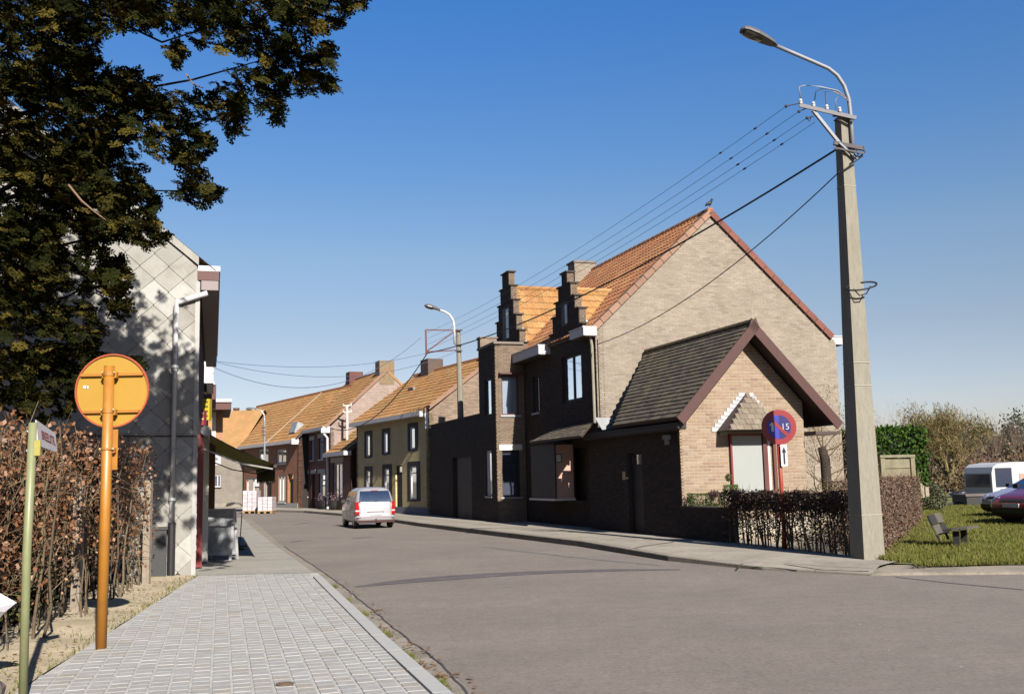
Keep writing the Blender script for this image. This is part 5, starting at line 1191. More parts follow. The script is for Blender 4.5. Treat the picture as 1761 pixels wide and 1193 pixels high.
# green street name post
gx,gy=-3.765,8.02
GRN=mat('sage_green_paint',(.235,.245,.12),rough=.45,var=.12,scale=5,bump=.05,dirt=.2,dcol=(.16,.15,.08),dscale=6)
gs=thing('street_name_sign','white street name plate on a thin sage green post at the left edge','street sign',(gx,gy,0))
b=MB(); b.tube([(gx-.0,gy,-.02),(gx-.012,gy,1.1),(gx,gy,2.118)],.033,14); part('post',b,GRN,gs,smooth=True)
q0,q1,q2,q3=[np.array(atd(x,y,D)) for x,y,D in ((65,766,8.02),(97.5,778,8.42),(94.5,745,8.42),(61.5,722,8.02))]
ux=(q1-q0+q2-q3)/2; uy=(q3-q0+q2-q1)/2; un=np.cross(ux,uy); un/=np.linalg.norm(un); L1=np.linalg.norm(ux)
b=MB(); t_=un*.005; b.hexa([q0-t_,q1-t_,q1+t_,q0+t_,q3-t_,q2-t_,q2+t_,q3+t_]); pn=part('name_plate',b,mat('plate_white',(.46,.43,.45),rough=.5,var=.08,scale=8,dirt=.3,dcol=(.4,.33,.3),dscale=6),gs)
if un@(q0-EYEP)>0: un=-un
ex=ux/L1; ey=uy/np.linalg.norm(uy); k_=L1/.60; Mx=Matrix(((ex[0]*k_,ey[0],un[0],0),(ex[1]*k_,ey[1],un[1],0),(ex[2]*k_,ey[2],un[2],0),(0,0,0,1))); c=(q0+q1+q2+q3)/4+ux*.05+un*.008; Mx.translation=Vector(c)
part('lettering',text_mb('BREELSTR.',.095,Mx),mat('letter_brown',(.14,.05,.05),rough=.7),pn)
SW=Wall((gx+.03,gy-.02,0),np.array([1.,0,0]),np.array([0,-1.,0]))
b=MB(); b.wbox(SW,-.03,.04,-.014,.0,1.86,1.98); part('bracket',b,mat('yellow_bracket',(.42,.35,.08)),gs)
for z in (1.9,2.05): bb=MB(); ball(bb,(gx-.036,gy-.01,z),.012,8,5); part('bolt',bb,STEEL,gs)
# white sheet and weathered stump at the left edge
b=MB(); c0=atd(-30,1045,8.6); 
pts=[(-60,1010),(0,1020),(28,1036),(8,1052),(0,1062),(-50,1100)]
q=[atd(x,y,8.6+.04*math.sin(i*2)) for i,(x,y) in enumerate(pts)]; cen=sum(q)/len(q)+np.array([0,-.05,0]); n=len(q)
for i in range(n): b.poly([q[i],q[(i+1)%n],cen])
for i in range(n): b.poly([q[i]+np.array([0,.01,0]),cen+np.array([0,.01,0]),q[(i+1)%n]+np.array([0,.01,0])])
b.tube([cen+np.array([-.1,.05,0]),cen+np.array([-.12,.3,-.05])],.006,5)
solo('paper_sheet',b,mat('crumpled_paper',(.60,.58,.64),rough=.8,var=.08,scale=4),'crumpled white sheet caught in the hedge at the left edge','paper')
b=MB(); g=gnd(-38,1262)
rs_=[.20,.17,.15,.145,.12]; b.tube([(g[0],g[1],-.02),(g[0]+.01,g[1],.08),(g[0],g[1],.18),(g[0]-.01,g[1],.26),(g[0]-.015,g[1]+.01,.30)],rs_,11)
b.v=[(x+.02*math.sin(z*31+x*40),y+.015*math.cos(z*23),z+(.03*math.sin(x*50) if z>.25 else 0)) for x,y,z in b.v]
solo('tree_stump',b,mat('grey_stump',(.20,.155,.14),rough=.95,var=.5,scale=14,bump=1,bscale=30,stretch=(1,1,.2)),'grey brown weathered stump at the lower left corner','stump')
# sandwich board
L0,R0_=gnd(347,963,.02),gnd(397,963,.02)
sbd=thing('sandwich_board','free standing sign board half in awning shadow on the left pavement','sign board',((L0+R0_)/2))
av=(R0_-L0); bw_=np.linalg.norm(av); av/=bw_; nv_=np.array([av[1],-av[0],0]); SB=Wall((L0[0],L0[1],0),av,nv_)
def lean(z,s): return -.02-.12*z/1.08 if s>0 else -.30+.12*z/1.08
for s in (1,-1):
    P=lambda a,z,o=0:SB.P(a,lean(z,s)+o,z+.02); b=MB(); f=.05
    for (p,q,r,t) in ((0,f,0,1.08),(bw_-f,bw_,0,1.08),(f,bw_-f,1.03,1.08),(f,bw_-f,.10,.16)):
        b.hexa([P(p,r,.02),P(q,r,.02),P(q,r,-.01),P(p,r,-.01),P(p,t,.02),P(q,t,.02),P(q,t,-.01),P(p,t,-.01)])
    fr=part('frame',b,WHITE,sbd); b=MB(); b.quad(P(f,.16,.005*s),P(bw_-f,.16,.005*s),P(bw_-f,1.03,.005*s),P(f,1.03,.005*s)); part('panel',b,mat('poster_panel',(.70,.72,.74),rough=.35,var=.5,scale=3.5,bump=.05,dirt=.5,dcol=(.16,.19,.22),dscale=4),fr)
# trolley frame behind the board
b=MB(); q0,q1=atd(399,884,25.5),atd(416,884,25.5); g0=gnd(400,925,.02); zt=q1[2]
b.tube([(q0[0],25.5,.03),(q0[0],25.5,zt),(q1[0],25.5,zt+.0),(q1[0]-.05,25.5,.03)],.012,6); b.tube([(q1[0]-.1,25.5,.3),(q1[0]-.1,25.5,.03)],.012,6); b.bar((q0[0]-.1,25.35,.05),(q1[0]+.1,25.35,.05),.05); b.bar((q0[0]-.1,25.6,.1),(q1[0]+.1,25.6,.1),.04)
solo('display_rack','' or b,DKWOOD,'thin dark metal rack frame standing behind the sign board','rack')
b=MB(); p0=CF.P(8.5,.25,0); b.tube([(p0[0],p0[1],.02),(p0[0],p0[1],.5)],.18,10); b.tube([(p0[0],p0[1],.5),(p0[0],p0[1],.9)],[.05,.12],8)
solo('planter',b,mat('dark_pot',(.05,.03,.03)),'dark pot with a small shrub against the left shop front','plant pot')
# ================= lamp poles =================
PCN=mat('pole_concrete',(.29,.262,.205),rough=.9,var=.22,scale=2.5,bump=.5,bscale=70,dirt=.6,dcol=(.17,.15,.11),dscale=2.5,stretch=(1,1,.25),fine=.12)
GREY=mat('lamp_grey',(.24,.245,.27),rough=.5,metal=.0,var=.1); INS=mat('porcelain',(.60,.58,.56),rough=.3,var=.05,bump=0); IRON=mat('dark_iron',(.045,.035,.04),rough=.6,var=.2); CABLE=mat('black_cable',(.012,.012,.016),rough=.6,bump=0)
bx_,by_=5.97,17.75
lp=thing('lamp_pole','tall tapered concrete pole carrying a street lamp and wires at the corner','lamp post',(bx_,by_,0))
b=MB(); ph=math.radians(15)
def sq(s,z,cx=bx_,cy=by_): return [(cx+s*.7071*math.cos(ph-3*math.pi/4+k*math.pi/2),cy+s*.7071*math.sin(ph-3*math.pi/4+k*math.pi/2),z) for k in range(4)]
lev=[(-.1,.41,0),(2,.36,.012),(4,.30,.03),(6,.245,.05),(7.9,.195,.065)]
for (z0,s0,x0),(z1,s1,x1) in zip(lev,lev[1:]):
    A=sq(s0,z0,bx_+x0,by_);B=sq(s1,z1,bx_+x1,by_)
    for k in range(4): b.quad(A[k],A[(k+1)%4],B[(k+1)%4],B[k])
b.poly(sq(.195,7.9,bx_+.065,by_)); part('shaft',b,PCN,lp)
for z,s in ((.85,.39),(3.05,.333),(3.45,.325),(6.6,.232)):
    b=MB(); A=sq(s+.012,z,bx_+z*.0078,by_);B=sq(s+.012,z+.012,bx_+z*.0078,by_)
    for k in range(4): b.quad(A[k],A[(k+1)%4],B[(k+1)%4],B[k])
    part('band',b,mat('pale_band',(.42,.38,.3)),lp)
T=lambda x,y,dy=0:np.array(atd(x,y,17.75+dy))
b=MB(); b.tube([T(1467,265,-.12),T(1463,200,-.12),T(1460,172,-.12),T(1452,148,-.12),T(1440,130,-.12),T(1425,118,-.12),T(1400,107,-.12),T(1365,92,-.12),T(1332,78,-.12)],.035,10); arm=part('lamp_arm',b,GREY,lp,smooth=True)
# lantern
def lantern(c0,c1,w,h,parent):
    c0=np.array(c0);c1=np.array(c1); d=c1-c0; L=np.linalg.norm(d); d/=L; side=np.cross(d,[0,0,1]); side/=np.linalg.norm(side); u=np.cross(side,d)
    prof=[(0,.25,.22),(.12,.62,.6),(.35,.85,.85),(.6,1,1),(.85,.92,.95),(.96,.7,.7),(1.,.35,.35)]
    b=MB(); n=12; rings=[]
    for (f,a,hh) in prof:
        i0=len(b.v); rings.append(i0)
        for k in range(n):
            t=math.pi*k/(n-1); b.v.append(tuple(c0+d*L*f+side*math.cos(t)*w*a+u*math.sin(t)*h*hh))
    for i in range(len(prof)-1):
        for k in range(n-1): b.f.append((rings[i]+k,rings[i]+k+1,rings[i+1]+k+1,rings[i+1]+k)); b.t.append(0)
        b.f.append((rings[i],rings[i+1],rings[i+1]+n-1,rings[i]+n-1)); b.t.append(0)
    b.f.append(tuple(rings[-1]+k for k in range(n))); b.t.append(0); b.f.append(tuple(rings[0]+k for k in reversed(range(n)))); b.t.append(0)
    o=part('lantern',b,mat('lantern_housing',(.12,.11,.11),rough=.4,var=.1),parent,smooth=False)
    b=MB(); i0=0; rr=[]
    for (f,a,hh) in ((.42,.6,.15),(.5,.72,.42),(.7,.8,.5),(.88,.7,.42),(.94,.5,.15)):
        r0=len(b.v); rr.append(r0)
        for k in range(10): t=math.pi*k/9; b.v.append(tuple(c0+d*L*f+side*math.cos(t)*w*a-u*(math.sin(t)*h*hh+.004)))
    for i in range(4):
        for k in range(9): b.f.append((rr[i]+k,rr[i]+k+1,rr[i+1]+k+1,rr[i+1]+k)); b.t.append(0)
    part('lens',b,mat('lamp_lens',(.05,.045,.03),rough=.1,spec=.8,bump=0),o,smooth=True)
lantern(T(1336,80,-.12),T(1274,52,-.30),.15,.13,lp)
b=MB(); b.bar(T(1375,181,-.16),T(1472,203,-.16),.05,.06); b.bar(T(1375,181,-.24),T(1472,203,-.24),.012,.06); ca=part('crossarm',b,mat('galv_dark',(.15,.14,.15),rough=.6,metal=0.),lp)
b=MB(); b.bar(T(1398,190,-.2),T(1443,246,-.14),.055,.05); b.bar(T(1443,246,-.2),T(1476,275,-.14),.04,.03); part('brace',b,GREY,lp)
for (x,y) in ((1377,176),(1399,181),(1422,186),(1444,190)):
    p=T(x,y,-.2); b=MB(); b.tube([p+np.array([0,0,-.10]),p+np.array([0,0,-.02])],.008,6); b.tube([p+np.array([0,0,-.03]),p,p+np.array([0,0,.01]),p+np.array([0,0,.03]),p+np.array([0,0,.06])],[.025,.036,.022,.036,.016],10); part('insulator',b,INS,ca)
for pts,m,r in (([(1377,170),(1374,150),(1382,147),(1410,149),(1440,156),(1458,170)],GREY,.011),([(1401,172),(1403,158),(1412,153),(1430,154),(1458,168)],CABLE,.009),([(1421,180),(1419,158),(1435,158),(1448,165),(1460,175)],GREY,.009),([(1438,188),(1437,172),(1443,163),(1458,170)],GREY,.009),([(1388,203),(1392,209),(1395,200)],CABLE,.01)):
    b=MB(); b.tube([T(x,y,-.16) for x,y in pts],r,6); part('jumper_wire',b,m,ca,smooth=True)
b=MB(); b.bar(T(1434,246,-.16),T(1486,256,-.16),.06,.07); b.bar(T(1434,254,-.2),T(1486,264,-.2),.02,.03); cl_=part('clamp_bracket',b,IRON,lp)
for (x,y) in ((1432,200),(1434,208)): b=MB(); b.bar(T(x,y,-.1),T(x+12,y,-.1),.03,.02); part('bolt',b,IRON,lp)
for pts in ([(1484,252),(1487,262),(1478,270),(1468,266)],[(1484,268),(1470,278),(1455,290),(1440,300)],[(1472,256),(1476,266),(1466,276)]):
    b=MB(); b.tube([T(x,y,-.18) for x,y in pts],.014,6); part('cable_loop',b,CABLE,cl_,smooth=True)
b=MB(); cc=T(1472,496,0); b.tube([cc+np.array([.27*math.cos(t)+.02,-.22+.12*math.sin(t),.09*math.sin(t*1.0+.5)]) for t in np.linspace(0,2*math.pi,17)],.016,6,cap=False); b.tube([T(1497,492,-.3),T(1490,505,-.3),T(1478,508,-.3),T(1468,497,-.26)],.012,6); part('cable_coil',b,CABLE,lp,smooth=True)
# far lamp pole
fy=41.; F_=lambda x,y,dy=0.:np.array(atd(x,y,fy+dy)); fg=gnd(797,889.5,.12)
f0=F_(796,880); fp=thing('lamp_pole','slim pale lamp pole with a triangular wire bracket in front of the yellow house','lamp post',(f0[0],fy,.1))
b=MB(); tp=F_(788,566); b.tube([(f0[0]+.02,fy,.0),tp],[.17,.085],8); part('shaft',b,PCN,fp)
b=MB(); b.tube([F_(782,592,-.1),F_(781,560,-.1),F_(779,550,-.1),F_(773,541,-.1),F_(765,536,-.1),F_(755,533,-.1)],.045,8); part('lamp_arm',b,CREAM,fp,smooth=True)
lantern(F_(757,534,-.1),F_(730,526,-.3),.16,.13,fp)
RIR=mat('rust_iron',(.16,.06,.055),rough=.7,var=.2)
for a,c in (((732,567),(783,568)),((732,567),(733,610)),((733,605),(785,602)),((734,604),(781,570))):
    b=MB(); b.bar(F_(*a,-.1),F_(*c,-.1),.07 if a[0]==732 and c[0]==733 else .045); part('bracket_bar',b,RIR,fp)
for y in (568,593,603): b=MB(); b.bar(F_(783,y,-.12),F_(795,y,-.12),.05); part('bolt',b,IRON,fp)
# third lamp, far down the street, and mast
def lp3(px,base,top,D,label,arm=True,rad=.06):
    g=atd(px,base,D); t=thing('street_lamp' if arm else 'antenna_mast',label,'street lamp' if arm else 'mast',(g[0],D,g[2])); A=lambda x,y:np.array(atd(x,y,D))
    b=MB()
    if arm:
        b.tube([A(px,base),A(px,top+20),A(px-1,top+10),A(px-6,top+3),A(px-15,top)],[rad,rad,rad*.8,rad*.6,rad*.6],6); part('pole',b,STEEL,t); lantern(A(px-14,top),A(px-32,top+1),.17,.12,t)
        for y in (735,742,748): b=MB(); b.bar(A(px-5,y),A(px+1,y),.12); part('sign_bracket',b,RIR,t)
    else:
        b.tube([A(px,base),A(px,top)],rad,6); part('pole',b,CREAM,t)
        for y in (top+2,top+13):
            for s in (-1,1): b=MB(); b.tube([A(px,y),A(px+s*7,y-1),A(px+s*7,y-5)],.05,6); part('cross_bar',b,CREAM,t)
    return t
lp3(455,868,703,63,'slim grey street lamp in front of the long orange roof')
lp3(597,783,696,57.2,'white mast with short cross bars standing on the annex roof',arm=False,rad=.07)
# ================= wires =================
def wire(name,a,c,sag,r,label,m=CABLE,n=26,grp=None):
    a=np.array(a);c=np.array(c); b=MB(); b.tube([a+(c-a)*t+np.array([0,0,-4*sag*t*(1-t)]) for t in np.linspace(0,1,n)],r,5); o=solo(name,b,m,label,'overhead wire',group=grp); return o
WIREM=mat('blue_grey_wire',(.08,.11,.19),rough=.6,bump=0)
ends=[((1352,183),(734,572)),((1374,192),(735,582)),((1388,203),(735,592)),((1402,210),(736,600))]
for k,(p,q) in enumerate(ends):
    wire('overhead_wire',atd(*p,17.55),atd(*q,40.9),.32,.0045,['uppermost','second','third','lowest'][k]+' of the four thin bare wires between the two lamp poles',WIREM,grp='bare wires between the lamp poles')
    for f in (.04,.09):
        a=np.array(atd(*p,17.55));c=np.array(atd(*q,40.9)); z=a+(c-a)*f+np.array([0,0,-4*.32*f*(1-f)]); b=MB(); b.tube([z-(c-a)*.0016,z+(c-a)*.0016],.017,6); o=solo('wire_spacer',b,CABLE,'small dark spacer on the '+['uppermost','second','third','lowest'][k]+' thin wire, '+('nearest the pole' if f<.05 else 'farther from the pole'),'wire fitting','spacers on the thin wires')
for p,e in (((1352,183),(1375,178)),((1374,192),(1388,186)),((1388,203),(1400,200))):
    b=MB(); b.tube([atd(*p,17.55),atd(*e,17.55)],.01,5); ball(b,atd(*p,17.55),.03,8,6); part('strain_insulator',b,IRON,ca)
wire('thick_cable',atd(1437,258,17.6),atd(735,607,40.9),.55,.020,'thick black cable running from the corner pole over the roofs to the far pole')
wire('thick_cable',atd(735,607,40.9),atd(568,736,58.),1.1,.022,'sagging black cable from the far pole down to the narrow house')
wire('service_cable',atd(1443,296,17.6),atd(1027,592,29.5),.42,.011,'thin black cable from the corner pole to the gable corner')
wire('street_wire',atd(371,621,32),atd(735,607,40.9),.35,.008,'upper thin wire crossing the street toward the far pole',WIREM)
wire('street_wire',atd(369,622,32),atd(790,602,41.),.75,.008,'middle thin wire crossing the street toward the far pole',WIREM)
wire('street_wire',atd(366,631,32),atd(724,580,40.9),1.25,.010,'lowest and most sagging wire crossing the street',WIREM)
# ================= parking sign =================
cx,cy,cz=5.235,20.3,2.49
ps=thing('parking_sign','round red and blue parking sign with numbers 1 and 15 on red post','road sign',(5.22,20.3,.12))
RP=mat('red_post_paint',(.33,.045,.022),rough=.5,var=.15,scale=8,dirt=.3,dcol=(.2,.03,.02),dscale=6); SRED=mat('sign_red',(.24,.014,.02),rough=.4,var=.06,bump=0); SB1=mat('sign_blue',(.03,.03,.30),rough=.4,var=.05,bump=0); SB2=mat('sign_dark_blue',(.012,.011,.12),rough=.4,bump=0)
b=MB(); b.tube([(5.24,20.33,.1),(5.225,20.33,2.6)],.04,12); part('post',b,RP,ps,smooth=True)
b=MB(); b.disc((cx,20.27,cz),(0,1,0),.345,48,.01); ds=part('disc',b,SRED,ps)
def half(r,s,y,m,name):
    b=MB(); pts=[(cx+s*r*math.sin(t),y,cz-r*math.cos(t)) for t in np.linspace(0,math.pi,25)]; b.poly(pts if s>0 else pts[::-1]); return part(name,b,m,ds)
half(.235,-1,20.262,SB1,'blue_half'); half(.235,1,20.262,SB2,'blue_half')
b=MB(); a=math.radians(-45); u=np.array([math.cos(a),0,math.sin(a)]); v=np.array([math.sin(-a),0,math.cos(a)]); c=np.array([cx,20.258,cz]); b.quad(c-u*.245-v*.032,c+u*.245-v*.032,c+u*.245+v*.032,c-u*.245+v*.032); part('bar',b,SRED,ds)
def tm(x,y,z): return Matrix(((1,0,0,x),(0,0,-1,y),(0,1,0,z),(0,0,0,1)))
n1=MB(); n1.box(cx-.155,cx-.11,20.248,20.256,cz-.085,cz+.085); n1.hexa([(cx-.19,20.248,cz+.03),(cx-.155,20.248,cz+.04),(cx-.155,20.256,cz+.04),(cx-.19,20.256,cz+.03),(cx-.185,20.248,cz+.05),(cx-.155,20.248,cz+.085),(cx-.155,20.256,cz+.085),(cx-.185,20.256,cz+.05)]); part('number',n1,mat('number_white',(.7,.7,.7)),ds); part('number',text_mb('15',.17,tm(cx+.12,20.25,cz)),mat('dim_white',(.5,.5,.56)),ds)
b=MB(); b.box(cx+.0,cx+.13,20.24,20.25,1.72,2.14); pp=part('arrow_plate',b,WHITE,ps)
b=MB(); ac=cx+.065; b.quad((ac-.017,20.237,1.76),(ac+.017,20.237,1.76),(ac+.017,20.237,2.0),(ac-.017,20.237,2.0)); b.poly([(ac-.045,20.237,1.99),(ac+.045,20.237,1.99),(ac,20.237,2.1)]); part('arrow',b,mat('sign_black',(.02,.02,.03)),pp)
# ================= low wall, hedges and garden on the right =================
gm=MB(); gm.poly([(3.9,24.6,.06),(4.6,22.6,.1),(5.9,18.2,.1),(6.6,17.6,.1),(13.,29,.09),(24,45,-.3),(24,70,-.5),(0,70,.05),(0,36,.08)]); struct('garden',gm,SOIL)
lw=thing('low_wall','low dark brick garden wall between the wing corner and the hedge','wall',(3.93,24.4,0))
WL2=Wall((4.62,22.45,0),*(lambda d:(d,np.array([-d[1],d[0],0])))((lambda v:v/np.linalg.norm(v))(np.array([3.90-4.62,24.45-22.45,0]))))
ll=math.hypot(.72,2.0); b=MB(); b.wbox(WL2,0,ll,-.22,0,0,.82); part('core',b,DBM,lw); bricks(WL2,.1,.8,lambda z:(0,ll),[],lw,DB,nparts=0)
b=MB(); b.wbox(WL2,-.03,ll,-.26,.04,.82,.87); part('coping',b,COPING,lw)
BOXL=leafmat('box_leaf',[(.05,.075,.015),(.08,.11,.02),(.035,.05,.012)],trans=.15)
def bush(name,label,cat,c,r,n,size,m,shape='ball',group=None,stem=True,core=None):
    t=thing(name,label,cat,(c[0],c[1],c[2]),group=group); P=[]
    while len(P)<n:
        q=RNG.uniform(-1,1,3); 
        if shape=='ball':
            l=np.linalg.norm(q)
            if l>1 or l<.55: continue
        else:
            if np.abs(q).max()<.72: continue
        P.append(np.array(c)+np.array([0,0,r[2]])+q*np.array(r))
    leafcloud('leaves',P,size,m,t,aspect=.7)
    if stem: b=MB(); b.tube([(c[0],c[1],c[2]-.0),(c[0],c[1],c[2]+r[2]*1.2)],.03,6); part('stem',b,BARK,t)
    return t
c=atd(1211,868,24.2); bush('box_shrub','low clipped box shrub on top of the dark garden wall','shrub',(c[0]+.05,c[1],.86),(.42,.2,.15),2600,.03,BOXL,'cube')
c=atd(1257,845,24.0); bush('box_shrub','small green square clipped box plant below the white blind','shrub',(c[0],24.0,1.12),(.16,.14,.11),1500,.026,leafmat('bright_box_leaf',[(.10,.16,.025),(.14,.20,.035),(.07,.11,.02)],trans=.2),'cube')
c=atd(1253,826,24.02); bush('topiary_ball','tiny ball shaped topiary with brown leaves above the square box plant','shrub',(c[0],24.02,1.42),(.085,.085,.09),500,.026,leafmat('olive_leaf',[(.12,.10,.03),(.16,.12,.04),(.07,.08,.02)],trans=.1))
c=atd(1228,858,24.0); bush('dark_shrub','small dark reddish shrub tip beside the topiary','shrub',(c[0],24.0,1.05),(.13,.1,.09),500,.03,leafmat('red_leaf',[(.05,.02,.02),(.08,.03,.03)],trans=0))
def hedge_line(name,label,a,c,wid,h,nl,size,m,stems,zlo,seed,zfade=.5,inner=0,wdir=1,twn=0):
    a=np.array(a,float);c=np.array(c,float); d=c-a;L=np.linalg.norm(d);d/=L;n=np.array([d[1],-d[0]])*wdir; t=thing(name,label,'hedge',(a[0],a[1],.1))
    P=[]
    while len(P)<nl:
        s=RNG.uniform(0,L);w_=RNG.uniform(0,wid);z=RNG.uniform(zlo,h)
        k=1 if z>zfade else .10+.25*(z/zfade)
        if RNG.random()<k: q=a+d*s+n*w_; P.append((q[0],q[1],z+.1+.03*math.sin(s*5)))
    leafcloud('leaves',P,size,m,t,aspect=.65)
    b=MB()
    for k in range(stems):
        s=(k+RNG.random())/stems*L; w_=RNG.uniform(.1,wid-.1); q=a+d*s+n*w_; r=RNG.uniform(.012,.03); x=RNG.normal(0,.08,2)
        b.tube([(q[0],q[1],.05),(q[0]+x[0]*.5,q[1]+x[1]*.5,h*.4),(q[0]+x[0],q[1]+x[1],h*.85)],[r,r*.7,r*.3],5,RNG.random(),cap=False)
    part('stems',b,STEMM,t,kind='stuff')
    if twn:
        b=MB()
        for k in range(twn):
            s=RNG.uniform(0,L);w_=RNG.uniform(0,wid);z=RNG.uniform(.2,h); q=a+d*s+n*w_; p=np.array([q[0],q[1],z+.1]); dd=RNG.normal(0,.5,3)+np.array([0,0,.5]); dd*=.18; b.tube([p,p+dd*.5,p+dd],[.005,.004,.002],3,RNG.random(),cap=False)
        part('twigs',b,TWIG,t,kind='stuff')
    return t
HBR=leafmat('hornbeam_leaf',[(.14,.08,.05),(.19,.11,.075),(.10,.055,.038),(.16,.09,.055),(.23,.14,.095)],trans=.1)
hedge_line('clipped_hedge','waist high clipped brown hedge with see-through stems behind the parking sign',(4.86,22.66),(6.12,18.42),.45,1.12,16000,.045,leafmat('front_hedge_leaf',[(.05,.024,.016),(.085,.04,.026),(.032,.018,.012),(.065,.042,.018)],trans=.1),46,.15,1,.75,twn=700)
hedge_line('clipped_hedge','dense brown clipped hedge running away along the edge of the lawn',(6.55,18.3),(12.2,31.),1.0,1.30,36000,.05,HBR,60,.0,2,.05,wdir=-1,twn=2600)
lit=[(6.55+ (y-18.3)*.445+RNG.random()**2*.8,y,.11) for y in RNG.uniform(17.6,32,2600)]
flatleaves('leaf_litter',lit,.05,leafmat('litter_leaf',[(.22,.13,.075),(.28,.17,.10),(.16,.09,.05)],trans=0),'')
# concrete panel fence and tall evergreen hedge
fp_=atd(1514,805,31.); fq=atd(1572,805,31.5)
pf=thing('panel_fence','short grey fence of horizontal concrete slabs below the evergreen hedge','fence',(fp_[0],31,0)); fd=(fq-fp_); fd[2]=0; fl_=np.linalg.norm(fd); fd/=fl_; FW=Wall((fp_[0],fp_[1],0),fd,np.array([fd[1],-fd[0],0]))
FC=mat('fence_concrete',(.26,.23,.15),rough=.9,var=.3,scale=4,bump=.4,dirt=.5,dcol=(.16,.13,.06),dscale=3)
for k in range(6): b=MB(); b.wbox(FW,.08,fl_-.14,-.04,.0,.1+k*.31,.1+k*.31+.29); part('slab',b,FC,pf)
for a_ in (-.02,fl_-.16): b=MB(); b.wbox(FW,a_,a_+.16,-.1,.06,0,1.95); part('post',b,FC,pf)
b=MB(); b.wbox(FW,-.05,fl_,-.1,.08,1.97,2.05); part('cap',b,FC,pf)
e0=atd(1512,735,34.); e1=atd(1594,735,34.); LAU=leafmat('laurel_leaf',[(.03,.075,.010),(.06,.13,.015),(.02,.05,.008),(.10,.18,.02),(.035,.08,.010)],rough=.6,trans=.2,spec=.12)
ev=thing('evergreen_hedge','tall square cut glossy green hedge above the concrete fence','hedge',(e0[0],34,0)); P=[]
zt=e0[2]; zb=1.15
nn=0
while nn<17000:
    q=np.array([RNG.uniform(e0[0]-.6,e1[0]),RNG.uniform(34,43),RNG.uniform(zb,zt+.04*math.sin(nn))]); x=(q[0]-e0[0])/(e1[0]-e0[0])
    edge=min(q[1]-34, e1[0]+(q[1]-34)*.16-q[0] if False else e1[0]-q[0], zt-q[2])
    if edge<.22: P.append(q+RNG.normal(0,.03,3)); nn+=1
leafcloud('leaves',P,.13,LAU,ev,aspect=.55)
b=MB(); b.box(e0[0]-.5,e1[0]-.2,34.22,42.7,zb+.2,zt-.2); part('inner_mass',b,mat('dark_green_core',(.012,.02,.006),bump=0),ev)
b=MB()
for k in range(5): x=e1[0]-.3-k*.55; b.tube([(x,34.4+.2*k,0),(x+.03,34.4,1.6)],.07,6)
part('trunk',b,BARK,ev)
for (x0,x1,y0,y1,D) in ((1580,1590,800,850,35.5),(1590,1598,822,848,35.5)):
    p,q=atd(x0,y0,D),atd(x1,y1,D); b=MB(); b.box(p[0],q[0],D,D+.15,q[2]-.1,p[2]-.3); solo('fence_post',b,mat('pale_wood',(.40,.33,.24),rough=.9,var=.3,scale=8),'pale upright fence post at the foot of the evergreen hedge, '+('the taller left one' if x0==1580 else 'the shorter right one'),'post')
c=atd(1604,850,38.); bush('round_shrub','small grey green bush at the right foot of the evergreen hedge','shrub',(c[0],38,-.05),(.5,.4,.55),1800,.07,leafmat('grey_green_leaf',[(.07,.08,.03),(.10,.10,.04),(.05,.055,.02)],trans=.1))
# climber on the gable
cl0=thing('bare_climber','bare twisted fruit tree trained against the pale gable right of the wing','tree',(8.9,29.0,.05))
C_=lambda x,y,dy=0:np.array(atd(x,y,28.9+dy)); b=MB(); b.tube([C_(1424,880),C_(1424,850),C_(1421,820),C_(1419,790),C_(1413,768)],[.16,.15,.14,.14,.11],9); part('trunk',b,mat('dark_bark',(.05,.035,.025),rough=.95,var=.3,scale=8,bump=.8,bscale=20),cl0,smooth=True)
b=MB(); tips=[]
for st_,dr in (((1413,768),(-.5,0,.9)),((1415,770),(.2,0,1)),((1420,775),(.9,-.1,.35)),((1420,790),(.8,0,.6)),((1418,800),(-.8,0,.5)),((1421,815),(-.6,-.1,.8)),((1422,820),(.8,0,.3)),((1424,840),(-.7,0,.7)),((1424,840),(.7,0,.7)),((1416,775),(.5,0,.9)),((1405,845),(-.3,0,1)),((1445,850),(.2,0,1))):
    twig(b,C_(*st_),dr,.75,.022,3,4,.6,.12,4,tips)
part('branches',b,TWIG,cl0,kind='stuff')
P=[np.array(t)+RNG.normal(0,.09,3) for t in tips for _ in range(2)]+[C_(1425+RNG.normal(0,14),838+RNG.normal(0,9),RNG.normal(0,.2)) for _ in range(900)]
leafcloud('leaves',P,.045,leafmat('bud_leaf',[(.20,.17,.05),(.26,.20,.09),(.14,.12,.04)],trans=.2),cl0)
# ================= lawn bench =================
bp_=gnd(1640,938,.1)
bn=thing('lawn_bench','small slatted concrete bench tilted on the lawn, back toward the hedge','bench',(bp_[0],bp_[1],.1),rotz=math.radians(-38))
BW1=mat('bench_dark',(.028,.025,.022),rough=.8,var=.3,scale=5,bump=.3); BW2=mat('bench_grey',(.12,.105,.08),rough=.85,var=.3,scale=5,bump=.3)
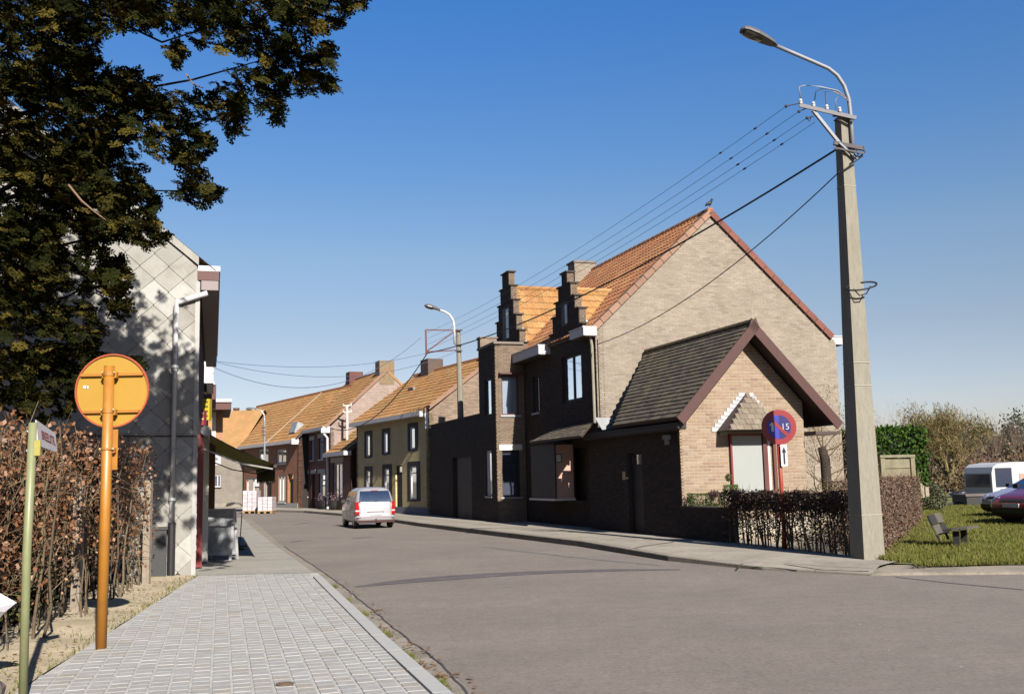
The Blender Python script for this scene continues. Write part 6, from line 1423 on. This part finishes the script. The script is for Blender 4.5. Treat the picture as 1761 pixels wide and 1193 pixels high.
# local frame: x = along seat depth away from the back, y = length
def lbar(x0,x1,y0,y1,z0,z1,tilt=0,m=BW2,name='plank'):
    b=MB(); c=math.cos(tilt);s=math.sin(tilt); V=[]
    for z in (z0,z1):
        for (x,y) in ((x0,y0),(x1,y0),(x1,y1),(x0,y1)): V.append((x*c-z*s,y,x*s+z*c))
    b.hexa(V); return part(name,b,m,bn,local=True)
tl=math.radians(22)
lbar(-.14,-.10,-.45,.05,.60,.84,tl,BW1); lbar(-.14,-.10,.05,.55,.62,.86,tl,BW2); lbar(-.14,-.10,-.45,.05,.34,.58,tl,BW2); lbar(-.14,-.10,.05,.55,.34,.58,tl,BW1)
lbar(-.05,.12,-.45,.55,.36,.41,math.radians(6),BW1); lbar(.14,.31,-.45,.55,.36,.41,math.radians(6),BW2); lbar(.33,.50,-.45,.55,.36,.41,math.radians(6),BW2)
bn.scale=(.82,.82,.82)
lbar(.08,.22,-.32,-.24,.0,.36,0,BW1,'support'); lbar(.08,.22,.34,.42,.0,.36,0,BW1,'support'); lbar(-.17,-.13,-.38,-.30,.2,.8,tl,BW1,'back_post'); lbar(-.17,-.13,.36,.44,.2,.8,tl,BW1,'back_post')
# ================= vehicles =================
TYRE=mat('tyre_rubber',(.018,.018,.018),rough=.9,var=.2,bump=0); BLK=mat('black_plastic',(.02,.018,.018),rough=.6,bump=0); RIM=mat('wheel_rim',(.42,.42,.43),rough=.35,metal=.6,bump=0); CGL=mat('car_glass',(.02,.03,.06),rough=.06,spec=1.,bump=0,var=.05)
def paint(name,c,metal=.15,rough=.28): return mat(name,c,rough=rough,metal=metal,var=.04,scale=2,bump=0,spec=.5,coat=.6)
def car(name,label,loc,heading,lev,m,wheels,wr,side_w=(),rear_w=None,front_w=None,extra=None,group=None):
    """local: x forward from rear bumper, y left, z up. lev: (z, x_rear, x_front, half_width, corner radius)"""
    t=thing(name,label,'car',loc,rotz=math.atan2(heading[1],heading[0]),group=group)
    nc=6; b=MB(); rings=[]
    for (z,xr,xf,hw,r) in lev:
        pts=[]
        for (cx_,cy_,a0) in ((xf-r,hw-r,0),(xr+r,hw-r,90),(xr+r,-hw+r,180),(xf-r,-hw+r,270)):
            for k in range(nc+1):
                a=math.radians(a0+90*k/nc); pts.append((cx_+r*math.cos(a),cy_+r*math.sin(a),z))
        rings.append(len(b.v)); b.v+=pts
    n=4*(nc+1)
    for i in range(len(lev)-1):
        for k in range(n): b.f.append((rings[i]+k,rings[i]+(k+1)%n,rings[i+1]+(k+1)%n,rings[i+1]+k)); b.t.append(0)
    b.f.append(tuple(rings[-1]+k for k in range(n))); b.t.append(0); b.f.append(tuple(rings[0]+k for k in reversed(range(n)))); b.t.append(0)
    me=mesh('body',b,True)
    body=link('body',me,m,t)
    zs=[l[0] for l in lev]; ev=lambda z,i: float(np.interp(z,zs,[l[i] for l in lev]))
    def sidepatch(poly_lo,poly_hi,z0,z1,off,s,mm,nm,par,seg=5):
        b=MB()
        for k in range(seg):
            za,zb=z0+(z1-z0)*k/seg,z0+(z1-z0)*(k+1)/seg; f=lambda z,i:poly_lo[i]+(poly_hi[i]-poly_lo[i])*(z-z0)/(z1-z0)
            q=[(f(za,0),s*(ev(za,3)+off),za),(f(za,1),s*(ev(za,3)+off),za),(f(zb,1),s*(ev(zb,3)+off),zb),(f(zb,0),s*(ev(zb,3)+off),zb)]
            b.poly(q if s>0 else q[::-1])
        return part(nm,b,mm,par,local=True,smooth=True)
    for s in (-1,1):
        for (lo,hi,z0,z1) in side_w: sidepatch(lo,hi,z0,z1,.006,s,CGL,'side_window',t)
    def endpatch(y0,y1,Y0,Y1,z0,z1,off,rear,mm,nm,par,seg=5):
        b=MB()
        for k in range(seg):
            za,zb=z0+(z1-z0)*k/seg,z0+(z1-z0)*(k+1)/seg; g=lambda z,a,c:a+(c-a)*(z-z0)/(z1-z0); xx=lambda z:(ev(z,1)-off) if rear else (ev(z,2)+off)
            q=[(xx(za),g(za,y0,Y0),za),(xx(za),g(za,y1,Y1),za),(xx(zb),g(zb,y1,Y1),zb),(xx(zb),g(zb,y0,Y0),zb)]; b.poly(q)
        return part(nm,b,mm,par,local=True,smooth=True)
    if rear_w: endpatch(*rear_w,.007,True,CGL,'rear_window',t)
    if front_w: endpatch(*front_w,.007,False,CGL,'windscreen',t)
    for x in wheels:
        for s in (-1,1):
            hw=ev(wr,3); b=MB(); pts=[(x+(wr+.06)*math.cos(a),s*(hw+.004),wr+(wr+.06)*math.sin(a)) for a in np.linspace(-.5,math.pi+.5,16)]; b.poly(pts if s<0 else pts[::-1]); part('wheel_arch',b,BLK,t,local=True)
            b=MB(); b.tube([(x,s*(hw-.17),wr),(x,s*(hw-.01),wr),(x,s*(hw+.012),wr)],[wr,wr,wr-.03],20); w_=part('wheel',b,TYRE,t,local=True)
            b=MB(); b.tube([(x,s*(hw+.008),wr),(x,s*(hw+.018),wr)],[wr*.64,wr*.58],14); part('rim',b,RIM,w_,local=True)
    if extra: extra(t,body,ev,sidepatch,endpatch)
    return t
def lbox(t,x0,x1,y0,y1,z0,z1,m,nm): b=MB(); b.box(x0,x1,y0,y1,z0,z1); return part(nm,b,m,t,local=True)
SIL=paint('lilac_silver',(.40,.375,.385),metal=.25)
mpv=[(.22,.14,3.42,.70,.24),(.28,.05,3.50,.78,.27),(.36,.01,3.52,.81,.28),(.45,.0,3.53,.82,.28),(.52,.03,3.53,.82,.28),(.62,.04,3.52,.825,.28),(.80,.06,3.45,.825,.28),(.92,.08,3.30,.815,.27),(.98,.10,2.85,.80,.26),(1.08,.13,2.62,.775,.24),(1.20,.175,2.50,.75,.23),(1.32,.225,2.36,.72,.22),(1.44,.285,2.22,.685,.22),(1.53,.35,2.08,.64,.24),(1.585,.43,1.95,.58,.27),(1.62,.55,1.8,.48,.3),(1.64,.78,1.5,.34,.3)]
def mpvx(t,body,ev,sp,ep):
    LR=mat('tail_red',(.40,.012,.012),rough=.2,bump=0,spec=.7); LW=mat('lamp_clear',(.6,.5,.48),rough=.15,bump=0)
    for s in (-1,1):
        y0=s*.66;y1=s*.80
        for (z0,z1,m) in ((.74,1.06,LR),(.68,.74,LW),(.56,.68,LR)):
            b=MB(); xr=lambda z:ev(z,1); 
            c=[(xr(z0)-.018,y0),(xr(z0)+.04,y1*1.0),(xr(z0)+.20,s*(ev(z0,3)+.012)),(xr(z0)+.2,s*.6)]; c2=[(xr(z1)-.018,y0*(1.03 if z1>1 else 1)),(xr(z1)+.04,y1),(xr(z1)+.17,s*(ev(z1,3)+.010)),(xr(z1)+.2,s*.6)]
            V=[(x,y,z0) for x,y in c]+[(x,y,z1) for x,y in c2]
            if s>0: V=[V[3],V[2],V[1],V[0],V[7],V[6],V[5],V[4]]
            b.hexa(V); part('tail_light',b,m,t,local=True)
    ep(-.74,.74,-.76,.76,.44,.50,.012,True,mat('bumper_seam',(.3,.25,.28)),'bumper_seam',t)
    lbox(t,-.025,.10,-.76,.76,.24,.33,mat('dark_maroon',(.06,.02,.02)),'bumper_skirt')  # skirt in a single dark maroon tone
    lbox(t,-.006,.02,-.26,.26,.52,.64,mat('number_plate',(.55,.53,.52),rough=.5),'number_plate'); lbox(t,-.0,.05,-.34,.34,.66,.69,SIL,'tailgate_handle')
    lbox(t,.30,.34,-.14,.14,1.49,1.515,mat('brake_lamp',(.3,.02,.03)),'brake_lamp')
    b=MB(); b.bar((.06,.02,1.07),(.19,-.22,1.16),.012); part('rear_wiper',b,BLK,t,local=True)
    b=MB(); b.tube([(.02,0,.36),(-.06,0,.34),(-.07,0,.40)],.018,6); part('tow_bar',b,BLK,t,local=True)
    for s in (-1,1): lbox(t,2.42,2.58,min(s*.82,s*.98),max(s*.82,s*.98),1.0,1.14,BLK,'mirror')
    for s in (-1,1):
        for x in (1.18,2.02): lbox(t,x,x+.012,min(s*(ev(.7,3)+.001),s*(ev(.7,3)+.004)),max(s*(ev(.7,3)+.001),s*(ev(.7,3)+.004)),.4,.98,BLK,'door_seam')
        lbox(t,1.3,1.45,min(s*.81,s*.835),max(s*.81,s*.835),.84,.87,SIL,'door_handle')
    b=MB(); b.box(.36,.44,-.08,.0,1.2,1.36); 
    lbox(t,3.44,3.5,-.7,-.45,.62,.78,LW,'headlight'); lbox(t,3.44,3.5,.45,.7,.62,.78,LW,'headlight')
p=gnd(644,908.5); hd3=(-math.sin(math.radians(19)),math.cos(math.radians(19)))
cl3=gnd(678,908); 
mpvo=car('small_van_car','silver lilac compact people carrier driving away down the street',(p[0]+.05,p[1],0.004),hd3,mpv,SIL,(.62,2.95),.29,side_w=(((.42,1.12),(.52,1.12),1.06,1.48),((1.2,2.0),(1.2,1.9),1.06,1.48),((2.06,2.5),(1.96,2.14),1.06,1.48)),rear_w=(-.66,.66,-.58,.58,1.05,1.49),front_w=(-.66,.66,-.56,.56,1.08,1.5),extra=mpvx); mpvo.scale=(.86,.86,.86)
hatch=[(.20,.10,3.75,.72,.2),(.32,.02,3.88,.80,.25),(.5,.0,3.92,.83,.3),(.64,.02,3.86,.84,.32),(.74,.03,3.70,.835,.34),(.83,.05,3.30,.83,.34),(.92,.10,2.95,.80,.3),(1.1,.25,2.55,.74,.25),(1.28,.42,2.2,.67,.22),(1.38,.6,1.95,.6,.22),(1.42,.9,1.6,.42,.3)]
def hatx(plate=False):
    def f(t,body,ev,sp,ep):
        LW=mat('headlamp_glass',(.42,.42,.46),rough=.12,bump=0,spec=.8)
        for s in (-1,1):
            b=MB(); V=[(3.60,s*.52,.60),(3.86,s*.50,.58),(3.80,s*.74,.58),(3.52,s*.84,.60),(3.50,s*.52,.78),(3.76,s*.50,.72),(3.66,s*.74,.73),(3.42,s*.84,.77)]
            if s<0: V=[V[3],V[2],V[1],V[0],V[7],V[6],V[5],V[4]]
            b.hexa(V); part('headlight',b,LW,t,local=True)
            lbox(t,2.55,2.7,min(s*.84,s*1.0),max(s*.84,s*1.0),.92,1.04,BLK,'mirror')
        ep(-.40,.40,-.36,.36,.60,.68,.012,False,BLK,'grille',t); ep(-.66,.66,-.66,.66,.24,.44,.012,False,BLK,'bumper_intake',t); lbox(t,3.9,3.93,-.26,.26,.46,.56,mat('number_plate',(.55,.53,.52)),'number_plate')
    return f
LG=gnd
p=np.array([12.25,26.3]); hv=np.array([-.93,-.37]); hv/=np.linalg.norm(hv)
def place(front,hv): return (front[0]-hv[0]*3.9,front[1]-hv[1]*3.9)
r=place((12.95,27.1),hv); car('red_car','dark red hatchback parked nose in on the lawn at the right edge','' and None or (r[0],r[1],.1),hv,hatch,paint('dark_red_paint',(.15,.008,.022)),(.75,3.1),.30,side_w=(((.6,1.4),(.75,1.4),.93,1.3),((1.46,2.5),(1.46,2.05),.93,1.3)),front_w=(-.68,.68,-.52,.52,.93,1.35),rear_w=(-.62,.62,-.52,.52,.95,1.32),extra=hatx())
hv2=np.array([-.95,-.2]); hv2/=np.linalg.norm(hv2); r=place((14.6,31.6),hv2)
car('silver_car','silver lilac hatchback with blue windscreen parked behind the red car',(r[0],r[1],.05),hv2,hatch,paint('pale_lilac_paint',(.40,.36,.42)),(.75,3.1),.30,side_w=(((.6,1.4),(.75,1.4),.93,1.3),((1.46,2.5),(1.46,2.05),.93,1.3)),front_w=(-.68,.68,-.52,.52,.93,1.35),extra=hatx())
hv3=np.array([-.98,-.05]); r=place((25.2,59.5),hv3)
car('black_car','black car with a bright wheel parked left of the caravan',(r[0],r[1],-.48),hv3,hatch,paint('black_paint',(.012,.013,.02)),(.75,3.1),.31,side_w=(((.6,1.4),(.75,1.4),.93,1.3),((1.46,2.5),(1.46,2.05),.93,1.3)),front_w=(-.68,.68,-.52,.52,.93,1.35),extra=hatx())
# caravan
cv0=atd(1742,850,52.); cl,ch_=5.2,2.2
cvn=thing('caravan','white caravan with dark front window parked behind the cars','caravan',(cv0[0],52.,-.42),rotz=math.radians(14))
# local: y depth away, x along; front (short) face toward camera-left
CW=mat('caravan_white',(.48,.48,.50),rough=.45,var=.05,bump=0)
def csec(x,zt,ins): return [(x,0+ins,.45),(x,2.1-ins,.45),(x,2.1-ins,zt),(x,ins,zt)]
b=MB(); xs=[(-1.15,1.75,.0),(-1.05,2.05,0),(-.8,2.2,0),(0,2.28,0),(3.6,2.28,0),(4.2,2.15,0),(4.5,1.8,0)]; rr=[]
for (x,zt,i) in xs: rr.append(len(b.v)); b.v+=[(x if z<1.2 else x, y,z) for (x,y,z) in csec(x,zt,i)]
for i in range(len(xs)-1):
    for k in range(4): b.f.append((rr[i]+k,rr[i]+(k+1)%4,rr[i+1]+(k+1)%4,rr[i+1]+k)); b.t.append(0)
b.f.append((rr[0],rr[0]+1,rr[0]+2,rr[0]+3)); b.f.append((rr[-1]+3,rr[-1]+2,rr[-1]+1,rr[-1])); b.t+=[0,0]
part('body',b,CW,cvn,local=True)
lbox(cvn,-.95,.02,-.02,-.004,1.05,2.0,CGL,'front_window'); lbox(cvn,-1.175,-1.155,.15,1.95,1.05,1.7,CGL,'side_window'); lbox(cvn,.45,1.3,-.02,-.004,1.15,1.7,mat('pink_curtain',(.42,.28,.24)),'side_window'); lbox(cvn,1.32,1.6,-.025,-.004,1.15,1.72,mat('window_shade',(.05,.02,.03)),'side_window')
lbox(cvn,1.7,3.2,-.02,-.004,.6,2.1,mat('blue_awning_cloth',(.10,.15,.36),rough=.7),'awning_cloth'); lbox(cvn,-.7,-.35,-.03,-.004,.55,.95,BLK,'service_hatch'); lbox(cvn,.0,3.4,-.03,-.004,.45,.8,mat('lower_trim',(.12,.10,.10)),'lower_panel')
for y in (.05,1.95):
    b=MB(); b.tube([(1.4,y-.08,.3),(1.4,y+.1,.3)],.3,14); w_=part('wheel',b,TYRE,cvn,local=True)
b=MB(); b.bar((-1.1,.6,.45),(-2.3,1.0,.42),.08); b.bar((-1.1,1.5,.45),(-2.3,1.0,.42),.08); b.tube([(-2.1,1.,0),(-2.1,1.,.5)],.04,6); part('tow_frame',b,BLK,cvn,local=True)
# low dark trailer in front of it
tp_=atd(1690,856,42.); tr=thing('trailer','low dark covered trailer between the caravan and the cars','trailer',(tp_[0],42.,-.15)); 
lbox(tr,-.65,1.9,0,1.4,.25,.62,BLK,'box'); lbox(tr,-.7,1.95,-.05,1.45,.62,.70,mat('grey_tarp',(.17,.13,.12),rough=.7,var=.3,scale=3),'tarp')
for x in (.5,): 
    b=MB(); b.tube([(x,-.08,.25),(x,.08,.25)],.25,12); part('wheel',b,TYRE,tr,local=True)
b=MB(); b.bar((-.65,.7,.35),(-1.3,.7,.3),.07); part('tow_bar',b,BLK,tr,local=True)
# ================= pallets with wrapped packs =================
PKM=mat('wrapped_pack',(.5,.45,.46),rough=.4,var=.15,scale=5,bump=.3,bscale=25,cols=[(.60,.54,.55),(.52,.46,.48),(.64,.60,.60),(.56,.47,.50)],dirt=.3,dcol=(.42,.25,.30),dscale=4)
def pallet(px0,px1,D,rows,ht,label):
    p,q=atd(px0,878,D),atd(px1,878,D); W=Wall((p[0],D,0),np.array([1,0,0.]),np.array([0,-1,0.])); w_=q[0]-p[0]; t=thing('pallet_load',label,'pallet load',(p[0],D,.1))
    for k in range(3): b=MB(); b.wbox(W,0+k*(w_-.12)/2,.12+k*(w_-.12)/2,-1.,0,.02,.12); part('pallet_block',b,mat('pallet_wood',(.42,.26,.12),rough=.9,var=.2),t)
    b=MB(); b.wbox(W,-.02,w_+.02,-1.02,.02,.12,.16); part('pallet_deck',b,MATS['pallet_wood'],t)
    nc=3; h=(ht-.17)/rows
    for r_ in range(rows):
        for c_ in range(nc):
            for dpt_ in range(2):
                g=.012; j=random.uniform(-.01,.01); b=MB(); b.wbox(W,c_*w_/nc+g,(c_+1)*w_/nc-g,-.5*(dpt_+1)+g,-.5*dpt_-g+j,.165+r_*h,.165+(r_+1)*h-.012); part('pack',b,PKM,t)
pallet(417,441,57.5,5,1.28,'taller left stack of white shrink wrapped packs on a pallet'); pallet(443,468,56.5,4,.92,'lower right stack of white shrink wrapped packs on a pallet')
# tubs with plants by the narrow house
for k,(x,D,lb) in enumerate(((559,58.3,'dark tub with pink flowers left of the white downpipe'),(575,56.4,'dark tub with pink flowers right of the white downpipe'))):
    p=atd(x,870,D); t=thing('plant_tub',lb,'plant tub',(p[0],D,.12),group='plant tubs by the narrow house')
    b=MB(); b.tube([(p[0],D,.12),(p[0],D,.3),(p[0],D,.62)],[.16,.25,.32],12); part('tub',b,BLK,t)
    P=[np.array([p[0],D,.72])+RNG.normal(0,1,3)*np.array([.2,.15,.17]) for _ in range(220)]; leafcloud('leaves',P,.09,leafmat('tub_leaf',[(.05,.08,.03),(.38,.18,.24),(.12,.10,.08)],trans=.1),t)
# ================= trees and house beyond the lawn =================
def bare(name,label,px,D,h,n,depth,spread,r,up=.35,m=TWIG,grp=None,base=-.5,tw=None,ln=None,scale=1.):
    g=atd(px,850,D); t=thing(name,label,'tree',(g[0],D,base),group=grp); tr=MB(); p=np.array([g[0],D,base]); q=p+np.array([RNG.normal(0,.15),0,h*.28]); tr.tube([p,(p+q)/2+np.array([RNG.normal(0,.06),0,0]),q],[r*1.2,r,r*.85],8); part('trunk',tr,BARK if tw is None else tw,t,smooth=True)
    b=MB(); tips=[]
    for k in range(n+3):
        a=2*math.pi*k/(n+3)+RNG.random(); d=np.array([math.cos(a)*spread,math.sin(a)*spread,1.]); twig(b,q-np.array([0,0,RNG.random()*h*.1]),d,(ln or h*.30)*RNG.uniform(.85,1.1),r*.5,n,depth,.42,up,3,tips)
    part('branches',b,m,t,kind='stuff'); return t,tips
WIL=mat('willow_twig',(.2,.2,.1),rough=.9,var=.2,bump=0,cols=[(.24,.19,.07),(.30,.24,.09),(.17,.12,.06),(.22,.16,.08)])
t,tips=bare('willow_tree','large bare round willow with olive yellow twigs behind the black car',1632,66,6.2,5,4,.5,.15,up=.2,m=WIL,ln=1.75)
P=[x+RNG.normal(0,.28,3) for x in tips for _ in range(3)]; P=P[:9000]; leafcloud('crown',P,.42,leafmat('catkin',[(.20,.155,.05),(.26,.20,.06),(.14,.10,.045)],trans=.2),t,aspect=.07,orient=np.tile([0,0,.8],(len(P),1)))
for (px,D,h,lb) in ((1675,78,6.6,'bare brownish tree right of the big willow'),(1705,86,6.3,'reddish bare tree above the caravan roof'),(1735,92,6.4,'bare tree left of the red roofed house'),(1757,98,8.,'tall thin bare tree at the right edge')):
    t,tips=bare('bare_tree',lb,px,D,h,4,4,.5,.13,up=.2,m=mat('brown_twig',(.15,.1,.08),rough=.9,var=.2,bump=0,cols=[(.15,.10,.075),(.19,.13,.09),(.12,.085,.065)]),ln=h*.29,grp='bare trees beyond the caravan')
for (px,D,h,lb) in ((1535,52,7.0,'thin bare branches rising behind the evergreen hedge'),(1560,60,7.0,'second set of thin bare branches above the evergreen hedge'),(1470,60,7.,'thin bare tree glimpsed between gable and pole')):
    bare('bare_tree',lb,px,D,h,3,3,.5,.05,up=.3,m=MATS['brown_twig'],ln=h*.30)
for (px,D,rx,h,lb) in ((1748,105,5.,6.2,'dark green pine behind the red roofed house'),(1722,118,4.,5.6,'smaller dark pine left of the red roofed house')):
    g=atd(px,850,D); t=thing('pine_tree',lb,'tree',(g[0],D,-.6)); b=MB(); b.tube([(g[0],D,-.6),(g[0],D,h*.7)],[.3,.15],7); part('trunk',b,BARK,t); P=[]
    for k in range(24):
        c=np.array([g[0]+RNG.normal(0,rx*.4),D+RNG.normal(0,rx*.4),h*.62+RNG.normal(0,h*.16)]); P+=[c+RNG.normal(0,.55,3) for _ in range(130)]
    leafcloud('crown',P,.35,leafmat('pine_needle',[(.025,.035,.015),(.04,.05,.02),(.05,.05,.03)],trans=0),t)
# undergrowth band
P=[]
for _ in range(30000):
    px=RNG.uniform(1598,1800); D=RNG.uniform(64,100); g=atd(px,800,D); P.append((g[0],D,-.6+abs(RNG.normal(0,1.1))))
o=link('undergrowth',None,None) if False else None
V=np.array(P); n=len(P)
def cloudobj(name,P,size,m):
    P=np.array(P); n=len(P); d=RNG.normal(0,1,(n,3)); d[:,2]=np.abs(d[:,2])*1.4; d/=np.linalg.norm(d,axis=1)[:,None]; e=np.cross(d,RNG.normal(0,1,(n,3))); e/=np.linalg.norm(e,axis=1)[:,None]; a=d*size; b=e*size*.3
    V=np.empty((n,4,3)); V[:,0]=P; V[:,1]=P+a*.5+b; V[:,2]=P+a; V[:,3]=P+a*.5-b; o=link(name,meshnp(name,V.reshape(-1,3),np.arange(n*4).reshape(-1,4),RNG.random(n)),m); o['kind']='stuff'; return o
cloudobj('undergrowth',P,.22,leafmat('undergrowth_leaf',[(.12,.08,.035),(.16,.11,.04),(.08,.055,.03),(.20,.13,.04)],trans=.1))
P=[]
for _ in range(30000):
    px=RNG.uniform(1480,2600); D=RNG.uniform(125,175); g=atd(px,800,D); P.append((g[0],D,-.6+RNG.random()**1.3*(5.2+1.3*math.sin(g[0]*.35)+.8*math.sin(g[0]*1.3))))
cloudobj('far_wood',P,.8,leafmat('far_wood_twig',[(.13,.10,.085),(.17,.13,.10),(.10,.08,.07),(.09,.09,.06)],trans=0))
g0=atd(1728,800,108.)
rh=thing('red_roof_house','distant house with steep red tiled roof and pale gable at the right edge','house',(g0[0],108,-.6)); x0=g0[0]
RRT=mat('red_roof_tile',(.34,.10,.045),rough=.85,var=.25,scale=1.5); z1,z2=2.6,4.3
b=MB(); b.box(x0+.4,x0+7.,108.6,113,-.6,2.5); part('wall',b,CREAM,rh)
b=MB(); b.poly([(x0-.3,108,z1),(x0+8,108,z1),(x0+8,111,4.6),(x0+1.2,111,4.6)]); b.poly([(x0-.3,108,z1),(x0+1.2,111,4.6),(x0-.3,114,z1)]); b.poly([(x0+8,108,z1),(x0+8,114,z1),(x0+8,111,4.6)]); b.poly([(x0-.3,114,z1),(x0+1.2,111,4.6),(x0+8,111,4.6),(x0+8,114,z1)]); part('roof',b,RRT,rh)
b=MB(); b.box(x0+1.9,x0+2.4,109.5,110.1,3.3,6.0); part('chimney',b,CREAM,rh)
b=MB(); b.box(x0+1.,x0+2.4,108.55,108.59,.8,2.0); part('window',b,CGL,rh)
c=atd(1668,790,80.); b=MB(); W_=Wall((c[0],80,0),np.array([1,0,0.]),np.array([0,-1,0.]))
oh_=thing('old_shed','small dark shed with a reddish round gable above the caravan','shed',(c[0],80,-.5)); b.wbox(W_,-.8,2.2,-3,0,-.5,2.2); part('wall',b,mat('shed_boards',(.12,.05,.03),rough=.9),oh_); b=MB(); b.poly([W_.P(-1,.1,2.15),W_.P(.2,.1,3.1),W_.P(.2,-3.,3.1),W_.P(-1,-3,2.15)]); b.poly([W_.P(.2,.1,3.1),W_.P(2.5,.1,2.15),W_.P(2.5,-3,2.15),W_.P(.2,-3.,3.1)]); b.poly([W_.P(-.8,.02,2.15),W_.P(2.2,.02,2.15),W_.P(.2,.02,3.05)]); part('roof',b,mat('shed_roof',(.07,.035,.03),rough=.9),oh_)
